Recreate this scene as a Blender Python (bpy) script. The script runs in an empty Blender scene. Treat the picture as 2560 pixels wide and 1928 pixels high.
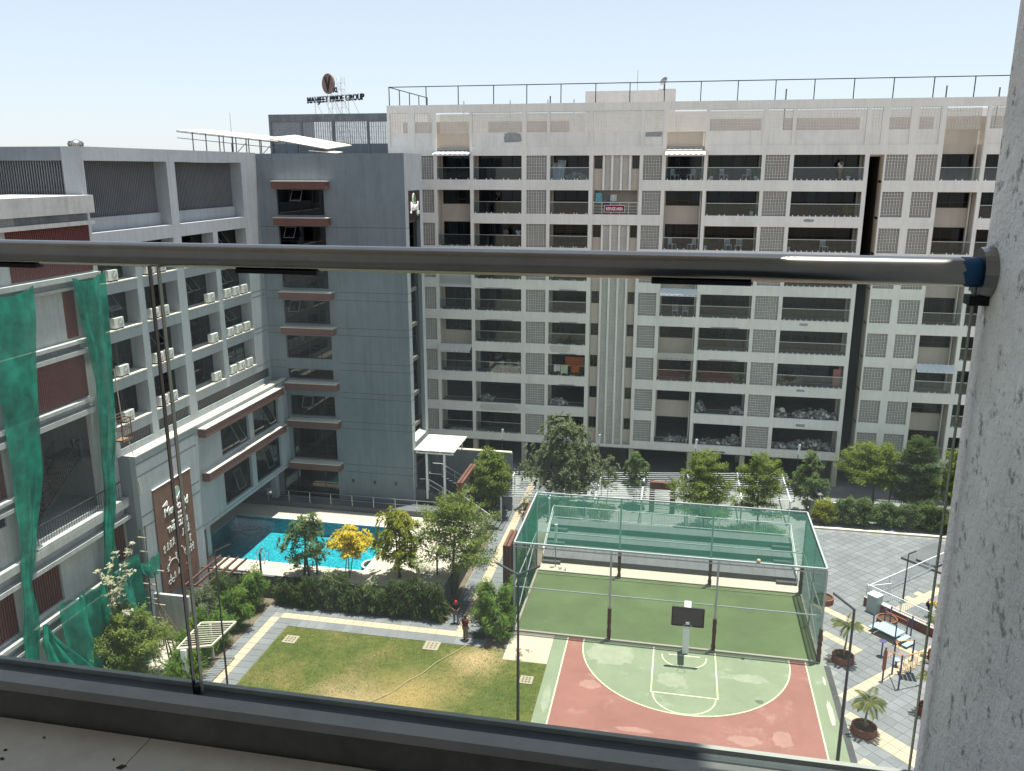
import bpy, math, random
from mathutils import Vector, Matrix
PI = math.pi
rad = math.radians
scene = bpy.context.scene
COL = scene.collection

# ------------------------------------------------------------------ camera
CAM = Vector((0.0, 0.0, 28.0))
PITCH, YAW, FPX = rad(14.4), rad(11.3), 2110.0
cam_data = bpy.data.cameras.new("camera")
cam_data.sensor_fit = 'HORIZONTAL'
cam_data.sensor_width = 36.0
cam_data.lens = 36.0 * FPX / 2560.0
cam_data.clip_start = 0.05
cam_data.clip_end = 6000.0
cam = bpy.data.objects.new("camera", cam_data)
COL.objects.link(cam)
c_right = Vector((math.cos(YAW), math.sin(YAW), 0))
c_fwd = Vector((-math.sin(YAW) * math.cos(PITCH), math.cos(YAW) * math.cos(PITCH), -math.sin(PITCH)))
c_up = c_right.cross(c_fwd)
cam.matrix_world = Matrix(((c_right.x, c_up.x, -c_fwd.x, CAM.x), (c_right.y, c_up.y, -c_fwd.y, CAM.y),
                           (c_right.z, c_up.z, -c_fwd.z, CAM.z), (0, 0, 0, 1)))
scene.camera = cam
scene.render.resolution_x, scene.render.resolution_y = 1024, 771

# ------------------------------------------------------------------ light
SUN = Vector((0.085, 0.075, 1.0)).normalized()
EXPOSURE = 1.36
world = bpy.data.worlds.new("World")
scene.world = world
world.use_nodes = True
wn = world.node_tree.nodes
wl_ = world.node_tree.links
for n in list(wn):
    wn.remove(n)
w_out = wn.new('ShaderNodeOutputWorld')
w_bg = wn.new('ShaderNodeBackground')
w_sky = wn.new('ShaderNodeTexSky')
w_sky.sky_type = 'NISHITA'
w_sky.sun_disc = False
w_sky.sun_elevation = math.asin(SUN.z)
w_sky.sun_rotation = math.atan2(SUN.x, SUN.y)
w_sky.altitude = 600
w_sky.air_density = 1.0
w_sky.dust_density = 0.9
w_sky.ozone_density = 1.0
w_bg.inputs['Strength'].default_value = 0.068
w_hs = wn.new('ShaderNodeHueSaturation')
w_hs.inputs['Saturation'].default_value = 0.7
wl_.new(w_sky.outputs['Color'], w_hs.inputs['Color'])
w_mx = wn.new('ShaderNodeMix')
w_mx.data_type = 'RGBA'
w_mx.inputs[0].default_value = 0.5
w_mx.inputs[7].default_value = (4.35, 4.85, 5.55, 1)      # even haze over the whole sky
wl_.new(w_hs.outputs['Color'], w_mx.inputs[6])
wl_.new(w_mx.outputs[2], w_bg.inputs['Color'])
wl_.new(w_bg.outputs['Background'], w_out.inputs['Surface'])
sun_data = bpy.data.lights.new("sun", 'SUN')
sun_data.energy = 4.0
sun_data.angle = rad(0.53)
sun_data.color = (1.0, 0.95, 0.87)
sun = bpy.data.objects.new("sun", sun_data)
COL.objects.link(sun)
sun.location = (20, 20, 80)
sun.rotation_euler = (-SUN).to_track_quat('-Z', 'Y').to_euler()
scene.view_settings.view_transform = 'Standard'
scene.view_settings.look = 'None'
scene.view_settings.gamma = 1.0
scene.view_settings.exposure = EXPOSURE
scene.view_settings.use_curve_mapping = False
scene.render.engine = 'CYCLES'
try:
    scene.cycles.max_bounces = 6
    scene.cycles.diffuse_bounces = 3
    scene.cycles.glossy_bounces = 3
    scene.cycles.transparent_max_bounces = 14
    scene.cycles.caustics_reflective = False
    scene.cycles.caustics_refractive = False
except Exception:
    pass

# ------------------------------------------------------------------ materials
MATS = {}


def _base(name):
    m = bpy.data.materials.new(name)
    m.use_nodes = True
    nt = m.node_tree
    for n in list(nt.nodes):
        nt.nodes.remove(n)
    out = nt.nodes.new('ShaderNodeOutputMaterial')
    MATS[name] = m
    return m, nt, out


def _noise(nt, vec, scale, detail=4.0, rough=0.6):
    n = nt.nodes.new('ShaderNodeTexNoise')
    n.inputs['Scale'].default_value = scale
    n.inputs['Detail'].default_value = detail
    n.inputs['Roughness'].default_value = rough
    nt.links.new(vec, n.inputs['Vector'])
    return n


def _ramp(nt, fac, stops):
    r = nt.nodes.new('ShaderNodeValToRGB')
    el = r.color_ramp.elements
    while len(el) < len(stops):
        el.new(0.5)
    for e, (p, c) in zip(el, stops):
        e.position = p
        e.color = (*c, 1) if len(c) == 3 else c
    nt.links.new(fac, r.inputs['Fac'])
    return r


def _mix(nt, fac, a, b, mode='MIX'):
    m = nt.nodes.new('ShaderNodeMix')
    m.data_type = 'RGBA'
    m.blend_type = mode
    for sock, v in ((m.inputs[0], fac), (m.inputs[6], a), (m.inputs[7], b)):
        if isinstance(v, (int, float)):
            sock.default_value = v
        elif isinstance(v, tuple):
            sock.default_value = (*v, 1)
        else:
            nt.links.new(v, sock)
    return m.outputs[2]


def _sc(c, k):
    return tuple(max(0.0, min(1.0, x * k)) for x in c)


def paint(name, col, rough=0.85, var=0.12, scale=0.7, streak=0.0, bump=0.0, bscale=8.0, metal=0.0, spots=None, spec=0.3, dirt=None):
    """plaster, paint, stone: two scales of noise, optional rain streaks and stains"""
    m, nt, out = _base(name)
    tc = nt.nodes.new('ShaderNodeTexCoord')
    geo = nt.nodes.new('ShaderNodeNewGeometry')
    pos = geo.outputs['Position']
    matte = rough >= 0.8 and metal == 0
    b = nt.nodes.new('ShaderNodeBsdfDiffuse' if matte else 'ShaderNodeBsdfPrincipled')
    if not matte:
        b.inputs['Roughness'].default_value = rough
        b.inputs['Metallic'].default_value = metal
        b.inputs['Specular IOR Level'].default_value = spec
    n1 = _noise(nt, pos, scale, 5.0, 0.65)
    r1 = _ramp(nt, n1.outputs['Fac'], [(0.28, _sc(col, 1 - var)), (0.72, _sc(col, 1 + var))])
    c = r1.outputs['Color']
    n2 = _noise(nt, pos, scale * 9, 3.0)
    r2 = _ramp(nt, n2.outputs['Fac'], [(0.3, (1 - var * 0.6,) * 3), (0.7, (1.0,) * 3)])
    c = _mix(nt, 1.0, c, r2.outputs['Color'], 'MULTIPLY')
    if streak > 0:
        mp = nt.nodes.new('ShaderNodeMapping')
        mp.inputs['Scale'].default_value = (3.0, 3.0, 0.16)
        nt.links.new(pos, mp.inputs['Vector'])
        n3 = _noise(nt, mp.outputs['Vector'], 1.0, 5.0, 0.7)
        r3 = _ramp(nt, n3.outputs['Fac'], [(0.45, (1, 1, 1)), (0.75, (1 - streak,) * 3)])
        c = _mix(nt, 1.0, c, r3.outputs['Color'], 'MULTIPLY')
    if spots is not None:
        n4 = _noise(nt, pos, spots[1], 5.0, 0.7)
        r4 = _ramp(nt, n4.outputs['Fac'], [(spots[2], (0, 0, 0)), (spots[2] + spots[3], (1, 1, 1))])
        c = _mix(nt, r4.outputs['Color'], c, spots[0])
    nt.links.new(c, b.inputs['Color' if matte else 'Base Color'])
    if bump > 0:
        nb = _noise(nt, pos, bscale, 5.0, 0.7)
        bp = nt.nodes.new('ShaderNodeBump')
        bp.inputs['Strength'].default_value = bump
        bp.inputs['Distance'].default_value = 0.03
        nt.links.new(nb.outputs['Fac'], bp.inputs['Height'])
        nt.links.new(bp.outputs['Normal'], b.inputs['Normal'])
    nt.links.new(b.outputs['BSDF'], out.inputs['Surface'])
    return m


def glassy(name, tint, gloss_rough=0.02, ior=1.5, dust=0.0, dust_col=(0.8, 0.8, 0.78), extra=0.0):
    """clear or tinted pane: straight-through transparency, Fresnel gloss and a film of dust"""
    m, nt, out = _base(name)
    tr = nt.nodes.new('ShaderNodeBsdfTransparent')
    tr.inputs['Color'].default_value = (*tint, 1)
    gl = nt.nodes.new('ShaderNodeBsdfGlossy')
    gl.inputs['Roughness'].default_value = gloss_rough
    fr = nt.nodes.new('ShaderNodeFresnel')
    fr.inputs['IOR'].default_value = ior
    mx = nt.nodes.new('ShaderNodeMixShader')
    ad = nt.nodes.new('ShaderNodeMath')
    ad.operation = 'ADD'
    ad.use_clamp = True
    ad.inputs[1].default_value = extra
    nt.links.new(fr.outputs['Fac'], ad.inputs[0])
    # the far side of a slab adds no second (total internal) reflection
    gb = nt.nodes.new('ShaderNodeNewGeometry')
    inv = nt.nodes.new('ShaderNodeMath')
    inv.operation = 'SUBTRACT'
    inv.inputs[0].default_value = 1.0
    nt.links.new(gb.outputs['Backfacing'], inv.inputs[1])
    mu = nt.nodes.new('ShaderNodeMath')
    mu.operation = 'MULTIPLY'
    nt.links.new(ad.outputs[0], mu.inputs[0])
    nt.links.new(inv.outputs[0], mu.inputs[1])
    nt.links.new(mu.outputs[0], mx.inputs['Fac'])
    nt.links.new(tr.outputs['BSDF'], mx.inputs[1])
    nt.links.new(gl.outputs['BSDF'], mx.inputs[2])
    sh = mx.outputs['Shader']
    if dust > 0:
        geo = nt.nodes.new('ShaderNodeNewGeometry')
        mp = nt.nodes.new('ShaderNodeMapping')
        mp.inputs['Scale'].default_value = (5, 5, 1.2)
        nt.links.new(geo.outputs['Position'], mp.inputs['Vector'])
        n = _noise(nt, mp.outputs['Vector'], 1.3, 6.0, 0.7)
        r = _ramp(nt, n.outputs['Fac'], [(0.3, (dust * 0.5,) * 3), (0.75, (dust * 1.7,) * 3)])
        df = nt.nodes.new('ShaderNodeBsdfTranslucent')
        df.inputs['Color'].default_value = (*dust_col, 1)
        m2 = nt.nodes.new('ShaderNodeMixShader')
        nt.links.new(r.outputs['Color'], m2.inputs['Fac'])
        nt.links.new(sh, m2.inputs[1])
        nt.links.new(df.outputs['BSDF'], m2.inputs[2])
        sh = m2.outputs['Shader']
    nt.links.new(sh, out.inputs['Surface'])
    return m


def leafy(name, c0, c1, trans=0.35, scale=1.6, rough=0.55):
    m, nt, out = _base(name)
    geo = nt.nodes.new('ShaderNodeNewGeometry')
    n = _noise(nt, geo.outputs['Position'], scale, 3.0, 0.6)
    wn_ = nt.nodes.new('ShaderNodeTexWhiteNoise')
    sn = nt.nodes.new('ShaderNodeVectorMath')
    sn.operation = 'SNAP'
    sn.inputs[1].default_value = (0.22, 0.22, 0.22)
    nt.links.new(geo.outputs['Position'], sn.inputs[0])
    nt.links.new(sn.outputs[0], wn_.inputs['Vector'])
    ad = nt.nodes.new('ShaderNodeMath')
    ad.operation = 'MULTIPLY_ADD'
    ad.inputs[1].default_value = 0.38
    nt.links.new(wn_.outputs['Value'], ad.inputs[0])
    nt.links.new(n.outputs['Fac'], ad.inputs[2])
    r = _ramp(nt, ad.outputs[0], [(0.42, c0), (0.9, c1)])
    d = nt.nodes.new('ShaderNodeBsdfDiffuse')
    nt.links.new(r.outputs['Color'], d.inputs['Color'])
    t = nt.nodes.new('ShaderNodeBsdfTranslucent')
    tcol = _mix(nt, 1.0, r.outputs['Color'], (1.0, 1.0, 0.55), 'MULTIPLY')
    nt.links.new(tcol, t.inputs['Color'])
    mx = nt.nodes.new('ShaderNodeMixShader')
    mx.inputs['Fac'].default_value = trans
    nt.links.new(d.outputs['BSDF'], mx.inputs[1])
    nt.links.new(t.outputs['BSDF'], mx.inputs[2])
    nt.links.new(mx.outputs['Shader'], out.inputs['Surface'])
    return m


def cloth(name, col, alpha=1.0, trans=0.3, scale=3.0, var=0.25):
    m, nt, out = _base(name)
    geo = nt.nodes.new('ShaderNodeNewGeometry')
    n = _noise(nt, geo.outputs['Position'], scale, 4.0)
    r = _ramp(nt, n.outputs['Fac'], [(0.3, _sc(col, 1 - var)), (0.7, _sc(col, 1 + var))])
    d = nt.nodes.new('ShaderNodeBsdfDiffuse')
    t = nt.nodes.new('ShaderNodeBsdfTranslucent')
    nt.links.new(r.outputs['Color'], d.inputs['Color'])
    nt.links.new(r.outputs['Color'], t.inputs['Color'])
    mx = nt.nodes.new('ShaderNodeMixShader')
    mx.inputs['Fac'].default_value = trans
    nt.links.new(d.outputs['BSDF'], mx.inputs[1])
    nt.links.new(t.outputs['BSDF'], mx.inputs[2])
    sh = mx.outputs['Shader']
    if alpha < 1:
        tr = nt.nodes.new('ShaderNodeBsdfTransparent')
        m2 = nt.nodes.new('ShaderNodeMixShader')
        m2.inputs['Fac'].default_value = alpha
        nt.links.new(tr.outputs['BSDF'], m2.inputs[1])
        nt.links.new(sh, m2.inputs[2])
        sh = m2.outputs['Shader']
    nt.links.new(sh, out.inputs['Surface'])
    return m


# ------------------------------------------------------------------ mesh helpers
class MB:
    def __init__(self):
        self.v, self.f, self.mi = [], [], []
        self.cur = 0

    def quad(self, a, b, c, d):
        i = len(self.v)
        self.v += [tuple(a), tuple(b), tuple(c), tuple(d)]
        self.f.append((i, i + 1, i + 2, i + 3))
        self.mi.append(self.cur)

    def tri(self, a, b, c):
        i = len(self.v)
        self.v += [tuple(a), tuple(b), tuple(c)]
        self.f.append((i, i + 1, i + 2))
        self.mi.append(self.cur)

    def hexa(self, p):
        i = len(self.v)
        self.v += [tuple(q) for q in p]
        for a in ((0, 3, 2, 1), (4, 5, 6, 7), (0, 1, 5, 4), (1, 2, 6, 5), (2, 3, 7, 6), (3, 0, 4, 7)):
            self.f.append(tuple(i + k for k in a))
            self.mi.append(self.cur)
        return self

    def box(self, x0, x1, y0, y1, z0, z1):
        return self.hexa([(x0, y0, z0), (x1, y0, z0), (x1, y1, z0), (x0, y1, z0), (x0, y0, z1), (x1, y0, z1), (x1, y1, z1), (x0, y1, z1)])

    def obox(self, c, ax, ay, az):
        c, ax, ay, az = Vector(c), Vector(ax), Vector(ay), Vector(az)
        return self.hexa([c - ax - ay - az, c + ax - ay - az, c + ax + ay - az, c - ax + ay - az,
                          c - ax - ay + az, c + ax - ay + az, c + ax + ay + az, c - ax + ay + az])

    def bar(self, p0, p1, w, h=None, up=(0, 0, 1)):
        p0, p1 = Vector(p0), Vector(p1)
        h = w if h is None else h
        d = p1 - p0
        L = d.length
        if L < 1e-6:
            return self
        d /= L
        up = Vector(up)
        if abs(d.dot(up)) > 0.98:
            up = Vector((1, 0, 0))
        s = d.cross(up).normalized()
        u = s.cross(d)
        return self.obox((p0 + p1) / 2, d * (L / 2), s * (w / 2), u * (h / 2))

    def tube(self, p0, p1, r0, r1=None, n=8, caps=True):
        r1 = r0 if r1 is None else r1
        p0, p1 = Vector(p0), Vector(p1)
        d = p1 - p0
        if d.length < 1e-6:
            return self
        d.normalize()
        up = Vector((0, 0, 1)) if abs(d.z) < 0.95 else Vector((1, 0, 0))
        s = d.cross(up).normalized()
        u = s.cross(d)
        i = len(self.v)
        for p, r in ((p0, r0), (p1, r1)):
            for k in range(n):
                a = 2 * PI * k / n
                self.v.append(tuple(p + s * (r * math.cos(a)) + u * (r * math.sin(a))))
        for k in range(n):
            k2 = (k + 1) % n
            self.f.append((i + k, i + k2, i + n + k2, i + n + k))
            self.mi.append(self.cur)
        if caps:
            self.f.append(tuple(i + k for k in range(n - 1, -1, -1)))
            self.mi.append(self.cur)
            self.f.append(tuple(i + n + k for k in range(n)))
            self.mi.append(self.cur)
        return self

    def path(self, pts, r, n=6):
        pts = [Vector(p) for p in pts]
        i0 = len(self.v)
        rr = r if isinstance(r, (list, tuple)) else [r] * len(pts)
        for j, p in enumerate(pts):
            d = (pts[min(j + 1, len(pts) - 1)] - pts[max(j - 1, 0)])
            d = d.normalized() if d.length > 1e-9 else Vector((0, 0, 1))
            up = Vector((0, 0, 1)) if abs(d.z) < 0.95 else Vector((1, 0, 0))
            s = d.cross(up).normalized()
            u = s.cross(d)
            for k in range(n):
                a = 2 * PI * k / n
                self.v.append(tuple(p + s * (rr[j] * math.cos(a)) + u * (rr[j] * math.sin(a))))
        for j in range(len(pts) - 1):
            for k in range(n):
                k2 = (k + 1) % n
                a = i0 + j * n
                self.f.append((a + k, a + k2, a + n + k2, a + n + k))
                self.mi.append(self.cur)
        self.f.append(tuple(i0 + k for k in range(n - 1, -1, -1)))
        self.mi.append(self.cur)
        e = i0 + (len(pts) - 1) * n
        self.f.append(tuple(e + k for k in range(n)))
        self.mi.append(self.cur)
        return self

    def lathe(self, prof, c=(0, 0, 0), n=16, sx=1.0, sy=1.0):
        """prof: (radius, z) from bottom to top round a vertical axis"""
        i0 = len(self.v)
        for r, z in prof:
            for k in range(n):
                a = 2 * PI * k / n
                self.v.append((c[0] + r * sx * math.cos(a), c[1] + r * sy * math.sin(a), c[2] + z))
        for j in range(len(prof) - 1):
            for k in range(n):
                k2 = (k + 1) % n
                a = i0 + j * n
                self.f.append((a + k, a + k2, a + n + k2, a + n + k))
                self.mi.append(self.cur)
        return self

    def disc(self, c, r, n=20, z=None, sx=1.0, sy=1.0):
        i = len(self.v)
        for k in range(n):
            a = 2 * PI * k / n
            self.v.append((c[0] + r * sx * math.cos(a), c[1] + r * sy * math.sin(a), c[2]))
        self.f.append(tuple(range(i, i + n)))
        self.mi.append(self.cur)
        return self

    def sphere(self, c, rx, ry=None, rz=None, n=10, m=7):
        ry = rx if ry is None else ry
        rz = rx if rz is None else rz
        prof = []
        i0 = len(self.v)
        for j in range(m + 1):
            t = -PI / 2 + PI * j / m
            for k in range(n):
                a = 2 * PI * k / n
                self.v.append((c[0] + rx * math.cos(t) * math.cos(a), c[1] + ry * math.cos(t) * math.sin(a), c[2] + rz * math.sin(t)))
        for j in range(m):
            for k in range(n):
                k2 = (k + 1) % n
                a = i0 + j * n
                self.f.append((a + k, a + k2, a + n + k2, a + n + k))
                self.mi.append(self.cur)
        return self

    def prism(self, pts, z0, z1):
        """plan polygon (ccw) extruded from z0 to z1"""
        n = len(pts)
        i = len(self.v)
        self.v += [(p[0], p[1], z0) for p in pts] + [(p[0], p[1], z1) for p in pts]
        self.f.append(tuple(i + k for k in range(n - 1, -1, -1)))
        self.f.append(tuple(i + n + k for k in range(n)))
        self.mi += [self.cur, self.cur]
        for k in range(n):
            k2 = (k + 1) % n
            self.f.append((i + k, i + k2, i + n + k2, i + n + k))
            self.mi.append(self.cur)
        return self

    def mesh(self, name, mats):
        me = bpy.data.meshes.new(name)
        me.from_pydata(self.v, [], self.f)
        for m in mats:
            me.materials.append(MATS[m])
        if len(mats) > 1:
            me.polygons.foreach_set('material_index', self.mi)
        me.update()
        return me

    def build(self, name, mat, parent=None, smooth=False, local=False):
        mats = mat if isinstance(mat, (list, tuple)) else [mat]
        if parent is not None and not local:
            o = wloc(parent)
            if o.length > 0:
                self.v = [(a - o.x, b - o.y, c - o.z) for a, b, c in self.v]
        me = self.mesh(name, mats)
        if smooth:
            me.polygons.foreach_set('use_smooth', [True] * len(me.polygons))
        return link(name, me, parent)


def build_each(mb, name, mat, parent):
    """one object for every box (8 vertices) collected in mb"""
    out_ = []
    for k in range(0, len(mb.v), 8):
        b = MB()
        b.hexa(mb.v[k:k + 8])
        out_.append(b.build(name, mat, parent))
    return out_


def wloc(o):
    p = Vector((0, 0, 0))
    while o is not None:
        p += o.location
        o = o.parent
    return p


def link(name, data, parent=None, loc=None):
    o = bpy.data.objects.new(name, data)
    COL.objects.link(o)
    if parent is not None:
        o.parent = parent
    if loc is not None:
        o.location = loc
    return o


def tag(o, label=None, cat=None, group=None, kind=None):
    if label:
        o['label'] = label
    if cat:
        o['category'] = cat
    if group:
        o['group'] = group
    if kind:
        o['kind'] = kind
    return o


def thing(name, label, cat, loc=(0, 0, 0), rz=0.0, group=None):
    o = bpy.data.objects.new(name, None)
    o.empty_display_size = 0.3
    COL.objects.link(o)
    o.location = loc
    o.rotation_euler = (0, 0, rz)
    return tag(o, label, cat, group)


def dup(root, loc, rz=0.0, label=None, group=None, scale=None):
    r = root.copy()
    COL.objects.link(r)
    r.location = loc
    r.rotation_euler = (0, 0, rz)
    if scale:
        r.scale = scale
    if label:
        r['label'] = label
    if group:
        r['group'] = group
    for ch in list(root.children):
        c = ch.copy()
        COL.objects.link(c)
        c.parent = r
        for g in list(ch.children):
            d = g.copy()
            COL.objects.link(d)
            d.parent = c
    return r


def struct(mb, name, mat, parent=None):
    o = mb.build(name, mat, parent)
    if parent is None:
        o['kind'] = 'structure'
    return o


def FY(y):
    """local (u, v, depth) on a wall facing -Y at y"""
    return lambda u, v, d: (u, y + d, v)


def FX(x):
    """local (u, v, depth) on a wall facing +X at x"""
    return lambda u, v, d: (x - d, u, v)


def fbox(mb, fr, u0, u1, v0, v1, d0, d1):
    mb.hexa([fr(u0, v0, d0), fr(u1, v0, d0), fr(u1, v0, d1), fr(u0, v0, d1), fr(u0, v1, d0), fr(u1, v1, d0), fr(u1, v1, d1), fr(u0, v1, d1)])


def wall(mb, fr, u0, u1, v0, v1, d0, d1, holes):
    us = sorted({u0, u1} | {min(max(h[k], u0), u1) for h in holes for k in (0, 1)})
    vs = sorted({v0, v1} | {min(max(h[k], v0), v1) for h in holes for k in (2, 3)})
    nu, nv = len(us) - 1, len(vs) - 1

    def solid(i, j):
        if i < 0 or j < 0 or i >= nu or j >= nv:
            return False
        u, v = (us[i] + us[i + 1]) / 2, (vs[j] + vs[j + 1]) / 2
        return not any(h[0] < u < h[1] and h[2] < v < h[3] for h in holes)
    S = [[solid(i, j) for j in range(nv)] for i in range(nu)]
    g = lambda i, j: 0 <= i < nu and 0 <= j < nv and S[i][j]
    for i in range(nu):
        for j in range(nv):
            if not S[i][j]:
                continue
            a, b, c, d = us[i], us[i + 1], vs[j], vs[j + 1]
            mb.quad(fr(a, c, d0), fr(b, c, d0), fr(b, d, d0), fr(a, d, d0))
            mb.quad(fr(a, c, d1), fr(a, d, d1), fr(b, d, d1), fr(b, c, d1))
            if not g(i - 1, j):
                mb.quad(fr(a, c, d0), fr(a, d, d0), fr(a, d, d1), fr(a, c, d1))
            if not g(i + 1, j):
                mb.quad(fr(b, c, d0), fr(b, c, d1), fr(b, d, d1), fr(b, d, d0))
            if not g(i, j - 1):
                mb.quad(fr(a, c, d0), fr(a, c, d1), fr(b, c, d1), fr(b, c, d0))
            if not g(i, j + 1):
                mb.quad(fr(a, d, d0), fr(b, d, d0), fr(b, d, d1), fr(a, d, d1))


def text_mesh(name, body, size, depth, mat, bold=0.0, shear=0.0):
    cu = bpy.data.curves.new(name, 'FONT')
    cu.body = body
    cu.size = size
    cu.extrude = depth
    cu.offset = bold
    cu.shear = shear
    cu.align_x = 'CENTER'
    cu.resolution_u = 3
    ob = bpy.data.objects.new(name + "_curve", cu)
    COL.objects.link(ob)
    dg = bpy.context.evaluated_depsgraph_get()
    me = bpy.data.meshes.new_from_object(ob.evaluated_get(dg))
    bpy.data.objects.remove(ob)
    me.name = name
    me.materials.clear()
    me.materials.append(MATS[mat])
    return me


def text_obj(name, body, size, depth, mat, parent, loc, u, v, sx=1.0, bold=0.0, shear=0.0):
    """lettering with baseline direction u and upright direction v, loc relative to the parent"""
    me = text_mesh(name, body, size, depth, mat, bold, shear)
    o = link(name, me, parent)
    u, v = Vector(u).normalized(), Vector(v).normalized()
    w = u.cross(v)
    o.matrix_local = Matrix(((u.x * sx, v.x, w.x, loc[0]), (u.y * sx, v.y, w.y, loc[1]), (u.z * sx, v.z, w.z, loc[2]), (0, 0, 0, 1)))
    return o

# ------------------------------------------------------------------ palette
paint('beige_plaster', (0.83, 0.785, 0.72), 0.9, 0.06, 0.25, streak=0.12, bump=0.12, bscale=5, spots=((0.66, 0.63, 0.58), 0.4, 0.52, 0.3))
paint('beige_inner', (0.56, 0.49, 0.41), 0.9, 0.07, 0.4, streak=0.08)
paint('jali_block', (0.70, 0.66, 0.60), 0.9, 0.08, 0.8)
paint('bare_concrete', (0.30, 0.30, 0.29), 0.95, 0.2, 1.1, bump=0.2)
paint('room_shade', (0.10, 0.095, 0.09), 0.95, 0.2, 0.6)  # near-black walls carry the shade inside the rooms in their colour
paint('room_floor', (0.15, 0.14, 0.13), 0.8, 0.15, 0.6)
paint('slate_paint', (0.205, 0.235, 0.255), 0.85, 0.11, 0.22, streak=0.2, bump=0.18, bscale=3)
paint('slate_lit', (0.36, 0.385, 0.40), 0.88, 0.10, 0.3, streak=0.18, bump=0.35, bscale=4)  # lit copy of slate_paint for the faces turned to the sun
paint('grey_plaster', (0.42, 0.425, 0.415), 0.9, 0.14, 0.5, streak=0.22, bump=0.25, bscale=4)
paint('cement_patch', (0.36, 0.365, 0.36), 0.95, 0.18, 1.5, streak=0.2)
paint('jali_grey', (0.34, 0.36, 0.375), 0.9, 0.12, 0.8)
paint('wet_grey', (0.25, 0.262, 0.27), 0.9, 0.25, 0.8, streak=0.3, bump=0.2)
paint('groove', (0.045, 0.05, 0.055), 0.9, 0.1)
paint('brown_fascia', (0.165, 0.080, 0.068), 0.7, 0.10, 0.5, streak=0.12)
paint('red_sheet', (0.150, 0.052, 0.048), 0.55, 0.08, 0.6, streak=0.12)
paint('white_slab', (0.60, 0.56, 0.49), 0.85, 0.08, 0.5, streak=0.0, bump=0.15)
paint('white_metal', (0.72, 0.73, 0.73), 0.45, 0.04, 0.6)
paint('ac_white', (0.70, 0.69, 0.64), 0.5, 0.05, 0.8)
paint('dark_frame', (0.018, 0.018, 0.020), 0.45, 0.1)
paint('brown_frame', (0.055, 0.042, 0.035), 0.5, 0.1)
paint('steel', (0.55, 0.56, 0.57), 0.28, 0.04, 1.0, metal=1.0)
paint('grey_metal', (0.17, 0.175, 0.18), 0.5, 0.08, 1.0, metal=0.3)
paint('dark_metal', (0.05, 0.052, 0.055), 0.5, 0.1, 1.0, metal=0.3)
paint('louvre', (0.115, 0.108, 0.11), 0.6, 0.12, 0.6)
paint('louvre_grey', (0.20, 0.205, 0.215), 0.6, 0.12, 0.6)
paint('clamp', (0.85, 0.85, 0.84), 0.4, 0.02)
paint('rubble', (0.26, 0.25, 0.24), 0.95, 0.35, 2.0)
paint('curtain_pale', (0.42, 0.42, 0.40), 0.9, 0.15, 1.2)
paint('curtain_grey', (0.19, 0.19, 0.19), 0.9, 0.15, 1.2)
glassy('window_glass', (0.20, 0.235, 0.26), 0.01, 1.42, extra=0.0)
glassy('dark_glass', (0.05, 0.068, 0.08), 0.01, 1.48, extra=0.02)
glassy('rail_glass', (0.60, 0.70, 0.72), 0.01, 1.5, extra=0.04, dust=0.05, dust_col=(0.40, 0.47, 0.50))

# ------------------------------------------------------------------ breeze-block screens
JALI = {}


def jali_mesh(w, h, mat='jali_block'):
    key = (round(w, 2), round(h, 2), mat)
    if key in JALI:
        return JALI[key]
    mb = MB()
    nx, nz = max(2, round(w / 0.225)), max(2, round(h / 0.218))
    px, pz = w / nx, h / nz
    t = 0.046
    for i in range(nx + 1):
        x = i * px
        mb.box(max(0, x - t / 2), min(w, x + t / 2), 0, 0.09, 0, h)
    for j in range(nz + 1):
        z = j * pz
        for i in range(nx):
            mb.box(i * px + t / 2 + 0.0005, (i + 1) * px - t / 2 - 0.0005, 0.002, 0.088, max(0, z - t / 2), min(h, z + t / 2))
    s = 0.037
    for i in range(nx):
        for j in range(nz):
            cx, cz = (i + 0.5) * px, (j + 0.5) * pz
            mb.quad((cx - s, 0.03, cz - s), (cx + s, 0.03, cz - s), (cx + s, 0.03, cz + s), (cx - s, 0.03, cz + s))
            mb.quad((cx - s, 0.03, cz + s), (cx + s, 0.03, cz + s), (cx + s, 0.088, cz + s), (cx - s, 0.088, cz + s))
            mb.quad((cx - s, 0.03, cz - s), (cx - s, 0.03, cz + s), (cx - s, 0.088, cz + s), (cx - s, 0.088, cz - s))
            mb.quad((cx + s, 0.03, cz + s), (cx + s, 0.03, cz - s), (cx + s, 0.088, cz - s), (cx + s, 0.088, cz + s))
    me = mb.mesh('breeze_block_screen', [mat])
    JALI[key] = me
    return me


def jali(parent, x0, x1, z0, z1, y, mat='jali_block'):
    w, h = x1 - x0, z1 - z0
    o = link('breeze_block_screen', jali_mesh(w, h, mat), parent, Vector((x0, y, z0)) - wloc(parent))
    o['kind'] = 'stuff'
    return o


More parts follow.
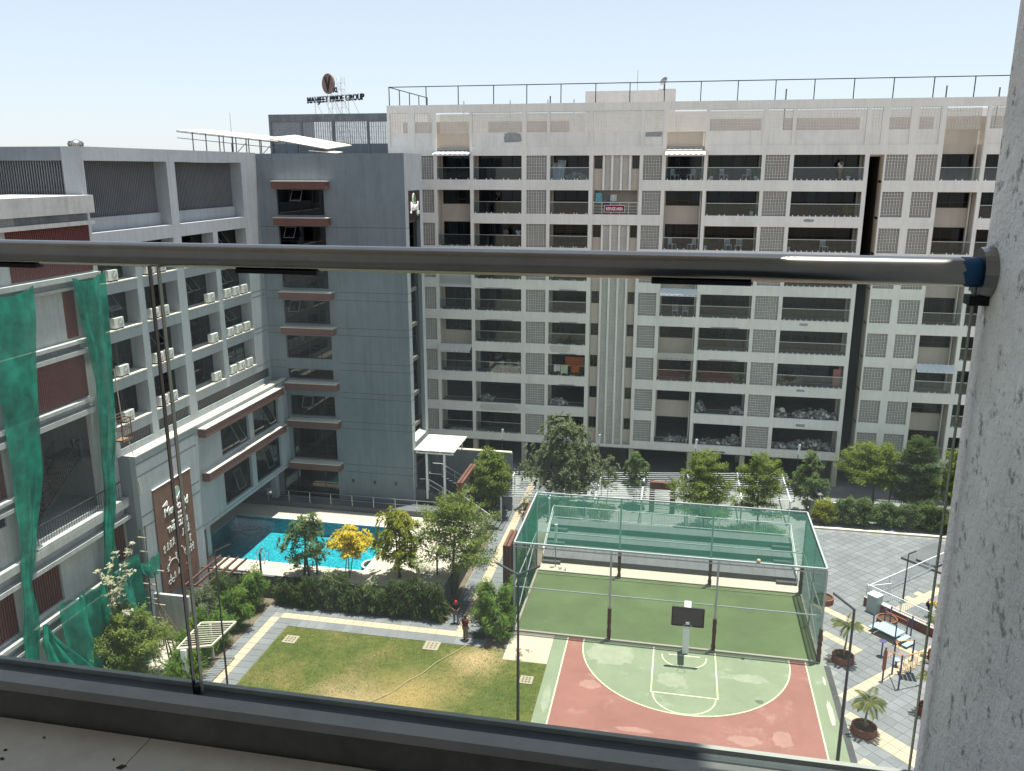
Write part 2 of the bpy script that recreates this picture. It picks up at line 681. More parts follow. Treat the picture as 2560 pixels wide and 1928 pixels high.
def rect_window(parent, fr, u0, u1, v0, v1, n, frame_mat, glass_mat, rows=None, fw=0.05, fd=0.06, d=0.0, open_pane=None, name='window'):
    """frame as the part, every pane a sub-part; rows = split heights"""
    mb = MB()
    splits = [v0] + list(rows or []) + [v1]
    us = [u0 + (u1 - u0) * k / n for k in range(n + 1)] if isinstance(n, int) else n
    fbox(mb, fr, u0, u1, v1 - fw, v1, d, d + fd)
    fbox(mb, fr, u0, u1, v0, v0 + fw, d, d + fd)
    for k, u in enumerate(us):
        a, b = (u, u + fw) if k == 0 else ((u - fw, u) if k == len(us) - 1 else (u - fw / 2, u + fw / 2))
        fbox(mb, fr, a, b, v0 + fw, v1 - fw, d + 0.002, d + fd - 0.002)
    for v in splits[1:-1]:
        for k in range(len(us) - 1):
            fbox(mb, fr, us[k] + fw * 1.01, us[k + 1] - fw * 1.01, v - fw / 2, v + fw / 2, d + 0.004, d + fd - 0.004)
    win = mb.build(name, frame_mat, parent)
    for k in range(len(us) - 1):
        for j in range(len(splits) - 1):
            if open_pane and (k, j) in open_pane:
                continue
            pm = MB()
            a, b, c, e = us[k] + fw * 0.4, us[k + 1] - fw * 0.4, splits[j] + fw * 0.4, splits[j + 1] - fw * 0.4
            pm.quad(fr(a, c, d + fd / 2), fr(b, c, d + fd / 2), fr(b, e, d + fd / 2), fr(a, e, d + fd / 2))
            pm.build('pane', glass_mat, win)
    return win


def open_sash(parent, fr, u0, u1, v0, v1, tilt, frame_mat, glass_mat):
    """top-hung sash swung outwards"""
    mb = MB()
    h = v1 - v0
    dz, dd = h * math.cos(tilt), h * math.sin(tilt)
    P = lambda u, t: Vector(fr(u, v1 - dz * t, -dd * t - 0.01))
    w = 0.05
    for a, b in ((P(u0, 0), P(u0, 1)), (P(u1, 0), P(u1, 1)), (P(u0, 1), P(u1, 1)), (P(u0, 0), P(u1, 0))):
        mb.bar(a, b, w, 0.04)
    o = mb.build('open_sash', frame_mat, parent)
    g = MB()
    g.quad(P(u0, 1), P(u1, 1), P(u1, 0), P(u0, 0))
    g.build('pane', glass_mat, o)
    return o


CURT = {}


def curtain(parent, u0, u1, v0, v1, y, mat):
    w, h = u1 - u0, v1 - v0
    key = (round(w, 2), round(h, 2), mat)
    if key not in CURT:
        mb = MB()
        n = max(6, int(w / 0.07))
        pts = [(w * k / n, 0.04 * math.sin(k * 1.9) + 0.015 * math.sin(k * 0.7)) for k in range(n + 1)]
        for k in range(n):
            (a, p), (b, q) = pts[k], pts[k + 1]
            mb.quad((a, p, 0), (b, q, 0), (b, q, h), (a, p, h))
        CURT[key] = mb.mesh('curtain', [mat])
    return link('curtain', CURT[key], parent, Vector((u0, y, v0)) - wloc(parent))


# ------------------------------------------------------------------ beige apartment block
YB = 76.0
TOP = [29.13 - 2.967 * i for i in range(9)]
BOT = [t - 2.07 for t in TOP]
BLK = thing('apartment_block', 'long beige apartment block with balconies and breeze-block screens facing the court', 'building', (0, 80, 0))
fb = FY(YB)
JX = [(-23.6, -22.45), (-13.9, -12.08), (-3.66, -2.05), (6.5, 8.46), (16.0, 17.65), (18.25, 19.9)]
BAY = {'A': (-22.15, -19.05), 'B': (-18.75, -14.32), 'C': (-11.78, -8.32), 'D': (-1.73, 1.47), 'E': (1.77, 6.2),
       'F': (8.78, 14.37), 'G': (20.2, 23.2), 'H': (23.5, 27.0)}
CORE = (-7.97, -3.95)
holes = []
for i in range(9):
    for a, b in JX:
        holes.append((a, b, BOT[i], TOP[i]))
    for k in 'BCEFH':
        holes.append((*BAY[k], BOT[i], TOP[i]))
PT = 32.81
for k in 'ADG':
    a, b = BAY[k]
    holes.append((a, b, BOT[0], PT))
    for i, j in ((1, 2), (3, 4), (5, 6)):
        holes.append((a, b, BOT[j], TOP[i]))
    if k == 'A':
        holes += [(a, b, BOT[7], TOP[7]), (a, b, BOT[8], TOP[8])]
    else:
        holes.append((a, b, BOT[8], TOP[7]))
holes += [(*CORE, BOT[1], TOP[0]), (*CORE, 2.85, TOP[2])]
JT = [(-26.45, -24.78), (-24.12, -22.52), (-18.82, -14.3), (-13.88, -12.08), (-11.8, -8.33), (-8.04, -3.93), (-3.66, -2.05),
      (1.77, 6.1), (6.5, 8.46), (8.75, 14.2), (14.5, 15.4), (15.95, 17.55), (18.2, 19.78), (23.46, 27.0)]
for a, b in JT:
    holes.append((a, b, 29.92, PT))
holes.append((14.7, 15.86, 2.5, TOP[0]))
mb = MB()
wall(mb, fb, -26.7, 30.0, 2.6, 33.5, 0.0, 0.25, holes)
mb.build('wall', 'beige_plaster', BLK)
# recessed parapet panels and their screens
mb = MB()
for a, b in JT:
    fbox(mb, fb, a + 0.002, b - 0.002, 29.93, 31.1, 0.11, 0.22)
build_each(mb, 'parapet_panel', 'beige_plaster', BLK)
for a, b in JT:
    jali(BLK, a, b, 31.1, PT - 0.005, YB + 0.14)
for k in 'ADG':
    a, b = BAY[k]
    jali(BLK, a, b, 31.1, PT - 0.005, YB + 1.5)
for i in range(9):
    for a, b in JX:
        jali(BLK, a, b, BOT[i], TOP[i], YB + 0.1)
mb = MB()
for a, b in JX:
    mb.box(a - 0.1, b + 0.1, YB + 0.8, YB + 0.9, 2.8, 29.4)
build_each(mb, 'screen_backing', 'room_shade', BLK)  # dark sheets added behind the screens to darken their holes
# inner wall behind the balconies
OPEN = {('A', 7), ('B', 7), ('C', 7), ('D', 7), ('D', 8), ('E', 7), ('E', 8), ('F', 7), ('F', 8)}
UPPER = {(k, i) for k in 'ADG' for i in (1, 3, 5)} | {('D', 7), ('G', 7)}
YI = 77.6
inner = []
for k, (a, b) in BAY.items():
    for i in range(9):
        if k == 'F' and i == 0:
            inner.append((14.66, 15.87, 2.75, 29.0))
        if (k, i) in UPPER:
            inner.append((a + 0.1, b - 0.1, TOP[i] - 1.32, TOP[i] - 0.06))
        else:
            inner.append((a + 0.12, b - 0.12, BOT[i] + 0.002, TOP[i] + 0.05))
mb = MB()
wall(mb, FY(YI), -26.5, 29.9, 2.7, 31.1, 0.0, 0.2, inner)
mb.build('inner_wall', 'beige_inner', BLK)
mb = MB()
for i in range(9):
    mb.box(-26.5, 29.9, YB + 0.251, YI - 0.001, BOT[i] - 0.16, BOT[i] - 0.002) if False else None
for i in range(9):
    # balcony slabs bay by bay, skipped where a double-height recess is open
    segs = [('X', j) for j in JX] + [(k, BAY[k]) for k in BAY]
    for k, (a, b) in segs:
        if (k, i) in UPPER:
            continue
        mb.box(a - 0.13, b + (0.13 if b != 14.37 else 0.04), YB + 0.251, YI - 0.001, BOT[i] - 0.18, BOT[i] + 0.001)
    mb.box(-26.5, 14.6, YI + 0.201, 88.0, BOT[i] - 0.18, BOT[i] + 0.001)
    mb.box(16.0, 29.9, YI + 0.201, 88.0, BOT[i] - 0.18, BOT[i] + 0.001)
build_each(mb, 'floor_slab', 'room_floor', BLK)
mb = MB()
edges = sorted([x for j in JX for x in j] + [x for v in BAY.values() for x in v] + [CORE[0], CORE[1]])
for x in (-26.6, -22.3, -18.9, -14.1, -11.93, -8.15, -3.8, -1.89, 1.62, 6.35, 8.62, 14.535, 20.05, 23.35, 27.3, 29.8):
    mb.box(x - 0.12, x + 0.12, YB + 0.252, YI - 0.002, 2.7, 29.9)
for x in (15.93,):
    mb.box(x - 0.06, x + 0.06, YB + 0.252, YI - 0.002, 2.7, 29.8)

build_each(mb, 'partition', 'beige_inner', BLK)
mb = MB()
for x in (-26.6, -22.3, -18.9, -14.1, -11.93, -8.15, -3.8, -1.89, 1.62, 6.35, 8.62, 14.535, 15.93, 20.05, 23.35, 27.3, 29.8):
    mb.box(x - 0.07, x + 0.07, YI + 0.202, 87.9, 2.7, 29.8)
build_each(mb, 'room_partition', 'room_shade', BLK)  # rear stretch of the partitions, room shade put into their colour
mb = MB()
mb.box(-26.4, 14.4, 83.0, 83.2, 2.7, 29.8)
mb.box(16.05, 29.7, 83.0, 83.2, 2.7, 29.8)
build_each(mb, 'dark_room_back', 'room_shade', BLK)  # dark wall added so the rooms behind the panes look unlit
mb = MB()
for x0, x1 in ((-26.2, -19.5), (-18.0, -10.5), (1.8, 6.2), (8.0, 14.2), (16.2, 20.0), (20.6, 29.0)):
    mb.box(x0, x1, 79.0, 79.15, 30.05, 32.2)
build_each(mb, 'parapet_backing', 'beige_inner', BLK)  # backing added so the holes of the parapet screens show darker
for x in (1.36, 23.08, -19.17):
    mb = MB()
    mb.tube((x, YB + 1.2, 2.7), (x, YB + 1.2, 31.0), 0.06, n=8)
    mb.build('drain_pipe', 'beige_plaster', BLK)
mb = MB()
mb.box(-26.6, 29.9, 88.01, 88.3, 2.6, 33.4)
mb.box(-26.69, -26.45, YB + 0.252, 88.0, 2.6, 33.49)
mb.box(29.7, 29.99, YB + 0.252, 88.0, 2.6, 33.49)
mb.build('rear_wall', 'beige_plaster', BLK)
mb = MB()
mb.box(-26.44, 29.69, YI + 0.21, 88.0, 29.85, 30.05)
mb.box(-26.44, 14.6, YB + 0.26, YI + 0.2, 29.6, 29.85)
mb.box(-26.44, 29.69, YB + 0.26, 88.0, 2.45, 2.6)
mb.build('roof_slab', 'bare_concrete', BLK)
mb = MB()
for x in (-25.5, -22.3, -18.9, -14.1, -8.15, -3.8, 1.62, 6.35, 8.62, 14.5, 20.05, 23.35, 29.0):
    for y in (76.35, 81.5, 87.0):
        mb.box(x - 0.22, x + 0.22, y, y + 0.6, 0.0, 2.448)
build_each(mb, 'stilt_column', 'beige_inner', BLK)
mb = MB()
mb.box(-26.6, 29.9, 88.05, 88.25, 0.0, 2.44)
mb.box(-7.6, -4.4, 78.2, 78.4, 0.0, 2.44)
mb.build('parking_wall', 'room_shade', BLK)

# windows and doors of the flats
rw = random.Random(11)
for k, (a, b) in BAY.items():
    for i in range(9):
        if (k, i) in OPEN:
            continue
        if (k, i) in UPPER:
            rect_window(BLK, FY(YI), a + 0.12, b - 0.12, TOP[i] - 1.3, TOP[i] - 0.08, 2 if k != 'D' else 3, 'brown_frame', 'window_glass', rows=[TOP[i] - 0.88], fw=0.07, d=0.05)
            if rw.random() < 0.8:
                for h in range(2):
                    w = (b - a) * rw.choice([0.25, 0.4])
                    u = a + 0.15 if h == 0 else b - 0.15 - w
                    curtain(BLK, u, u + w, TOP[i] - 1.3, TOP[i], YI + 0.32, rw.choice(['curtain_pale', 'curtain_grey']))
        else:
            n = {'F': 5, 'B': 4, 'E': 4}.get(k, 3)
            rect_window(BLK, FY(YI), a + 0.14, b - 0.14, BOT[i] + 0.02, TOP[i] + 0.04, n, 'dark_frame', 'window_glass', fw=0.08, d=0.05, name='sliding_door')
            if rw.random() < 0.85:
                for h in range(rw.randint(1, 3)):
                    w = (b - a) * rw.choice([0.14, 0.2, 0.3])
                    u = rw.uniform(a + 0.2, b - 0.2 - w)
                    curtain(BLK, u, u + w, BOT[i] + 0.02, TOP[i], YI + 0.32 + 0.1 * h, rw.choice(['curtain_pale', 'curtain_grey', 'curtain_grey']))

# glass balustrades
NOCL = {}


def balustrade(parent, a, b, z0, y, nclamp):
    h = MB()
    h.box(a + 0.02, b - 0.02, y - 0.025, y + 0.025, z0 + 1.02, z0 + 1.065)
    r = h.build('balustrade', 'steel', parent)
    g = MB()
    g.quad((a + 0.04, y, z0 + 0.03), (b - 0.04, y, z0 + 0.03), (b - 0.04, y, z0 + 1.018), (a + 0.04, y, z0 + 1.018))
    g.build('glass', 'rail_glass', r)
    c = MB()
    for j in range(nclamp):
        x = a + 0.25 + (b - a - 0.5) * (j / (nclamp - 1))
        if nclamp < 8:
            x += 0.22 * (1 if j % 2 else -1) * (0.3 if j in (0, nclamp - 1) else 0.8)
        c.box(x - 0.035, x + 0.035, y - 0.05, y - 0.008, z0 - 0.02, z0 + 0.12)
    c.build('clamp', 'clamp', r)['kind'] = 'stuff'
    return r


NCL = {'A': 4, 'B': 6, 'C': 6, 'D': 4, 'E': 6, 'F': 12, 'G': 4, 'H': 6}
for k, (a, b) in BAY.items():
    for i in range(9):
        if (k, i) in OPEN or (k, i) in UPPER:
            continue
        balustrade(BLK, a, b, BOT[i], YB + 0.06, NCL[k])
# white bar balustrade on one balcony
a, b = BAY['A']
mb = MB()
z0 = TOP[4] + 0.28
mb.box(a + 0.02, b - 0.02, YB + 0.28, YI - 0.003, z0 - 0.2, z0)
mb.build('balcony_slab', 'beige_plaster', BLK)
mb = MB()
for j in range(22):
    x = a + 0.08 + (b - a - 0.16) * j / 21
    mb.box(x - 0.02, x + 0.02, YB + 0.04, YB + 0.08, z0 - 0.15, z0 + 0.86)
mb.box(a + 0.02, b - 0.02, YB + 0.03, YB + 0.09, z0 + 0.861, z0 + 0.92)
mb.box(a + 0.02, b - 0.02, YB + 0.03, YB + 0.09, z0 - 0.2, z0 - 0.152)
mb.build('bar_railing', 'white_metal', BLK)
# stair core: slotted screens between ribs, small windows either side
mb = MB()
wins = []
for i in range(9):
    if i == 1:
        continue
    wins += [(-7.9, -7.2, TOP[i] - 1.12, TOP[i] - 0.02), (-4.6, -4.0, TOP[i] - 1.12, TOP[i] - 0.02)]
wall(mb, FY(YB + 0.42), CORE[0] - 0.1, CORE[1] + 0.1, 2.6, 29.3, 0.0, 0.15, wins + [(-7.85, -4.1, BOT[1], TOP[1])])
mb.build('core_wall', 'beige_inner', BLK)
for u0, u1, v0, v1 in wins:
    rect_window(BLK, FY(YB + 0.45), u0 + 0.02, u1 - 0.02, v0 + 0.02, v1 - 0.02, 2, 'brown_frame', 'dark_glass', fw=0.05)
for z0, z1 in ((TOP[1] + 0.02, TOP[0] - 0.02), (2.85, TOP[2] - 0.04)):
    mb = MB()
    for x in (-7.05, -6.31, -5.53, -4.76):
        mb.box(x - 0.09, x + 0.09, YB + 0.1, YB + 0.42, z0, z1)
    build_each(mb, 'core_rib', 'beige_plaster', BLK)
    mb = MB()
    for x0, x1 in ((-6.955, -6.405), (-6.215, -5.625), (-5.435, -4.855)):
        mb.box(x0, x1, YB + 0.34, YB + 0.41, z0, z1)
        z = z0 + 0.06
        while z < z1 - 0.06:
            mb.box(x0, x1, YB + 0.23, YB + 0.338, z, z + 0.05)
            z += 0.125
    o = mb.build('slotted_screen', 'jali_block', BLK)
    o['kind'] = 'stuff'
mb = MB()
mb.box(-7.95, -3.97, YB + 0.02, YB + 0.06, BOT[1] + 1.02, BOT[1] + 1.08)
for zz in (0.2, 0.45, 0.72):
    mb.box(-7.95, -3.97, YB + 0.025, YB + 0.055, BOT[1] + zz, BOT[1] + zz + 0.03)
for j in range(6):
    x = -7.9 + 3.9 * j / 5
    mb.box(x - 0.02, x + 0.02, YB + 0.062, YB + 0.1, BOT[1], BOT[1] + 1.02)
mb.build('refuge_railing', 'steel', BLK)
# awnings
def awning(parent, a, b, z, proj, drop, mat, y=YB):
    mb = MB()
    n = max(6, int((b - a) / 0.22))
    for j in range(n):
        u0, u1 = a + (b - a) * j / n, a + (b - a) * (j + 1) / n
        bump = 0.03 if j % 2 else 0.0
        mb.hexa([(u0, y - proj, z - drop + bump), (u1, y - proj, z - drop + bump), (u1, y + 0.1, z + bump), (u0, y + 0.1, z + bump),
                 (u0, y - proj, z - drop + bump + 0.04), (u1, y - proj, z - drop + bump + 0.04), (u1, y + 0.1, z + bump + 0.04), (u0, y + 0.1, z + bump + 0.04)])
    mb.box(a, b, y - proj - 0.02, y - proj + 0.02, z - drop - 0.1, z - drop - 0.005)
    return mb.build('awning', mat, parent)


awning(BLK, -22.3, -18.95, 29.45, 0.9, 0.22, 'white_metal')
awning(BLK, -1.8, 1.55, 29.55, 1.0, 0.42, 'white_slab')
awning(BLK, -1.72, 1.45, 17.65, 0.8, 0.4, 'white_metal')
awning(BLK, -22.2, -19.05, 11.85, 0.85, 0.45, 'jali_block')
awning(BLK, -1.72, 1.45, 11.8, 0.2, 0.42, 'beige_inner')
awning(BLK, 20.1, 23.2, 11.75, 0.8, 0.4, 'white_metal')
# damp patches where plaster has come away
def patch(x0, x1, z0, z1, mat, seed, y=YB, nm='plaster_patch'):
    r = random.Random(seed)
    n = 22
    cx, cz = (x0 + x1) / 2, (z0 + z1) / 2
    pts = []
    for j in range(n):
        t = 2 * PI * j / n
        k = 1 - 0.22 * r.random()
        ca, sa = math.cos(t), math.sin(t)
        e = 0.32
        pts.append((cx + (x1 - x0) / 2 * k * math.copysign(abs(ca) ** e, ca), cz + (z1 - z0) / 2 * k * math.copysign(abs(sa) ** e, sa)))
    mb = MB()
    i = len(mb.v)
    mb.v += [(p[0], y - 0.006, p[1]) for p in pts]
    mb.f.append(tuple(range(n)))
    mb.mi.append(0)
    return mb.build(nm, mat, BLK)


patch(-16.05, -14.32, 30.2, 31.09, 'cement_patch', 3, YB + 0.11)
patch(-3.6, -2.1, 30.62, 31.09, 'cement_patch', 4, YB + 0.11)
for i, (x0, x1) in {1: (9.9, 10.8), 4: (10.3, 11.1), 6: (10.5, 11.3)}.items():
    patch(x0, x1, BOT[i] - 0.45, BOT[i] - 0.2, 'cement_patch', i + 30)
patch(10.7, 11.6, BOT[7] - 0.72, BOT[7] - 0.42, 'cement_patch', 77)
patch(-18.5, -14.5, BOT[7] - 0.75, BOT[7] - 0.04, 'white_slab', 8)
patch(-11.7, -9.6, BOT[5] - 0.75, BOT[5] - 0.03, 'white_slab', 9)
patch(2.8, 4.9, 2.62, 2.85, 'wet_grey', 12)
for i, k in ((4, 'C'), (5, 'C'), (6, 'C'), (7, 'C'), (4, 'B'), (5, 'B'), (5, 'E'), (6, 'E')):
    a, b = BAY[k]
    patch(a + 0.9, b - 0.7, TOP[i] + 0.005, TOP[i] + 0.11, 'bare_concrete', i * 7 + ord(k))
# roof railing, stair head, pipes
mb = MB()
xs = [-26.45, -23.0, -20.05, -16.85, -13.9, -10.9, -7.9, -5.0, -2.1, 0.9, 3.9, 6.9, 9.95, 13.0, 16.0, 19.0, 22.0, 25.0, 28.0]
for x in xs:
    mb.box(x - 0.035, x + 0.035, YB + 0.08, YB + 0.15, 33.5, 35.03)
for y in (79.0, 82.0, 85.0, 87.9):
    mb.box(-26.5, -26.43, y, y + 0.07, 33.49, 35.03)
mb.box(-26.5, 29.9, YB + 0.075, YB + 0.155, 35.032, 35.1)
mb.box(-26.5, -26.42, YB + 0.156, 88.0, 35.032, 35.1)
mb.build('roof_railing', 'dark_metal', BLK)
mb = MB()
mb.box(-9.7, -3.0, 84.0, 87.8, 30.05, 35.1)
mb.box(-3.0, -1.3, 84.6, 87.6, 30.05, 35.25)
mb.build('stair_head', 'beige_plaster', BLK)
mb = MB()
for x, h in ((-12.2, 34.3), (8.0, 34.55), (20.6, 34.6), (24.6, 34.4)):
    mb = MB()
    mb.tube((x, 78.5, 30.05), (x, 78.5, h), 0.06, n=8)
    mb.build('vent_pipe', 'grey_metal', BLK)
for x in (-20.6, -16.2, -12.7, -10.3):
    mb = MB()
    mb.tube((x, 80, 30.05), (x + 0.06, 80, 34.1), 0.07, n=8)
    mb.build('vent_pipe', 'white_metal', BLK)
# ------------------------------------------------------------------ slate-grey tower beside the pool
YT, XT0, XT1 = 60.5, -31.7, -20.1
TWR = thing('slate_tower', 'tall slate-grey tower with one column of windows under brown ledges, behind the pool', 'building', (-26, 62, 1.5))
TW = [(24.62, 26.5), (21.75, 23.78), (19.08, 20.9), (16.31, 18.14), (13.53, 15.35), (11.86, 12.67), (8.82, 10.49), (5.2, 7.75)]
th = [(-30.22, -26.42, a, b) for a, b in TW] + [(-31.3, -26.46, 1.62, 4.25)]
mb = MB()
wall(mb, FY(YT), XT0, XT1, 1.5, 29.1, 0.0, 0.3, th)
# flank with the tall slot, rear and roof
wall(mb, FX(XT1), YT + 0.301, 64.8, 1.5, 29.1, 0.0, 0.3, [(61.3, 64.1, 6.9, 26.42), (61.6, 64.4, 3.0, 5.6)])
mb.box(XT0 + 0.01, XT1 - 0.31, 64.5, 64.8, 1.5, 29.08)
mb.box(XT0 + 0.01, XT1 - 0.31, YT + 0.31, 64.49, 28.3, 28.6)
mb.build('wall', 'slate_paint', TWR)
mb = MB()
mb.box(XT1 - 0.001, XT1 + 0.012, YT + 0.02, 61.29, 1.55, 29.09)
mb.box(XT1 - 0.001, XT1 + 0.012, 64.11, 64.79, 6.9, 29.09)
mb.box(XT1 - 0.001, XT1 + 0.012, 61.291, 64.109, 26.43, 29.09)
mb.build('flank_lit', 'slate_lit', TWR)  # thin lighter skin, the light on the flank put into colour
mb = MB()
for z in [b for a, b in TW][:0] + [19.0, 16.2, 13.45, 10.6, 8.0, 4.6, 21.6, 24.3]:
    mb.box(XT0 + 0.3, XT1 - 0.4, YT + 0.9, 64.4, z - 0.3, z)
build_each(mb, 'floor_slab', 'room_floor', TWR)
for a, b in TW:
    hgt = b - a
    rect_window(TWR, FY(YT), -30.2, -26.44, a + 0.01, b - 0.01, 4, 'dark_frame', 'dark_glass', rows=[a + 0.45 * hgt] if hgt > 1 else None, fw=0.045, d=0.18)
rect_window(TWR, FY(YT), -31.28, -26.48, 1.63, 4.23, 4, 'dark_frame', 'dark_glass', fw=0.06, d=0.2, name='glass_door')
for i in (0, 1, 3, 6):
    a, b = TW[i]
    u = (-28.9, -29.6, -29.6, -29.0)[i if i < 2 else (2 if i == 3 else 3)]
    open_sash(TWR, FY(YT), u, u + 0.8, b - 0.95, b - 0.06, rad(32), 'grey_metal', 'window_glass')
for z in (27.14, 24.48, 21.7, 18.9, 16.14, 11.72, 8.64, 5.1):
    mb = MB()
    mb.box(-30.2, -25.95, YT - 0.8, YT - 0.002, z - 0.58, z - 0.06)
    o = mb.build('brown_ledge', 'brown_fascia', TWR)
    mb = MB()
    mb.box(-30.23, -25.92, YT - 0.83, YT - 0.002, z - 0.059, z)
    mb.build('coping', 'white_slab', o)
mb = MB()
for z in (23.74, 18.85, 18.24, 16.07, 15.49, 13.3, 12.72, 10.91, 10.46, 8.51, 7.96, 4.94, 4.32):
    mb.box(-25.9, XT1 + 0.014, YT - 0.004, YT + 0.01, z - 0.012, z + 0.012)
    mb.box(XT0 + 0.01, -30.3, YT - 0.004, YT + 0.01, z - 0.012, z + 0.012)
    mb.box(XT1 + 0.005, XT1 + 0.016, YT + 0.012, 61.28, z - 0.012, z + 0.012)
mb.build('groove', 'groove', TWR)['kind'] = 'stuff'
rect_window(TWR, FX(XT1), 61.32, 64.08, 6.95, 24.22, 2, 'dark_frame', 'dark_glass', rows=[8.4 + 1.32 * k for k in range(12)], fw=0.05, d=0.55, name='slot_window')
mb = MB()
mb.hexa([(XT1 - 0.5, 61.32, 6.9), (XT1 + 0.05, 61.32, 6.9), (XT1 + 0.05, 64.08, 6.9), (XT1 - 0.5, 64.08, 6.9),
         (XT1 - 0.5, 61.32, 7.25), (XT1 + 0.05, 61.32, 6.95), (XT1 + 0.05, 64.08, 6.95), (XT1 - 0.5, 64.08, 7.25)])
mb.build('sill', 'white_slab', TWR)
for x in (-25.15, -23.32, -21.53):
    mb = MB()
    mb.tube((x, YT - 0.12, 3.45), (x, YT - 0.12, 3.7), 0.06, n=10)
    mb.box(x - 0.03, x + 0.03, YT - 0.1, YT - 0.002, 3.55, 3.6)
    mb.build('wall_light', 'dark_metal', TWR)
mb = MB()
mb.box(XT0, -24.2, 64.82, 75.0, 1.5, 28.9)
mb.build('rear_block', 'slate_paint', TWR)
# sign on the flank
paint('sign_brown', (0.032, 0.022, 0.022), 0.6, 0.1, 1.0)
paint('sign_white', (0.85, 0.84, 0.80), 0.5, 0.02)
paint('sign_green', (0.10, 0.30, 0.09), 0.5, 0.15, 6.0)
SG = thing('wall_sign', 'dark brown wall sign with a green bud emblem and white script, on the tower flank', 'sign', (XT1 + 0.02, 62.7, 24.3))
mb = MB()
mb.box(XT1 - 0.1, XT1 + 0.01, 61.31, 64.09, 24.25, 26.41)
mb.build('board', 'sign_brown', SG)


def leaf_shape(mb, cy, cz, w, h, x, d=0.03, tilt=0.0, n=14):
    i = len(mb.v)
    pts = []
    for k in range(n):
        t = 2 * PI * k / n
        y, z = w * math.sin(t) * (1 - 0.25 * math.cos(t)), h * math.cos(t)
        pts.append((cy + y * math.cos(tilt) - z * math.sin(tilt), cz + y * math.sin(tilt) + z * math.cos(tilt)))
    mb.v += [(x + d, p[0], p[1]) for p in pts] + [(x, p[0], p[1]) for p in pts]
    mb.f.append(tuple(i + k for k in range(n)))
    mb.mi.append(mb.cur)
    for k in range(n):
        k2 = (k + 1) % n
        mb.f.append((i + k, i + n + k, i + n + k2, i + k2))
        mb.mi.append(mb.cur)


mb = MB()
leaf_shape(mb, 62.6, 25.87, 0.40, 0.36, XT1 + 0.012, 0.03, rad(8))
leaf_shape(mb, 62.3, 25.38, 0.16, 0.2, XT1 + 0.012, 0.03, rad(-25))
leaf_shape(mb, 62.85, 25.36, 0.20, 0.24, XT1 + 0.012, 0.03, rad(-35))
o = mb.build('emblem_rim', 'sign_white', SG)
mb = MB()
leaf_shape(mb, 62.68, 25.86, 0.27, 0.31, XT1 + 0.044, 0.02, rad(8))
leaf_shape(mb, 62.88, 25.35, 0.13, 0.17, XT1 + 0.044, 0.02, rad(-35))
mb.build('emblem', 'sign_green', SG)
text_obj('lettering', 'Jewel', 0.92, 0.03, 'sign_white', SG, (0.03, -0.05, 0.66), (0, 1, 0), (0, 0, 1), sx=0.92, bold=0.012, shear=0.12)
text_obj('lettering', 'spa', 0.50, 0.03, 'sign_white', SG, (0.03, 0.75, 0.36), (0, 1, 0), (0, 0, 1), sx=0.9, bold=0.01, shear=0.12)

# ------------------------------------------------------------------ office wing along the left
XW, YW0, YW1 = -31.7, 41.0, 60.5
WNG = thing('office_wing', 'long light grey office wing with deep window bays above the pool club', 'building', (-38, 50, 0))
WR = [(21.75, 23.78), (19.01, 21.09), (16.2, 18.31), (13.43, 15.51)]
WC = [(41.5, 44.8), (45.43, 48.95), (49.85, 53.66), (54.27, 58.2)]
wh = [(a, b, c, d) for a, b in WC for c, d in WR] + [(41.4, 48.98, 24.57, 28.43), (49.85, 58.2, 24.57, 28.43)]
wh += [(41.6, 44.8, 12.03, 12.74), (45.43, 48.95, 12.03, 12.74), (49.85, 60.3, 12.03, 12.74)]
mb = MB()
wall(mb, FX(XW), YW0, YW1 - 0.003, 11.0, 29.16, 0.0, 1.0, wh)
mb.build('wall', 'slate_lit', WNG)
mb = MB()
wall(mb, FY(YW0), -60.0, XW - 1.001, 0.0, 29.155, 0.0, 0.6, [(-46.5, -32.55, 25.1, 28.43)])
mb.box(-60, -59.5, YW0 + 0.61, 75.0, 0.0, 29.0)
mb.build('end_wall', 'slate_paint', WNG)
mb = MB()
mb.box(-59.4, XW - 1.01, YW0 + 0.61, 75, 28.6, 28.95)
for z in (24.3, 21.4, 18.6, 15.8, 13.0, 11.4):
    mb.box(-59.4, XW - 1.6, YW0 + 0.62, 60.3, z - 0.25, z)
build_each(mb, 'floor_slab', 'room_floor', WNG)
mb = MB()
mb.box(-41.0, -40.7, YW0 + 0.7, 74, 11.5, 28.5)
mb.build('rear_wall', 'room_shade', WNG)
wr2 = random.Random(5)
for ci, (a, b) in enumerate(WC):
    for ri, (c, d) in enumerate(WR):
        n = 3
        wv = rect_window(WNG, FX(XW), a + 0.02, b - 0.02, c + 0.12, d - 0.02, n, 'dark_frame', 'dark_glass', rows=[c + 0.95], fw=0.055, d=0.86)
        if (ci, ri) in ((3, 0), (3, 1), (3, 2), (2, 1), (1, 2), (0, 1), (1, 0)):
            u = a + 0.9
            open_sash(WNG, FX(XW - 0.86), u, u + 0.95, d - 1.2, d - 0.1, rad(38), 'grey_metal', 'window_glass')
mb = MB()
for a, b in WC:
    for c, d in WR:
        mb.box(XW - 0.85, XW + 0.06, a - 0.03, b + 0.03, c - 0.05, c + 0.012)
build_each(mb, 'window_sill', 'white_slab', WNG)
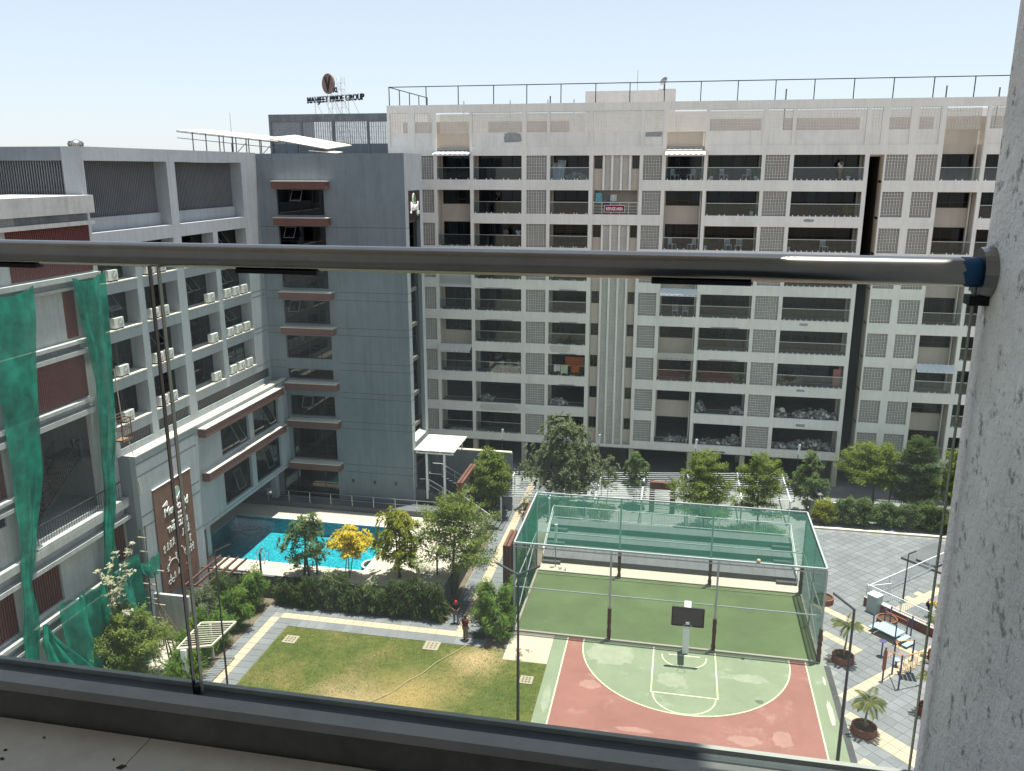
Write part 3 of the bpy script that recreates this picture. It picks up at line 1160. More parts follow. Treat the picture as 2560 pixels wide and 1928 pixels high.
# vertical fins of the top storey
for a, b in ((41.42, 48.95), (49.87, 58.15)):
    mb = MB()
    y = a + 0.05
    while y < b:
        mb.box(XW - 0.93, XW - 0.84, y, y + 0.045, 25.35, 28.42)
        y += 0.16
    mb.box(XW - 0.95, XW - 0.935, a, b, 26.75, 26.95)
    o = mb.build('louvre_screen', 'louvre_grey', WNG)
    o['kind'] = 'stuff'
    mb = MB()
    mb.box(XW - 0.97, XW - 0.7, a, b, 24.58, 25.34)
    mb.build('upstand', 'slate_lit', WNG)
mb = MB()
x = -46.4
while x < -32.6:
    mb.box(x, x + 0.045, YW0 + 0.25, YW0 + 0.34, 25.1, 28.42)
    x += 0.16
mb.box(-46.4, -32.6, YW0 + 0.345, YW0 + 0.36, 26.7, 26.95)
o = mb.build('louvre_screen', 'louvre_grey', WNG)
o['kind'] = 'stuff'
for a, b in ((41.6, 44.8), (45.43, 48.95), (49.85, 60.3)):
    mb = MB()
    y = a + 0.03
    while y < b - 0.05:
        mb.box(XW - 0.25, XW - 0.1, y, y + 0.06, 12.03, 12.74)
        y += 0.15
    mb.box(XW - 0.3, XW - 0.26, a, b, 12.03, 12.74)
    o = mb.build('vent_louvre', 'louvre', WNG)
    o['kind'] = 'stuff'
mb = MB()
for z in (18.55, 15.75, 18.4 + 2.85):
    mb.box(XW - 0.001, XW + 0.006, 58.35, YW1 - 0.02, z - 0.012, z + 0.012)
for z in (18.95, 16.1, 13.2):
    mb.box(XW - 0.001, XW + 0.006, 58.35, YW1 - 0.02, z - 0.012, z + 0.012)
mb.build('groove', 'groove', WNG)['kind'] = 'stuff'

# air-conditioner outdoor units on the sills
mb = MB()
mb.box(-0.32, 0.0, -0.42, 0.42, 0.08, 0.66)
AC = thing('air_conditioner', 'white outdoor air-conditioner', 'air conditioner', (0, 0, 0))
mb.build('casing', 'ac_white', AC, local=True)
paint('ac_fan', (0.36, 0.35, 0.31), 0.6, 0.1, 3.0)
mb = MB()
n = 18
for r0, r1 in ((0.245, 0.225), (0.17, 0.15), (0.09, 0.0)):
    for k in range(n):
        a0, a1 = 2 * PI * k / n, 2 * PI * (k + 1) / n
        P = lambda r, a: (0.008, 0.1 + r * math.cos(a), 0.37 + r * math.sin(a))
        mb.quad(P(r0, a0), P(r0, a1), P(r1, a1), P(r1, a0))
for k in range(8):
    a0 = 2 * PI * k / 8
    mb.bar((0.01, 0.1, 0.37), (0.01, 0.1 + 0.235 * math.cos(a0), 0.37 + 0.235 * math.sin(a0)), 0.012, 0.012)
mb.build('fan_grille', 'ac_white', AC, local=True)
mb = MB()
i = 0
mb.v += [(0.003, 0.1 + 0.25 * math.cos(2 * PI * k / n), 0.37 + 0.25 * math.sin(2 * PI * k / n)) for k in range(n)]
mb.f.append(tuple(range(n)))
mb.mi.append(0)
mb.build('fan_opening', 'ac_fan', AC, local=True)
mb = MB()
for y in (-0.3, 0.3):
    mb.box(-0.33, 0.03, y - 0.03, y + 0.03, 0.0, 0.08)
mb.build('foot', 'dark_metal', AC, local=True)
spots = []
for ri, c in ((1, WR[1][0]), (2, WR[2][0]), (3, WR[3][0])):
    nm = {1: 'upper', 2: 'middle', 3: 'lower'}[ri]
    for j, y in enumerate((54.95, 56.15, 57.35)):
        spots.append((y, c, '%s of three air conditioners on the %s sill in the bay nearest the tower' % (('left', 'middle', 'right')[j], nm)))
    spots.append((52.75, c, 'single air conditioner on the %s sill in the second bay from the tower' % nm))
    for j, y in enumerate((46.25, 47.3)):
        spots.append((y, c, '%s of two air conditioners on the %s sill in the third bay from the tower' % (('left', 'right')[j], nm)))
    spots.append((42.75, c, 'air conditioner on the %s sill in the bay beside the twisted green cloth' % nm))
for j, y in enumerate((46.2, 47.4)):
    spots.append((y, WR[0][0], '%s of two air conditioners just under the steel handrail' % (('left', 'right')[j])))
spots.append((42.7, WR[0][0], 'white air conditioner at the top edge of the green cloth'))
for j, (y, z, lb) in enumerate(spots):
    loc = (XW + 0.02, y, z + 0.015)
    if j == 0:
        AC.location = loc
        AC['label'] = lb
        AC['group'] = 'air conditioners on the office wing'
    else:
        dup(AC, loc, 0.0, lb, 'air conditioners on the office wing')

# ------------------------------------------------------------------ pool club volume
XC = -30.5
CLB = thing('pool_club', 'grey club house with a white roof terrace reaching out over the pool', 'building', (-31, 50, 0))
ch = [(50.4, 54.3, 8.72, 10.62), (54.95, 58.95, 8.65, 10.62), (50.35, 54.25, 5.05, 7.5), (54.92, 59.0, 5.0, 7.5)]
mb = MB()
wall(mb, FX(XC), 47.3, YT - 0.003, 4.55, 11.78, 0.0, 0.35, ch)
wall(mb, FX(XC + 0.012), 41.1, 47.3, 0.0, 11.78, 0.0, 0.36, [])
mb.build('wall', 'slate_lit', CLB)
mb = MB()
mb.box(-40.0, XC - 0.36, 41.12, 41.5, 0.0, 11.7)
mb.build('end_wall', 'slate_paint', CLB)
mb = MB()
mb.box(XW + 0.005, XC - 0.36, 41.51, YT - 0.01, 11.45, 11.6)
mb.box(XC - 0.355, XC + 0.06, 41.09, YT - 0.01, 11.79, 11.86)
mb.build('roof_terrace', 'white_slab', CLB)
mb = MB()
mb.box(-40, XC - 0.36, 47.4, YT - 0.01, 4.56, 4.8)
mb.box(-40, XC - 0.4, 47.4, YT - 0.01, 7.9, 8.2)
mb.box(-36.5, -36.3, 47.4, YT - 0.01, 1.5, 11.4)
build_each(mb, 'floor_slab', 'slate_paint', CLB)
mb = MB()
for y in (49.3, 59.8):
    mb.box(-31.95, -31.45, y - 0.25, y + 0.25, 1.4, 4.555)
build_each(mb, 'pool_column', 'slate_lit', CLB)
for k, (a, b, c, d) in enumerate(ch):
    rect_window(CLB, FX(XC), a + 0.01, b - 0.01, c + 0.01, d - 0.01, 2, 'dark_frame', 'dark_glass', rows=[c + 1.0] if k > 1 else None, fw=0.05, d=0.2)
    u = a + 1.6
    open_sash(CLB, FX(XC - 0.2), u, u + 0.9, d - 1.55 if k < 2 else d - 1.9, d - 0.1 if k < 2 else d - 0.5, rad(28 if k < 2 else 14), 'grey_metal', 'window_glass')
for z, nm in ((11.55, 'upper'), (8.5, 'lower')):
    mb = MB()
    mb.box(XC + 0.002, XC + 0.55, 47.7, 59.0, z - 0.62, z - 0.05)
    o = mb.build('brown_ledge', 'brown_fascia', CLB)
    mb = MB()
    mb.box(XC + 0.002, XC + 0.58, 47.67, 59.03, z - 0.049, z)
    mb.build('coping', 'white_slab', o)
mb = MB()
for z in (11.35, 10.6, 8.1, 7.4, 4.95):
    mb.box(XC + 0.01, XC + 0.02, 41.12, 47.28, z - 0.015, z + 0.015)
mb.box(XC - 0.001, XC + 0.006, 47.32, YT - 0.01, 4.8, 4.83)
mb.build('groove', 'groove', CLB)['kind'] = 'stuff'
# club sign
CS = thing('club_sign', 'tall rust-brown club sign with white lettering and little figures on the grey wall', 'sign', (XC + 0.05, 44.25, 2.7))
paint('rust_board', (0.205, 0.115, 0.085), 0.8, 0.16, 0.9, streak=0.25, bump=0.1)
for i in range(3):
    for j in range(2):
        mb = MB()
        y0, y1 = 42.28 + j * 1.985, 42.28 + (j + 1) * 1.985 - 0.012
        z0, z1 = 2.2 + i * 2.37, 2.2 + (i + 1) * 2.37 - 0.012
        mb.box(XC + 0.03, XC + 0.10, y0, y1, z0, z1)
        mb.build('panel', 'rust_board', CS)
mb = MB()
mb.box(XC + 0.02, XC + 0.12, 42.25, 46.28, 9.31, 9.34)
mb.build('top_trim', 'white_metal', CS)
paint('emblem_pale', (0.32, 0.45, 0.36), 0.5, 0.1, 2.0)
xs = XC + 0.105
mb = MB()
leaf_shape(mb, 44.62, 8.28, 0.42, 0.46, xs, 0.03)
mb.build('emblem', 'emblem_pale', CS)
mb = MB()
mb.bar((xs + 0.04, 44.3, 7.75), (xs + 0.04, 45.0, 8.4), 0.05, 0.02, up=(1, 0, 0))
mb.bar((xs + 0.04, 44.5, 7.6), (xs + 0.04, 44.45, 8.1), 0.05, 0.02, up=(1, 0, 0))
mb.hexa([(xs, 43.0, 7.98), (xs, 43.55, 7.88), (xs, 43.55, 8.15), (xs, 43.5, 8.2), (xs + .03, 43.0, 7.98), (xs + .03, 43.55, 7.88), (xs + .03, 43.55, 8.15), (xs + .03, 43.5, 8.2)])
mb.build('emblem_lines', 'sign_white', CS)
text_obj('lettering', 'Meworld', 0.75, 0.02, 'sign_white', CS, (0.08, 0.1, 4.55), (0, 1, 0), (0, 0, 1), sx=0.95, bold=0.01, shear=0.15)
text_obj('lettering', 'my place', 0.30, 0.02, 'sign_white', CS, (0.08, 0.55, 4.22), (0, 1, 0), (0, 0, 1), bold=0.004, shear=0.15)
text_obj('lettering', 'sports & spa', 0.24, 0.02, 'sign_white', CS, (0.08, 0.1, 3.92), (0, 1, 0), (0, 0, 1), bold=0.004)
text_obj('lettering', 'THE CLUB', 0.52, 0.02, 'sign_white', CS, (0.08, 0.1, 3.42), (0, 1, 0), (0, 0, 1), sx=0.92, bold=0.012)


def stick(mb, y, z, h, pose):
    """a tiny cut-out figure of the sign"""
    S = h / 10
    P = lambda a, b: (xs + 0.012, y + a * S, z + b * S)
    mb.sphere(P(0, 9), 0.012, 1.0 * S, 1.0 * S, 8, 5)
    arms, legs = pose
    B = lambda p, q, w: mb.bar(P(*p), P(*q), w * S, 0.02, up=(1, 0, 0))
    B((0, 8), (legs[2], 4.2), 2.4)
    for e in arms:
        B((0, 7.4), e, 0.9)
    for e in legs[:2]:
        B((legs[2], 4.4), e, 1.1)


mb = MB()
rs = random.Random(3)
for y, z, h in ((42.78, 5.0, 0.5), (43.12, 5.05, 0.5), (43.42, 5.1, 0.5), (43.75, 5.15, 0.5), (44.3, 5.2, 0.5), (44.85, 5.3, 0.5), (45.45, 5.35, 0.6), (45.5, 4.6, 0.5),
                (45.25, 3.85, 0.5), (45.5, 3.9, 0.55), (45.75, 3.95, 0.5), (44.9, 3.95, 0.5), (42.95, 3.7, 0.45), (43.2, 4.2, 0.4), (43.85, 4.2, 0.4), (43.55, 3.0, 0.42), (44.0, 3.05, 0.4), (45.0, 2.95, 0.5), (45.1, 2.45, 0.45)):
    stick(mb, y, z, h, ([(rs.uniform(-3, -1), rs.uniform(4, 9.5)), (rs.uniform(1, 3), rs.uniform(4, 9.5))], [(rs.uniform(-2.2, -0.6), 0), (rs.uniform(0.6, 2.2), 0), rs.uniform(-0.6, 0.6)]))
for k in range(14):
    a0, a1 = PI * k / 14, PI * (k + 1) / 14
    mb.bar((xs + 0.012, 43.5 - 0.55 * math.cos(a0), 3.75 + 0.55 * math.sin(a0)), (xs + 0.012, 43.5 - 0.55 * math.cos(a1), 3.75 + 0.55 * math.sin(a1)), 0.05, 0.02, up=(1, 0, 0))
    mb.bar((xs + 0.012, 44.5 - 0.25 * math.cos(a0), 4.1 + 0.6 * math.sin(a0)), (xs + 0.012, 44.5 - 0.25 * math.cos(a1), 4.1 + 0.6 * math.sin(a1)), 0.04, 0.02, up=(1, 0, 0))
for cy in (42.95, 43.3):
    for k in range(10):
        a0, a1 = 2 * PI * k / 10, 2 * PI * (k + 1) / 10
        mb.bar((xs + 0.012, cy + 0.13 * math.cos(a0), 2.95 + 0.13 * math.sin(a0)), (xs + 0.012, cy + 0.13 * math.cos(a1), 2.95 + 0.13 * math.sin(a1)), 0.025, 0.02, up=(1, 0, 0))
stick(mb, 43.1, 3.0, 0.42, ([(1.6, 5), (2.0, 6)], [(0.5, 0), (-0.8, 0.6), -0.8]))
o = mb.build('figure_cutouts', 'sign_white', CS)

# ------------------------------------------------------------------ annex under repair at the far left
XA = -31.6
ANX = thing('annex_building', 'weathered grey annex with red corrugated panels and ledges under repair at the left edge', 'building', (-36, 36, 0))
AS = lambda z: 28 - (28 - z) * 0.957
AYS = 0.957
# holes: (y0,y1,z0,z1) already scaled to the plane
led = [(25.1, 24.95), (22.35, 22.1), (18.77, 18.58), (15.2, 14.5), (8.05, 7.65), (4.3, 3.95)]
holes_a = [(34.3, 39.3, AS(8.7), AS(14.5)), (24.0, 33.0, AS(11.75), AS(14.3)), (24.0, 32.4, AS(4.45), AS(7.05)), (33.4, 35.6, AS(4.6), AS(7.1)), (39.4, 41.0, AS(4.4), AS(7.0)),
           (31.0, 32.6, AS(10.4), AS(11.0))]
mb = MB()
wall(mb, FX(XA), 22.0, 41.09, 0.0, AS(25.6), 0.0, 0.3, holes_a)
mb.box(-50, XA - 0.31, 41.0 - 0.3, 40.98, 0.0, AS(25.5))
mb.build('wall', 'grey_plaster', ANX)
mb = MB()
mb.box(-36.0, XA + 0.42, 22.0, 41.15, AS(25.62), AS(26.58))
mb.build('roof_box', 'grey_plaster', ANX)
for z0, z1, pr in ((24.98, 25.2, 0.4), (22.05, 22.32, 0.4), (21.55, 21.72, 0.25), (18.57, 18.77, 0.4), (17.95, 18.2, 0.4), (15.16, 15.36, 0.42), (14.5, 14.8, 0.42),
                   (7.93, 8.36, 0.45), (7.1, 7.35, 0.45), (4.1, 4.32, 0.42), (3.45, 3.62, 0.42), (11.62, 11.8, 0.42), (11.1, 11.3, 0.42)):
    mb = MB()
    mb.box(XA + 0.002, XA + pr, 22.0, (41.08 if z0 > 21 or z0 < 9 else 39.4) if z0 not in (11.62, 11.1) else 33.3, AS(z0), AS(z1))
    mb.build('ledge', 'grey_plaster', ANX)
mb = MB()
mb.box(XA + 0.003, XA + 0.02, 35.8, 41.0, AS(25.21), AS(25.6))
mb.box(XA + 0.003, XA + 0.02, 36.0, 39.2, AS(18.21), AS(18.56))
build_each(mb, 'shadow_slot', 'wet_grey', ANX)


def corrugated(parent, y0, y1, z0, z1, x, mat, name='red_panel', pitch=0.13):
    mb = MB()
    n = max(4, int((y1 - y0) / (pitch / 2)))
    for k in range(n):
        a, b = y0 + (y1 - y0) * k / n, y0 + (y1 - y0) * (k + 1) / n
        d = 0.03 if k % 2 else 0.0
        mb.box(x, x + 0.02 + d, a, b, z0, z1)
    return mb.build(name, mat, parent)


for a, b in ((35.1, 36.6), (36.62, 38.1), (38.12, 39.6), (39.62, 41.0)):
    corrugated(ANX, a, b, AS(22.4), AS(24.97), XA + 0.004, 'red_sheet')
corrugated(ANX, 38.35, 39.2, AS(18.9), AS(21.54), XA + 0.004, 'red_sheet')
for a, b in ((33.5, 35.88), (35.9, 36.85), (36.87, 37.85), (37.87, 38.65), (38.67, 39.35)):
    corrugated(ANX, a, b, AS(15.4), AS(17.93), XA + 0.004, 'red_sheet')
for a, b, z0, z1 in ((24.0, 32.4, 4.45, 7.05), (33.4, 35.6, 4.6, 7.1), (39.4, 41.0, 4.4, 7.0), (24.0, 33.0, 11.75, 14.3)):
    mb = MB()
    y = a + 0.05
    while y < b:
        mb.box(XA - 0.18, XA - 0.1, y, y + 0.06, AS(z0), AS(z1))
        y += 0.17
    mb.box(XA - 0.25, XA - 0.2, a, b, AS(z0), AS(z1))
    o = mb.build('slat_screen', 'red_sheet', ANX)
    o['kind'] = 'stuff'
rect_window(ANX, FX(XA), 31.02, 32.58, AS(10.41), AS(10.99), 2, 'dark_frame', 'dark_glass', fw=0.05, d=0.1)
# plaster blister line and stair hall walls with their shade painted in
mb = MB()
mb.box(XA - 5.2, XA - 5.0, 33.0, 40.6, AS(8.5), AS(14.6))
mb.box(XA - 5.0, XA - 0.31, 33.6, 33.8, AS(8.5), AS(14.6))
mb.box(XA - 5.0, XA - 0.31, 33.8, 40.6, AS(14.56), AS(14.8))
build_each(mb, 'stair_hall', 'room_shade', ANX)
mb = MB()
mb.box(XA - 5.0, XA + 0.44, 33.8, 41.05, AS(8.37), AS(8.5))
mb.build('hall_floor', 'grey_plaster', ANX)
paint('step_wood', (0.30, 0.21, 0.15), 0.8, 0.15, 2.0)
ys0, zs0 = 34.6, AS(8.6)
for k in range(15):
    mb = MB()
    y = ys0 + k * 0.29
    z = zs0 + (k + 1) * 0.185
    mb.box(XA - 2.2, XA - 0.75, y, y + 0.27, z - 0.05, z)
    mb.build('step', 'step_wood', ANX)
mb = MB()
for x in (XA - 0.72, XA - 2.23):
    mb.bar((x, ys0, zs0 + 0.12), (x, ys0 + 15 * 0.29, zs0 + 15 * 0.185 + 0.12), 0.05, 0.2)
    mb.bar((x, ys0, zs0 + 1.1), (x, ys0 + 15 * 0.29, zs0 + 15 * 0.185 + 1.1), 0.04, 0.05)
    for k in range(30):
        y = ys0 + k * 0.145
        z = zs0 + k * 0.0925
        mb.box(x - 0.01, x + 0.01, y, y + 0.02, z + 0.2, z + 1.1)
for k in range(36):
    y = 34.0 + k * 0.19
    mb.box(XA + 0.12, XA + 0.14, y, y + 0.02, AS(8.5), AS(8.5) + 0.95)
mb.box(XA + 0.1, XA + 0.16, 34.0, 40.9, AS(8.5) + 0.951, AS(8.5) + 1.0)
mb.build('stair_railing', 'dark_metal', ANX)
mb = MB()
mb.box(XA - 2.9, XA - 0.6, 38.96, 40.6, zs0 + 2.75, zs0 + 2.9)
for k in range(12):
    y = 39.0 + k * 0.13
    mb.box(XA - 0.63, XA - 0.61, y, y + 0.02, zs0 + 2.9, zs0 + 3.8)
mb.box(XA - 0.65, XA - 0.59, 38.96, 40.6, zs0 + 3.801, zs0 + 3.85)
mb.box(XA - 2.6, XA - 2.2, 37.6, 38.0, AS(8.5), AS(14.55))
mb.build('stair_landing', 'grey_metal', ANX)

# ------------------------------------------------------------------ ventilator, roof shelter
V = thing('roof_ventilator', 'round steel turbine ventilator on the office roof', 'ventilator', (-35.6, 46, 28.95))
mb = MB()
mb.lathe([(0.25, 0), (0.25, 0.25), (0.33, 0.3), (0.42, 0.42), (0.42, 0.52), (0.34, 0.64), (0.15, 0.72), (0.0, 0.73)], n=24)
mb.build('turbine_head', 'steel', V, smooth=True, local=True)
mb = MB()
for k in range(24):
    a = 2 * PI * k / 24
    pts = [(r * math.cos(a + z * 0.8), r * math.sin(a + z * 0.8), z) for r, z in ((0.34, 0.3), (0.435, 0.42), (0.435, 0.52), (0.35, 0.64), (0.16, 0.72))]
    mb.path(pts, 0.012, 4)
mb.build('vane', 'grey_metal', V, local=True)
RS = thing('roof_shelter', 'pale sloping sheet-metal shelter on thin steel legs above the office roof', 'shelter', (-33, 63, 28.95))
mb = MB()
mb.hexa([(-38.1, 60.6, 30.8), (-30.0, 60.6, 29.95), (-30.0, 66, 30.17), (-38.1, 66, 31.02), (-38.1, 60.6, 30.86), (-30.0, 60.6, 30.01), (-30.0, 66, 30.23), (-38.1, 66, 31.08)])
mb.hexa([(-31.0, 61.0, 30.2), (-26.2, 61.0, 29.4), (-26.2, 66, 29.78), (-31.0, 66, 30.58), (-31.0, 61.0, 30.26), (-26.2, 61.0, 29.46), (-26.2, 66, 29.84), (-31.0, 66, 30.64)])
mb.build('sheet', 'white_slab', RS)
mb = MB()
for x in (-37.0, -35.9, -34.8, -33.7, -32.6, -31.5, -30.5):
    zt = 30.8 - (x + 38.1) * 0.105
    for y_, dz_ in ((60.9, 0.0), (65.4, 0.3)):
        mb = MB()
        mb.box(x - 0.03, x + 0.03, y_, y_ + 0.06, 28.9, zt + dz_)
        mb.build('steel_leg', 'grey_metal', RS)
mb = MB()
mb.bar((-38.3, 60.93, 30.3), (-30.0, 60.93, 29.5), 0.05, 0.05)
mb.bar((-38.3, 60.93, 30.75), (-30.0, 60.93, 29.9), 0.06, 0.06)
for x in (-33.7, -31.5):
    mb.bar((x, 60.93, 28.9), (x + 1.1, 60.93, 29.9), 0.04, 0.04)
for x in (-29.5, -28.4, -27.3):
    mb.box(x - 0.03, x + 0.03, 61.2, 61.26, 28.6, 29.9 - (x + 30) * 0.16)
mb.build('steel_brace', 'grey_metal', RS)
mb = MB()
mb.hexa([(-27.6, 60.9, 29.28), (-25.5, 60.9, 29.1), (-25.5, 62.4, 29.2), (-27.6, 62.4, 29.4), (-27.6, 60.9, 29.32), (-25.5, 60.9, 29.14), (-25.5, 62.4, 29.24), (-27.6, 62.4, 29.44)])
mb.build('small_sheet', 'white_slab', RS)

# ------------------------------------------------------------------ far block and the roof sign
FAR = thing('far_block', 'grey stained block with breeze-block parapet behind the slate tower', 'building', (-34, 82, 0))
fh = [(-39.99, -36.98, 30.35, 32.44), (-36.75, -33.74, 30.35, 32.41), (-33.44, -30.17, 30.35, 32.41), (-29.95, -27.2, 30.35, 32.37)]
mb = MB()
wall(mb, FY(80.0), -40.25, -26.72, 0.0, 33.12, 0.0, 0.25, [(a, b, 29.0, d) for a, b, c, d in fh])
mb.box(-40.24, -40.0, 80.26, 90, 0, 33.1)
mb.box(-39.9, -26.8, 80.26, 90, 28.4, 28.7)
mb.build('wall', 'wet_grey', FAR)
mb = MB()
for a, b, c, d in fh:
    fbox(mb, FY(80.0), a + 0.002, b - 0.002, 29.01, c, 0.06, 0.2)
build_each(mb, 'parapet_panel', 'slate_paint', FAR)
for a, b, c, d in fh:
    o = jali(FAR, a, b, c, d - 0.003, 80.08, 'jali_grey')
paint('disc_bronze', (0.26, 0.17, 0.13), 0.5, 0.25, 2.5, bump=0.3, bscale=3)
paint('letter_dark', (0.012, 0.016, 0.03), 0.5, 0.1)
# sign plane: left end (-39.9,88), right end nearer
su = Vector((0.906, -0.42, 0)).normalized()
RSN = thing('roof_sign', 'dark roof lettering below an oval bronze emblem on lattice masts, against the sky', 'sign', (-36.2, 86.0, 28.7))
c0 = Vector((-36.6, 86.0, 0))
# lettering baseline height near 34.8
Z0 = 28.7
text_obj('lettering', 'MANJEET PRIDE GROUP', 0.86, 0.06, 'letter_dark', RSN, (0.45, 0.0, 34.70 - Z0), su, (0, 0, 1), sx=0.93, bold=0.02)
sw = su.cross(Vector((0, 0, 1)))
mb = MB()
n = 32
for dd, rr in ((0.0, 1.0),):
    pass
cc = Vector((-0.22, 0.12, 36.45 - Z0))
i = 0
ring = []
for off in (0.10, -0.10):
    for k in range(n):
        a = 2 * PI * k / n
        p = cc + su * (0.88 * math.cos(a)) + Vector((0, 0, 1.0 * math.sin(a))) + sw * off
        mb.v.append(tuple(p))
mb.f.append(tuple(range(n)))
mb.f.append(tuple(range(2 * n - 1, n - 1, -1)))
for k in range(n):
    k2 = (k + 1) % n
    mb.f.append((k, n + k, n + k2, k2))
mb.mi = [0] * len(mb.f)
mb.build('oval_emblem', 'disc_bronze', RSN, local=True)
p = cc + sw * 0.13 - Vector((0, 0, 0.78))
text_obj('lettering', 'V', 2.15, 0.04, 'letter_dark', RSN, p, su, (0, 0, 1), sx=0.62, bold=0.02)
p = cc + su * 1.12 + sw * 0.1 - Vector((0, 0, 0.9))
text_obj('lettering', 'XL', 0.72, 0.04, 'letter_dark', RSN, p, su, (0, 0, 1), sx=0.8, bold=0.015)
mb = MB()
for s, h in ((-0.3, 35.5), (1.15, 37.0)):
    base = Vector((0, 0.35, 0)) + su * s
    cor = [base + su * a + sw * b for a, b in ((-0.32, 0), (0.32, 0), (0.32, -0.5), (-0.32, -0.5))]
    H = h - Z0
    for q in cor:
        mb.bar(q, q + Vector((0, 0, H)), 0.03, 0.03)
    z = 0.0
    f = 0
    while z < H - 0.5:
        for a in range(4):
            q0, q1 = cor[a], cor[(a + 1) % 4]
            if f % 2:
                q0, q1 = q1, q0
            mb.bar(q0 + Vector((0, 0, z)), q1 + Vector((0, 0, z + 0.6)), 0.018, 0.018)
            mb.bar(q0 + Vector((0, 0, z)), q1 + Vector((0, 0, z)), 0.018, 0.018)
        z += 0.6
        f += 1
for s in (-2.2, -0.8, 0.6, 1.9, 3.2):
    q = su * s
    mb.bar(q + Vector((0, 0, 34.8 - Z0)), q + su * 1.4 - sw * 1.2 + Vector((0, 0, 30.5 - Z0)), 0.05, 0.05)
for s in (-2.4, 2.6):
    mb.bar(su * s, su * s + Vector((0, 0, 35.4 - Z0)), 0.05, 0.05)
mb.bar(su * -3.6 + Vector((0, 0.08, 34.85 - Z0)), su * 3.9 + Vector((0, 0.08, 34.85 - Z0)), 0.04, 0.04)
mb.bar(su * -3.6 + Vector((0, 0.08, 35.25 - Z0)), su * 3.9 + Vector((0, 0.08, 35.25 - Z0)), 0.04, 0.04)
mb.build('lattice_mast', 'white_metal', RSN, local=True)
# ------------------------------------------------------------------ ground, paths, pool, court
paint('earth', (0.16, 0.13, 0.095), 0.95, 0.3, 0.5, bump=0.3)
paint('far_ground', (0.17, 0.16, 0.14), 0.95, 0.2, 0.08)
paint('driveway', (0.22, 0.22, 0.218), 0.9, 0.18, 0.35, bump=0.1)
paint('paver_grey', (0.165, 0.167, 0.176), 0.8, 0.14, 0.5, bump=0.05, bscale=12, dirt=1)
paint('paver_grey_b', (0.185, 0.187, 0.198), 0.8, 0.14, 0.5, bump=0.05, bscale=12)
paint('paver_cream', (0.40, 0.33, 0.245), 0.8, 0.09, 0.6, bump=0.05, bscale=12)
paint('grout', (0.23, 0.225, 0.215), 0.9, 0.15, 0.8)
paint('deck_stone', (0.46, 0.405, 0.335), 0.85, 0.07, 0.5)
paint('retaining', (0.13, 0.135, 0.13), 0.9, 0.2, 0.7, streak=0.25)
paint('concrete_pale', (0.37, 0.325, 0.265), 0.9, 0.12, 0.5, bump=0.1, spots=((0.17, 0.115, 0.07), 0.55, 0.60, 0.01))
paint('concrete_strip', (0.40, 0.36, 0.30), 0.9, 0.1, 0.5, bump=0.1)
paint('court_green', (0.168, 0.196, 0.128), 0.75, 0.13, 0.35, spots=((0.25, 0.27, 0.20), 0.6, 0.58, 0.14))
paint('court_red', (0.215, 0.092, 0.075), 0.75, 0.13, 0.3, spots=((0.27, 0.145, 0.12), 0.5, 0.57, 0.15))
paint('court_line', (0.56, 0.52, 0.36), 0.7, 0.05, 2.0)
paint('turf', (0.138, 0.180, 0.086), 0.95, 0.18, 0.3, bump=0.25, bscale=40)
paint('bleacher', (0.125, 0.127, 0.135), 0.85, 0.14, 0.6)
paint('bleacher_dark', (0.07, 0.07, 0.072), 0.85, 0.14, 0.6)
paint('stone_cream', (0.58, 0.52, 0.43), 0.85, 0.1, 0.8)
paint('rust_steel', (0.145, 0.062, 0.045), 0.7, 0.18, 0.9, streak=0.2)
paint('terracotta', (0.20, 0.085, 0.06), 0.85, 0.15, 2.0)
paint('soil', (0.09, 0.06, 0.04), 0.95, 0.3, 3.0, bump=0.5)

mb = MB()
mb.quad((-1500, -600, -0.03), (1500, -600, -0.03), (1500, 2500, -0.03), (-1500, 2500, -0.03))
struct(mb, 'ground', 'far_ground')
mb = MB()
mb.quad((-40, 61.2, -0.004), (40, 61.2, -0.004), (40, 100, -0.004), (-40, 100, -0.004))
struct(mb, 'driveway', 'driveway')
mb = MB()
mb.quad((-34, 20, -0.012), (-6.5, 20, -0.012), (-6.5, 61.2, -0.012), (-34, 61.2, -0.012))
struct(mb, 'planting_soil', 'earth')

# lawn
m, nt, out = _base('lawn')
geo = nt.nodes.new('ShaderNodeNewGeometry')
pos = geo.outputs['Position']
n1 = _noise(nt, pos, 0.32, 6, 0.62)
n2 = _noise(nt, pos, 3.2, 5, 0.7)
n3 = _noise(nt, pos, 16.0, 4, 0.7)
r1 = _ramp(nt, n1.outputs['Fac'], [(0.34, (0.062, 0.092, 0.025)), (0.50, (0.112, 0.125, 0.040)), (0.64, (0.175, 0.150, 0.065)), (0.78, (0.24, 0.175, 0.088))])
r2 = _ramp(nt, n2.outputs['Fac'], [(0.3, (0.62, 0.66, 0.55)), (0.7, (1.18, 1.12, 1.0))])
c = _mix(nt, 1.0, r1.outputs['Color'], r2.outputs['Color'], 'MULTIPLY')
r3 = _ramp(nt, n3.outputs['Fac'], [(0.3, (0.6, 0.62, 0.6)), (0.7, (1.15, 1.15, 1.1))])
c = _mix(nt, 1.0, c, r3.outputs['Color'], 'MULTIPLY')


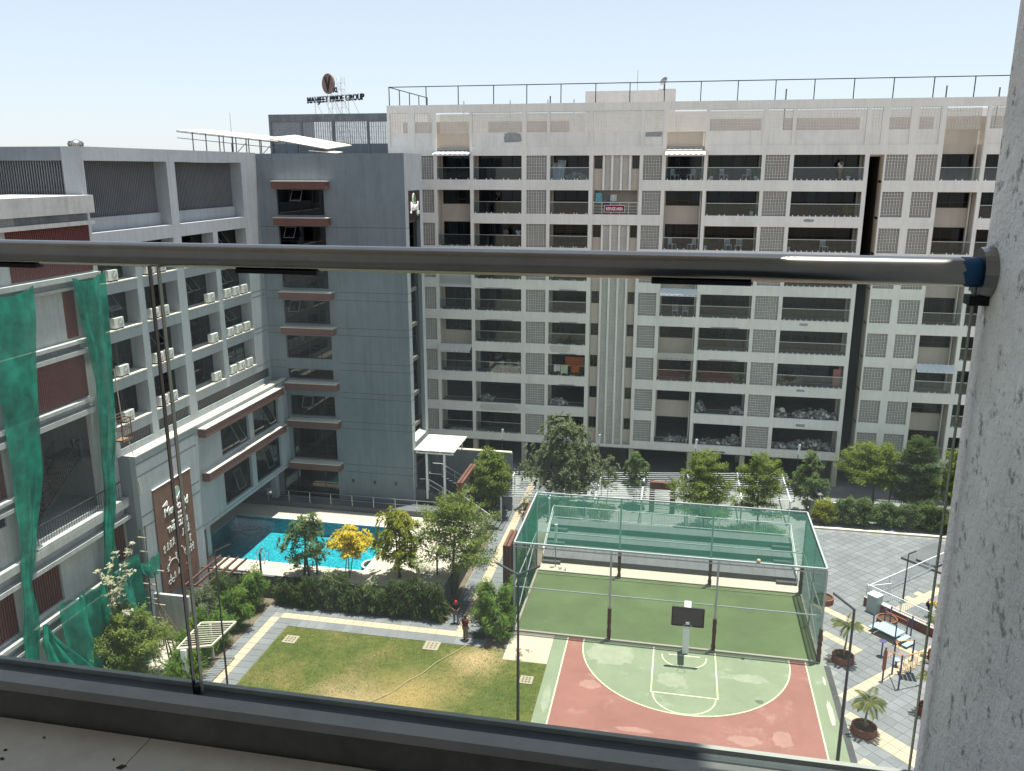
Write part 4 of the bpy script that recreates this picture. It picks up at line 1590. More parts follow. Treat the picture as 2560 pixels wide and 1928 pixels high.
def dry_patch(c, centre, radius, col):
    sub = nt.nodes.new('ShaderNodeVectorMath')
    sub.operation = 'DISTANCE'
    sub.inputs[1].default_value = centre
    ad = nt.nodes.new('ShaderNodeVectorMath')
    ad.operation = 'MULTIPLY_ADD'
    nn = _noise(nt, pos, 0.9, 4)
    ad.inputs[1].default_value = (2.0, 2.0, 0)
    nt.links.new(nn.outputs['Color'], ad.inputs[0])
    nt.links.new(pos, ad.inputs[2])
    nt.links.new(ad.outputs[0], sub.inputs[0])
    rr = _ramp(nt, sub.outputs['Value'], [(0.0, (0.85,) * 3), (1.0, (0, 0, 0))])
    mr = nt.nodes.new('ShaderNodeMapRange')
    mr.inputs['From Min'].default_value = radius * 0.15
    mr.inputs['From Max'].default_value = radius
    mr.inputs['To Min'].default_value = 0.8
    mr.inputs['To Max'].default_value = 0.0
    nt.links.new(sub.outputs['Value'], mr.inputs['Value'])
    return _mix(nt, mr.outputs['Result'], c, col)


c = dry_patch(c, (-12.6, 39.6, 0), 3.4, (0.30, 0.205, 0.085))
c = dry_patch(c, (-9.6, 43.9, 0), 2.0, (0.38, 0.27, 0.14))
c = dry_patch(c, (-15.8, 38.2, 0), 3.0, (0.36, 0.25, 0.14))
bs = nt.nodes.new('ShaderNodeBsdfPrincipled')
bs.inputs['Roughness'].default_value = 0.95
bs.inputs['Specular IOR Level'].default_value = 0.1
bp = nt.nodes.new('ShaderNodeBump')
bp.inputs['Strength'].default_value = 0.6
bp.inputs['Distance'].default_value = 0.05
nt.links.new(n3.outputs['Fac'], bp.inputs['Height'])
nt.links.new(bp.outputs['Normal'], bs.inputs['Normal'])
nt.links.new(c, bs.inputs['Base Color'])
nt.links.new(bs.outputs['BSDF'], out.inputs['Surface'])
mb = MB()
mb.quad((-23.33, 20, 0.004), (-6.56, 20, 0.004), (-6.56, 43.2, 0.004), (-23.33, 43.2, 0.004))
mb.quad((-23.33, 43.2, 0.004), (-9.25, 43.2, 0.004), (-9.25, 44.2, 0.004), (-23.33, 44.2, 0.004))
struct(mb, 'lawn', 'lawn')
leafy('grass_blade', (0.075, 0.105, 0.028), (0.19, 0.18, 0.07), 0.3, 0.6)
rg = random.Random(21)
mb = MB()
for k in range(42000):
    x, y = rg.uniform(-23.2, -6.6), rg.uniform(33.5, 44.15)
    if x > -9.3 and y > 43.15:
        continue
    if rg.random() < 0.35 and (x + 13.5) ** 2 + (y - 39) ** 2 < 9:
        continue
    h = rg.uniform(0.02, 0.06)
    a = rg.uniform(0, 2 * PI)
    w = 0.018
    dx, dy = math.cos(a) * w, math.sin(a) * w
    lx, ly = rg.uniform(-0.05, 0.05), rg.uniform(-0.05, 0.05)
    mb.tri((x - dx, y - dy, 0.004), (x + dx, y + dy, 0.004), (x + lx, y + ly, h))
tag(mb.build('grass', 'grass_blade'), 'patchy green and straw-coloured grass of the lawn', 'grass', kind='stuff')

# ---- tiles
TILES = {}


def tile(parent, x, y, w, d, mat, z=0.0, rz=0.0, name='tile'):
    key = (round(w, 3), round(d, 3), mat)
    if key not in TILES:
        b = MB()
        g = 0.012
        b.box(-w / 2 + g, w / 2 - g, -d / 2 + g, d / 2 - g, -0.006, 0.016)
        TILES[key] = b.mesh(name, [mat])
    o = link(name, TILES[key], parent, Vector((x, y, z)) - wloc(parent))
    if rz:
        o.rotation_euler = (0, 0, rz)
    return o


def strip_x(parent, x0, x1, y0, y1, mat, n):
    w = (x1 - x0) / n
    for k in range(n):
        tile(parent, x0 + (k + 0.5) * w, (y0 + y1) / 2, w, y1 - y0, mat if mat != 'paver_grey' or rg.random() < 0.7 else 'paver_grey_b')


def strip_y(parent, x0, x1, y0, y1, mat, n):
    d = (y1 - y0) / n
    for k in range(n):
        tile(parent, (x0 + x1) / 2, y0 + (k + 0.5) * d, x1 - x0, d, mat if mat != 'paver_grey' or rg.random() < 0.7 else 'paver_grey_b')


mb = MB()
mb.quad((-25.55, 44.2, -0.003), (-10.6, 44.2, -0.003), (-10.6, 46.42, -0.003), (-25.55, 46.42, -0.003))
gp = struct(mb, 'garden_path', 'grout')
strip_x(gp, -23.33, -10.7, 44.2, 45.06, 'paver_grey', 21)
strip_x(gp, -24.24, -12.04, 45.06, 45.7, 'paver_cream', 20)
strip_x(gp, -25.5, -12.7, 45.7, 46.4, 'paver_grey', 21)
mb = MB()
mb.quad((-25.55, 20, -0.002), (-23.33, 20, -0.002), (-23.33, 44.19, -0.002), (-25.55, 44.19, -0.002))
lp = struct(mb, 'left_path', 'grout')
strip_y(lp, -24.24, -23.34, 33.8, 45.06, 'paver_grey', 18)
strip_y(lp, -24.85, -24.24, 33.8, 45.06, 'paver_cream', 18)
strip_y(lp, -25.5, -24.85, 33.8, 45.7, 'paver_grey', 18)
mb = MB()
mb.quad((-13.6, 46.43, -0.0025), (-10.65, 46.43, -0.0025), (-10.65, 74, -0.0025), (-13.6, 74, -0.0025))
cp = struct(mb, 'court_path', 'grout')
strip_y(cp, -13.55, -12.7, 46.43, 72, 'paver_grey', 40)
strip_y(cp, -12.7, -12.04, 45.7, 72, 'paver_cream', 40)
strip_y(cp, -12.04, -10.7, 45.06, 72, 'paver_grey', 40)
tile(cp, -11.37, 45.4, 1.34, 0.68, 'paver_grey')

# ---- right-hand plaza, tiles laid diagonally
def plaza_mat(x, y):
    s, d = x + y, y - x
    if 62.6 < s < 63.5 and x < 16 or (59.2 < s < 60.25 and d > 36.3) or (36.35 < d < 37.4 and s < 60.25 and x > 9.2) or 32.75 < d < 33.85 or 50.5 < s < 51.6 and d < 33.8 or 47.6 < s < 48.6:
        return 'paver_cream'
    if 38.2 < d < 39.2 and s > 68:
        return 'paver_cream'
    return 'paver_grey' if rg.random() < 0.6 else 'paver_grey_b'


mb = MB()
mb.quad((8.98, 20, -0.001), (60, 20, -0.001), (60, 66.3, -0.001), (8.98, 66.3, -0.001))
PZ = struct(mb, 'plaza', 'grout')
pt = 0.92
cells = []
for i in range(-30, 120):
    for j in range(-40, 80):
        s, d = 40 + (i + 0.5) * pt, 20 + (j + 0.5) * pt
        x, y = (s - d) / 2, (s + d) / 2
        if x < 9.62 or x > 26 or y < 35.0 or y > 66.0:
            continue
        cells.append((x, y))
cells.sort(key=lambda c_: math.hypot(c_[0], c_[1]))
a45 = rad(45)
w45 = pt / math.sqrt(2)
rest = MB()
vis = 0
for x, y in cells:
    mt = plaza_mat(x, y)
    inview = (y - 37) * 0.24 + 12.2 > x
    if vis < 300 and inview:
        tile(PZ, x, y, w45, w45, mt, 0.0, a45)
        vis += 1
    else:
        rest.cur = {'paver_grey': 0, 'paver_grey_b': 1, 'paver_cream': 2}[mt]
        h = w45 / 2 - 0.012
        q = h * math.sqrt(2)
        rest.quad((x - q, y, 0.016), (x, y - q, 0.016), (x + q, y, 0.016), (x, y + q, 0.016))
o = rest.build('tile', ['paver_grey', 'paver_grey_b', 'paver_cream'], PZ)
o['kind'] = 'stuff'
mb = MB()
mb.box(9.26, 9.6, 20, 46.2, -0.02, 0.012)
struct(mb, 'drain_channel', 'bleacher_dark')

# ---- court
mb = MB()
mb.quad((-6.55, 20, 0.006), (9.25, 20, 0.006), (9.25, 46.38, 0.006), (-6.55, 46.38, 0.006))
struct(mb, 'sports_court', 'court_green')
mb = MB()
mb.quad((-5.72, 20, 0.010), (8.24, 20, 0.010), (8.24, 46.36, 0.010), (-5.72, 46.36, 0.010))
struct(mb, 'red_court_zone', 'court_red')
CX, R3, YC3 = 1.29, 6.02, 45.95
pts = [(CX + R3, 46.35)] + [(CX + R3 * math.cos(a), YC3 - R3 * math.sin(a)) for a in [PI * k / 48 for k in range(49)]] + [(CX - R3, 46.35)]
mb = MB()
mb.v = [(p[0], p[1], 0.014) for p in pts]
mb.f = [tuple(range(len(pts)))[::-1]]
mb.mi = [0]
struct(mb, 'three_point_zone', 'court_green')


def line(mb, pts, w=0.07, z=0.018):
    for (x0, y0), (x1, y1) in zip(pts[:-1], pts[1:]):
        dx, dy = x1 - x0, y1 - y0
        L = math.hypot(dx, dy)
        nx, ny = -dy / L * w / 2, dx / L * w / 2
        ex, ey = dx / L * w * 0.12, dy / L * w * 0.12
        mb.quad((x0 - ex + nx, y0 - ey + ny, z), (x0 - ex - nx, y0 - ey - ny, z), (x1 + ex - nx, y1 + ey - ny, z), (x1 + ex + nx, y1 + ey + ny, z))


mb = MB()
line(mb, pts)
line(mb, [(-5.72, 20), (-5.72, 46.35)], z=0.019)
line(mb, [(8.24, 20), (8.24, 46.35)], z=0.019)
line(mb, [(-0.5, 46.3), (-0.5, 41.69)], z=0.022)
line(mb, [(3.1, 46.3), (3.1, 41.69)], z=0.022)
line(mb, [(-0.53, 41.69), (3.13, 41.69)], z=0.025)
line(mb, [(CX + 1.7 * math.cos(a), 41.66 - 1.66 * math.sin(a)) for a in [PI * k / 28 for k in range(29)]], z=0.0215)
line(mb, [(CX - 0.9, 45.65), (CX + 0.9, 45.65)], z=0.0235)
line(mb, [(CX + 1.28, 45.6)] + [(CX + 1.28 * math.cos(a), 45.5 - 1.15 * math.sin(a)) for a in [PI * k / 24 for k in range(25)]] + [(CX - 1.28, 45.6)], z=0.0225)
struct(mb, 'court_marking', 'court_line')
paint('court_faded', (0.235, 0.25, 0.185), 0.85, 0.12, 1.2)
paint('court_pink', (0.285, 0.16, 0.135), 0.85, 0.12, 1.2)
paint('court_wet', (0.085, 0.10, 0.068), 0.6, 0.15, 2.0)


def stain(cx, cy, rx, ry, mat, seed, z, square=1.0):
    r = random.Random(seed)
    n = 26
    b = MB()
    for k in range(n):
        t = 2 * PI * k / n
        q = 1 - 0.3 * r.random()
        ca, sa = math.cos(t), math.sin(t)
        b.v.append((cx + rx * q * math.copysign(abs(ca) ** square, ca), cy + ry * q * math.copysign(abs(sa) ** square, sa), z))
    b.f.append(tuple(range(n)))
    b.mi.append(0)
    return struct(b, 'court_stain', mat)


stain(-3.0, 45.0, 1.5, 1.1, 'court_faded', 1, 0.0155, 0.4)
stain(5.3, 41.9, 0.28, 0.2, 'court_wet', 2, 0.0158)
stain(-3.9, 41.7, 0.7, 0.5, 'court_pink', 3, 0.0125)
stain(4.3, 38.4, 0.9, 0.5, 'court_pink', 4, 0.0125)
stain(-1.2, 38.2, 1.1, 0.25, 'court_pink', 5, 0.0125)
stain(6.2, 38.9, 0.6, 0.8, 'court_pink', 6, 0.0126)
stain(0.6, 43.0, 0.9, 0.8, 'court_faded', 7, 0.0155)
stain(5.0, 44.0, 1.1, 0.5, 'court_faded', 8, 0.0156)
stain(8.95, 41.6, 0.16, 1.3, 'concrete_strip', 9, 0.009)
stain(9.05, 44.6, 0.08, 0.5, 'concrete_strip', 10, 0.009)
stain(-6.1, 40.0, 0.25, 1.4, 'court_faded', 11, 0.009)
mb = MB()
mb.box(-9.22, -6.57, 43.2, 46.36, -0.02, 0.012)
struct(mb, 'concrete_apron', 'concrete_pale')
mb = MB()
mb.quad((-9.0, 46.6, 0.008), (8.95, 46.6, 0.008), (8.95, 54.75, 0.008), (-9.0, 54.75, 0.008))
struct(mb, 'turf_pitch', 'turf')
mb = MB()
mb.box(-9.1, 9.1, 46.42, 46.58, 0, 0.09)
mb.box(-9.1, 9.1, 54.76, 54.9, 0, 0.12)
mb.box(-9.16, -9.02, 46.585, 54.755, 0, 0.09)
mb.box(8.98, 9.12, 46.585, 54.755, 0, 0.09)
struct(mb, 'pitch_kerb', 'concrete_strip')
mb = MB()
mb.box(-9.0, 9.0, 54.905, 56.3, -0.02, 0.03)
struct(mb, 'concrete_walk', 'concrete_strip')

# ---- pool and deck
DZ = 1.5
mb = MB()
PX0, PX1, PY0, PY1 = -33.5, -20.2, 49.5, 56.6
for b in ((-36, -14.2, 47.61, PY0), (-36, -14.2, PY1, 59.0), (-36, PX0, PY0 + 0.001, PY1 - 0.001), (PX1, -14.2, PY0 + 0.001, PY1 - 0.001)):
    mb.box(b[0], b[1], b[2], b[3], 0.0, DZ)
deck = struct(mb, 'pool_deck', 'deck_stone')
paint('pool_coping', (0.52, 0.48, 0.43), 0.8, 0.06, 1.0)
mb = MB()
for b in ((PX0, PX1 + 0.3, PY0 - 0.3, PY0), (PX0, PX1 + 0.3, PY1, PY1 + 0.3), (PX1, PX1 + 0.3, PY0 + 0.001, PY1 - 0.001)):
    mb.box(b[0], b[1], b[2], b[3], DZ, DZ + 0.025)
mb.build('coping', 'pool_coping', deck)
m, nt, out = _base('pool_caustic_tile')
geo = nt.nodes.new('ShaderNodeNewGeometry')
nn = _noise(nt, geo.outputs['Position'], 1.6, 3)
va = nt.nodes.new('ShaderNodeVectorMath')
va.operation = 'MULTIPLY_ADD'
va.inputs[1].default_value = (0.9, 0.9, 0.0)
nt.links.new(nn.outputs['Color'], va.inputs[0])
nt.links.new(geo.outputs['Position'], va.inputs[2])
vo = nt.nodes.new('ShaderNodeTexVoronoi')
vo.feature = 'DISTANCE_TO_EDGE'
vo.inputs['Scale'].default_value = 3.2
nt.links.new(va.outputs[0], vo.inputs['Vector'])
rp = _ramp(nt, vo.outputs['Distance'], [(0.0, (0.10, 0.42, 0.46)), (0.10, (0.018, 0.25, 0.30)), (0.4, (0.010, 0.19, 0.24))])  # pale web paints light rippled by the water onto the tiles
bs = nt.nodes.new('ShaderNodeBsdfPrincipled')
bs.inputs['Roughness'].default_value = 0.6
nt.links.new(rp.outputs['Color'], bs.inputs['Base Color'])
nt.links.new(bs.outputs['BSDF'], out.inputs['Surface'])
mb = MB()
mb.quad((PX0, PY0, 0.3), (PX1, PY0, 0.3), (PX1, PY1, 0.3), (PX0, PY1, 0.3))
for a, b in (((PX0 + .002, PY0 + .002), (PX1 - .002, PY0 + .002)), ((PX0 + .002, PY1 - .002), (PX1 - .002, PY1 - .002)), ((PX0 + .002, PY0), (PX0 + .002, PY1)), ((PX1 - .002, PY0), (PX1 - .002, PY1))):
    mb.quad((*a, 0.3), (*b, 0.3), (*b, DZ - 0.01), (*a, DZ - 0.01))
struct(mb, 'pool_basin', 'pool_caustic_tile')
m, nt, out = _base('water')
tr = nt.nodes.new('ShaderNodeBsdfTransparent')
tr.inputs['Color'].default_value = (0.55, 0.93, 0.97, 1)
gl = nt.nodes.new('ShaderNodeBsdfGlossy')
gl.inputs['Roughness'].default_value = 0.03
geo = nt.nodes.new('ShaderNodeNewGeometry')
nn = _noise(nt, geo.outputs['Position'], 2.4, 4)
bp = nt.nodes.new('ShaderNodeBump')
bp.inputs['Strength'].default_value = 0.35
bp.inputs['Distance'].default_value = 0.12
nt.links.new(nn.outputs['Fac'], bp.inputs['Height'])
nt.links.new(bp.outputs['Normal'], gl.inputs['Normal'])
fr = nt.nodes.new('ShaderNodeFresnel')
fr.inputs['IOR'].default_value = 1.33
nt.links.new(bp.outputs['Normal'], fr.inputs['Normal'])
mx = nt.nodes.new('ShaderNodeMixShader')
nt.links.new(fr.outputs['Fac'], mx.inputs['Fac'])
nt.links.new(tr.outputs['BSDF'], mx.inputs[1])
nt.links.new(gl.outputs['BSDF'], mx.inputs[2])
nt.links.new(mx.outputs['Shader'], out.inputs['Surface'])
mb = MB()
mb.quad((PX0 + .003, PY0 + .003, DZ - 0.1), (PX1 - .003, PY0 + .003, DZ - 0.1), (PX1 - .003, PY1 - .003, DZ - 0.1), (PX0 + .003, PY1 - .003, DZ - 0.1))
struct(mb, 'pool_water', 'water')
mb = MB()
mb.box(-36, -14.0, 47.4, 47.6, 0, DZ + 0.06)
mb.box(-14.19, -14.0, 47.61, 60.0, 0, DZ + 0.06)
tag(mb.build('retaining_wall', 'retaining'), 'dark grey retaining wall holding up the pool deck behind the hedge', 'wall')
mb = MB()
mb.box(-36, -17.5, 59.0, YT - 0.01, 0.0, DZ + 0.42)
struct(mb, 'pool_walkway', 'bleacher')
# steel railing on the walkway
PR = thing('pool_railing', 'long steel railing on the dark walkway behind the pool', 'railing', (-24, 59.1, DZ + 0.42))
x = -32.0
while x < -17.4:
    mb = MB()
    mb.tube((x, 59.1, DZ + 0.42), (x, 59.1, DZ + 1.33), 0.022, n=6)
    mb.build('post', 'steel', PR)
    x += 1.8
for z in (DZ + 1.34, DZ + 0.9):
    mb = MB()
    mb.tube((-32.2, 59.1, z), (-17.6, 59.1, z), 0.025, n=6)
    mb.build('rail', 'steel', PR)
# whirlpool tub at the near end
JT_ = thing('curved_bench', 'white curved bench wall at the near edge of the pool', 'bench', (-20.9, 50.2, DZ))
mb = MB()
for k in range(16):
    a0, a1 = PI * 0.5 + PI * k / 15, PI * 0.5 + PI * (k + 1) / 15
    P = lambda r, a, z: (-19.9 + r * math.cos(a), 50.5 + r * math.sin(a), z)
    mb.hexa([P(0.65, a0, DZ - 0.3), P(0.8, a0, DZ - 0.3), P(0.8, a1, DZ - 0.3), P(0.65, a1, DZ - 0.3), P(0.65, a0, DZ + 0.05), P(0.8, a0, DZ + 0.05), P(0.8, a1, DZ + 0.05), P(0.65, a1, DZ + 0.05)])
mb.build('curved_wall', 'pool_coping', JT_)
mb = MB()
mb.path([(-27.9, 49.2, DZ), (-27.9, 49.2, DZ + 0.7), (-27.9, 49.45, DZ + 0.85), (-27.9, 49.8, DZ + 0.7), (-27.9, 49.8, DZ - 0.4)], 0.025, 6)
mb.path([(-27.3, 49.2, DZ), (-27.3, 49.2, DZ + 0.7), (-27.3, 49.45, DZ + 0.85), (-27.3, 49.8, DZ + 0.7), (-27.3, 49.8, DZ - 0.4)], 0.025, 6)
for z in (-0.1, -0.35):
    mb.tube((-27.9, 49.8, DZ + z), (-27.3, 49.8, DZ + z), 0.02, n=6)
tag(mb.build('pool_ladder', 'steel', smooth=True), 'steel ladder hoops at the near edge of the pool', 'ladder')

# ------------------------------------------------------------------ bleachers
BL = thing('bleacher_steps', 'dark stone bleacher steps rising behind the netted pitch', 'bleacher', (0, 58.5, 0))
for y0, y1, z in ((56.3, 58.6, 0.45), (58.6, 60.1, 0.9), (60.1, 61.3, 1.35)):
    mb = MB()
    mb.box(-9.0, 9.0, y0 + 0.001, y1 if z > 1.3 else 61.3, 0.0 if z < 0.5 else z - 0.45 + 0.001, z - 0.03)
    tr_ = mb.build('step', 'bleacher_dark', BL)
    nt_ = 24
    for k in range(nt_):
        w = 18.0 / nt_
        tile(tr_, -9 + (k + 0.5) * w, (y0 + y1) / 2 - 0.02, w, y1 - y0, 'bleacher', z - 0.026, name='slab')
for sx in (-1, 1):
    for k, (y, z) in enumerate(((55.95, 0.22), (58.25, 0.67), (59.75, 1.12))):
        mb = MB()
        xa, xb = (-8.95, -7.6) if sx < 0 else (7.55, 8.95)
        mb.box(xa, xb, y, y + 0.42, z - 0.24, z)
        mb.build('half_step', 'bleacher_dark', BL)


def bar_rail(name, label, p0, p1, h=1.0, pitch=0.13, mat='white_metal', group=None, post_every=2.5, z0=0.08):
    """railing of thin uprights between two rails"""
    p0, p1 = Vector(p0), Vector(p1)
    d = p1 - p0
    L = d.length
    u = d / L
    t = thing(name, label, 'railing', tuple((p0 + p1) / 2), 0, group)
    for zz in (z0, h):
        b = MB()
        b.bar(p0 + Vector((0, 0, zz)), p1 + Vector((0, 0, zz)), 0.045, 0.045)
        b.build('rail', mat, t)
    n = max(1, round(L / post_every))
    for k in range(n + 1):
        b = MB()
        q = p0 + d * (k / n)
        b.bar(q, q + Vector((0, 0, h + 0.03)), 0.07, 0.07)
        b.build('post', mat, t)
    b = MB()
    k = pitch
    while k < L:
        q = p0 + u * k
        b.bar(q + Vector((0, 0, z0)), q + Vector((0, 0, h)), 0.02, 0.02)
        k += pitch
    o = b.build('upright', mat, t)
    o['kind'] = 'stuff'
    return t


bar_rail('bleacher_railing', 'white bar railing along the top of the bleachers', (-8.9, 61.35, 1.35), (8.9, 61.35, 1.35), 1.0)
mb = MB()
for x in (8.93, -8.93):
    pts = [(x, 56.3, 0.0), (x, 56.3, 1.0), (x, 61.2, 2.35)]
    mb.path(pts, 0.03, 6)
    mb.path([(x, 56.3, 0.55), (x, 61.2, 1.9)], 0.025, 6)
tag(mb.build('handrail', 'white_metal'), 'sloping white handrails at the two ends of the bleachers', 'handrail')
# ------------------------------------------------------------------ our own balcony in the foreground
paint('kerb_stone', (0.14, 0.137, 0.12), 0.85, 0.22, 3.0, bump=0.15, bscale=30, spots=((0.09, 0.085, 0.08), 4.0, 0.58, 0.2))
paint('kerb_top', (0.27, 0.265, 0.25), 0.75, 0.12, 6.0, bump=0.1, bscale=60)
paint('channel', (0.05, 0.055, 0.06), 0.5, 0.2, 8.0)
paint('floor_tile', (0.55, 0.50, 0.43), 0.65, 0.14, 2.2, bump=0.08, bscale=40, spots=((0.20, 0.17, 0.13), 1.3, 0.56, 0.25))
paint('rough_plaster', (0.88, 0.865, 0.83), 0.95, 0.14, 2.2, bump=0.8, bscale=30, spots=((0.34, 0.33, 0.31), 22.0, 0.565, 0.10))
paint('room_paint', (0.70, 0.68, 0.64), 0.9, 0.05, 0.8)
paint('rubber', (0.008, 0.008, 0.009), 0.7, 0.1)
paint('blue_tape', (0.012, 0.085, 0.20), 0.45, 0.15, 12.0)
paint('old_steel', (0.27, 0.265, 0.25), 0.2, 0.10, 9.0, metal=1.0, spots=((0.20, 0.19, 0.17), 22.0, 0.66, 0.12))
paint('glass_edge', (0.008, 0.014, 0.012), 0.2, 0.1, spec=0.6)
paint('glass_edge_pale', (0.20, 0.20, 0.16), 0.25, 0.1, spec=0.6)
glassy('balcony_glass', (0.93, 0.975, 0.955), 0.0, 1.4, dust=0.018, dust_col=(0.85, 0.9, 0.88))
FZ, KZ, YG = 26.47, 26.59, 1.875
mb = MB()
mb.box(-7.0, 0.7, -1.6, 1.795, FZ - 0.2, FZ - 0.012)
bf = struct(mb, 'balcony_floor', 'channel')
for i in range(6):
    for j in range(3):
        xa, ya = -1.38 - 1.2 * (i - 1), 1.79 - 1.2 * (j + 1)
        b = MB()
        b.box(xa - 1.2 + 0.0015, xa - 0.0015, ya + 0.0015, ya + 1.2 - 0.0015, FZ - 0.012, FZ)
        if xa > 0.5:
            pass
        b.build('tile', 'floor_tile', bf)
mb = MB()
mb.box(-7.0, 0.62, 1.80, 1.90, FZ - 0.5, KZ - 0.03)
kb = struct(mb, 'balcony_kerb', 'kerb_stone')
mb = MB()
mb.box(-7.0, 0.615, 1.79, 1.838, KZ - 0.0295, KZ)
mb.box(-7.0, 0.615, 1.893, 1.908, KZ - 0.0295, KZ - 0.004)
mb.build('kerb_cap', 'kerb_top', kb)
mb = MB()
mb.box(-7.0, 0.612, 1.8385, 1.8925, KZ - 0.029, KZ - 0.018)
mb.build('glass_channel', 'channel', kb)
# side wall with a rounded outer corner
pl = []
r = 0.05
for k in range(9):
    a = PI - (PI / 2) * k / 8
    pl.append((0.616 + r + r * math.cos(a), 1.96 - r + r * math.sin(a)))
pts = [(1.6, -1.6), (1.6, 1.96)] + pl[::-1] + [(0.616, -1.6)]
mb = MB()
mb.prism(pts, FZ - 3.0, 32.39)
struct(mb, 'balcony_side_wall', 'rough_plaster')
mb = MB()
mb.box(-7.0, 0.614, -1.6, 2.5, 32.4, 32.6)
struct(mb, 'unseen_ceiling', 'room_paint')  # unseen slab, raised to admit sky light and extended to shade the rail
mb = MB()
mb.box(-7.2, 0.614, -1.85, -1.61, FZ - 0.5, 32.39)
struct(mb, 'balcony_back_wall', 'room_paint')

GB = thing('balcony_balustrade', 'stainless steel handrail on frameless glass panels across the foreground', 'balustrade', (-1.0, YG, KZ))
RZ = 27.796
mb = MB()
mb.tube((-7.0, YG, RZ), (0.605, YG, RZ), 0.030, n=40, caps=False)
hr = mb.build('handrail', 'old_steel', GB, smooth=True)
mb = MB()
n = 24
for k in range(n):
    a0, a1 = 2 * PI * k / n, 2 * PI * (k + 1) / n
    P = lambda x, rr, a: (x, YG + rr * math.cos(a), RZ + rr * math.sin(a))
    mb.quad(P(0.592, 0.031, a0), P(0.592, 0.031, a1), P(0.592, 0.050, a1), P(0.592, 0.050, a0))
    mb.quad(P(0.592, 0.050, a0), P(0.592, 0.050, a1), P(0.6155, 0.054, a1), P(0.6155, 0.054, a0))
mb.build('wall_flange', 'old_steel', hr, smooth=False)
mb = MB()
for k in range(14):
    a0, a1 = rad(60 + 14 * k), rad(60 + 14 * (k + 1))
    xr = 0.598 - 0.006 * math.sin(k * 1.3)
    xl = 0.560 + 0.003 * math.sin(k * 2.1) + (0.008 if k > 10 else 0)
    P = lambda x, a: (x, YG + 0.0307 * math.cos(a), RZ + 0.0307 * math.sin(a))
    mb.quad(P(xl, a0), P(xr, a0), P(xr, a1), P(xl, a1))
mb.build('blue_tape', 'blue_tape', hr, smooth=True)
mb = MB()
mb.box(0.578, 0.615, YG - 0.02, YG + 0.02, RZ - 0.066, RZ - 0.047)
mb.build('sealant_lump', 'rubber', hr)
for x0, x1 in ((-1.9, -1.598), (-1.05, -0.842), (-0.062, 0.148)):
    mb = MB()
    mb.box(x0, x1, YG - 0.014, YG + 0.014, RZ - 0.0385, RZ - 0.0285)
    mb.build('rubber_strip', 'rubber', GB)
for x0, x1, em, side in ((-7.0, -1.288, 'glass_edge', 1), (-1.262, 0.590, 'glass_edge_pale', -1)):
    mb = MB()
    mb.box(x0, x1, YG - 0.006, YG + 0.006, KZ - 0.016, RZ - 0.026)
    g = mb.build('glass_panel', 'balcony_glass', GB)
    mb = MB()
    xe = x1 if side > 0 else x0
    mb.box(xe - 0.0005 if side > 0 else xe - 0.0025, xe + 0.0025 if side > 0 else xe + 0.0005, YG - 0.0062, YG + 0.0062, KZ - 0.015, RZ - 0.0262)
    mb.build('panel_edge', em, g)
mb = MB()
mb.box(-1.284, -1.266, YG - 0.012, YG + 0.012, KZ - 0.0175, KZ + 0.006)
mb.build('spacer_block', 'rubber', GB)
mb = MB()
mb.box(0.5905, 0.5925, YG - 0.0065, YG + 0.0065, KZ - 0.015, RZ - 0.0262)
mb.build('panel_edge', 'glass_edge_pale', GB)
rb = random.Random(8)
mb = MB()
for k in range(26):
    x, y, s = rb.uniform(-2.1, -0.2), rb.uniform(1.25, 1.75), rb.uniform(0.004, 0.014)
    a = rb.uniform(0, PI)
    c, d = math.cos(a) * s, math.sin(a) * s
    mb.hexa([(x - c, y - d, FZ + .0005), (x + d * .5, y - c * .5, FZ + .0005), (x + c, y + d, FZ + .0005), (x - d * .5, y + c * .5, FZ + .0005),
             (x - c, y - d, FZ + .004), (x + d * .5, y - c * .5, FZ + .006), (x + c, y + d, FZ + .003), (x - d * .5, y + c * .5, FZ + .005)])
tag(mb.build('grit', 'soil'), 'bits of dry leaf and grit on the balcony floor', 'grit', kind='stuff')
# ------------------------------------------------------------------ netted pitch
cloth('net_green', (0.035, 0.150, 0.115), alpha=0.40, trans=0.4, scale=0.6, var=0.15)
cloth('net_green_side', (0.010, 0.15, 0.105), alpha=0.78, trans=0.4, scale=0.6, var=0.15)
cloth('net_clear', (0.65, 0.66, 0.62), alpha=0.07, trans=0.4, scale=0.6, var=0.1)
paint('post_grey', (0.34, 0.37, 0.37), 0.5, 0.06, 1.0)
paint('padding', (0.115, 0.062, 0.05), 0.9, 0.2, 5.0)
CG = thing('pitch_cage', 'tall grey steel cage hung with green netting round the small turf pitch', 'cage', (0, 50.6, 0))
NX = (-9.15, -3.25, 2.98, 8.98)
YN, YF, ZC = 46.5, 54.83, 5.92
for y in (YN, YF):
    for x in NX:
        mb = MB()
        mb.box(x - 0.055, x + 0.055, y - 0.055, y + 0.055, 0.0, ZC)
        p = mb.build('post', 'post_grey', CG)
        if x != NX[0]:
            mb = MB()
            z = 0.1
            rp_ = random.Random(int(x * 10 + y))
            while z < 2.0:
                w = 0.085 + rp_.uniform(0, 0.04)
                mb.box(x - w, x + w, y - w, y + w, z, z + 0.17)
                z += 0.172
            mb.build('padding', 'padding', p)
for z, r in ((ZC, 0.05), (ZC - 0.22, 0.03), (3.0, 0.03)):
    for y in (YN, YF):
        mb = MB()
        mb.box(NX[0], NX[3], y - r, y + r, z + 0.002, z + 2 * r)
        mb.build('rail', 'post_grey', CG)
    for x in (NX[0], NX[3]):
        mb = MB()
        mb.box(x - r, x + r, YN + 0.06, YF - 0.06, z + 0.001, z + 2 * r - 0.001)
        mb.build('rail', 'post_grey', CG)
mb = MB()
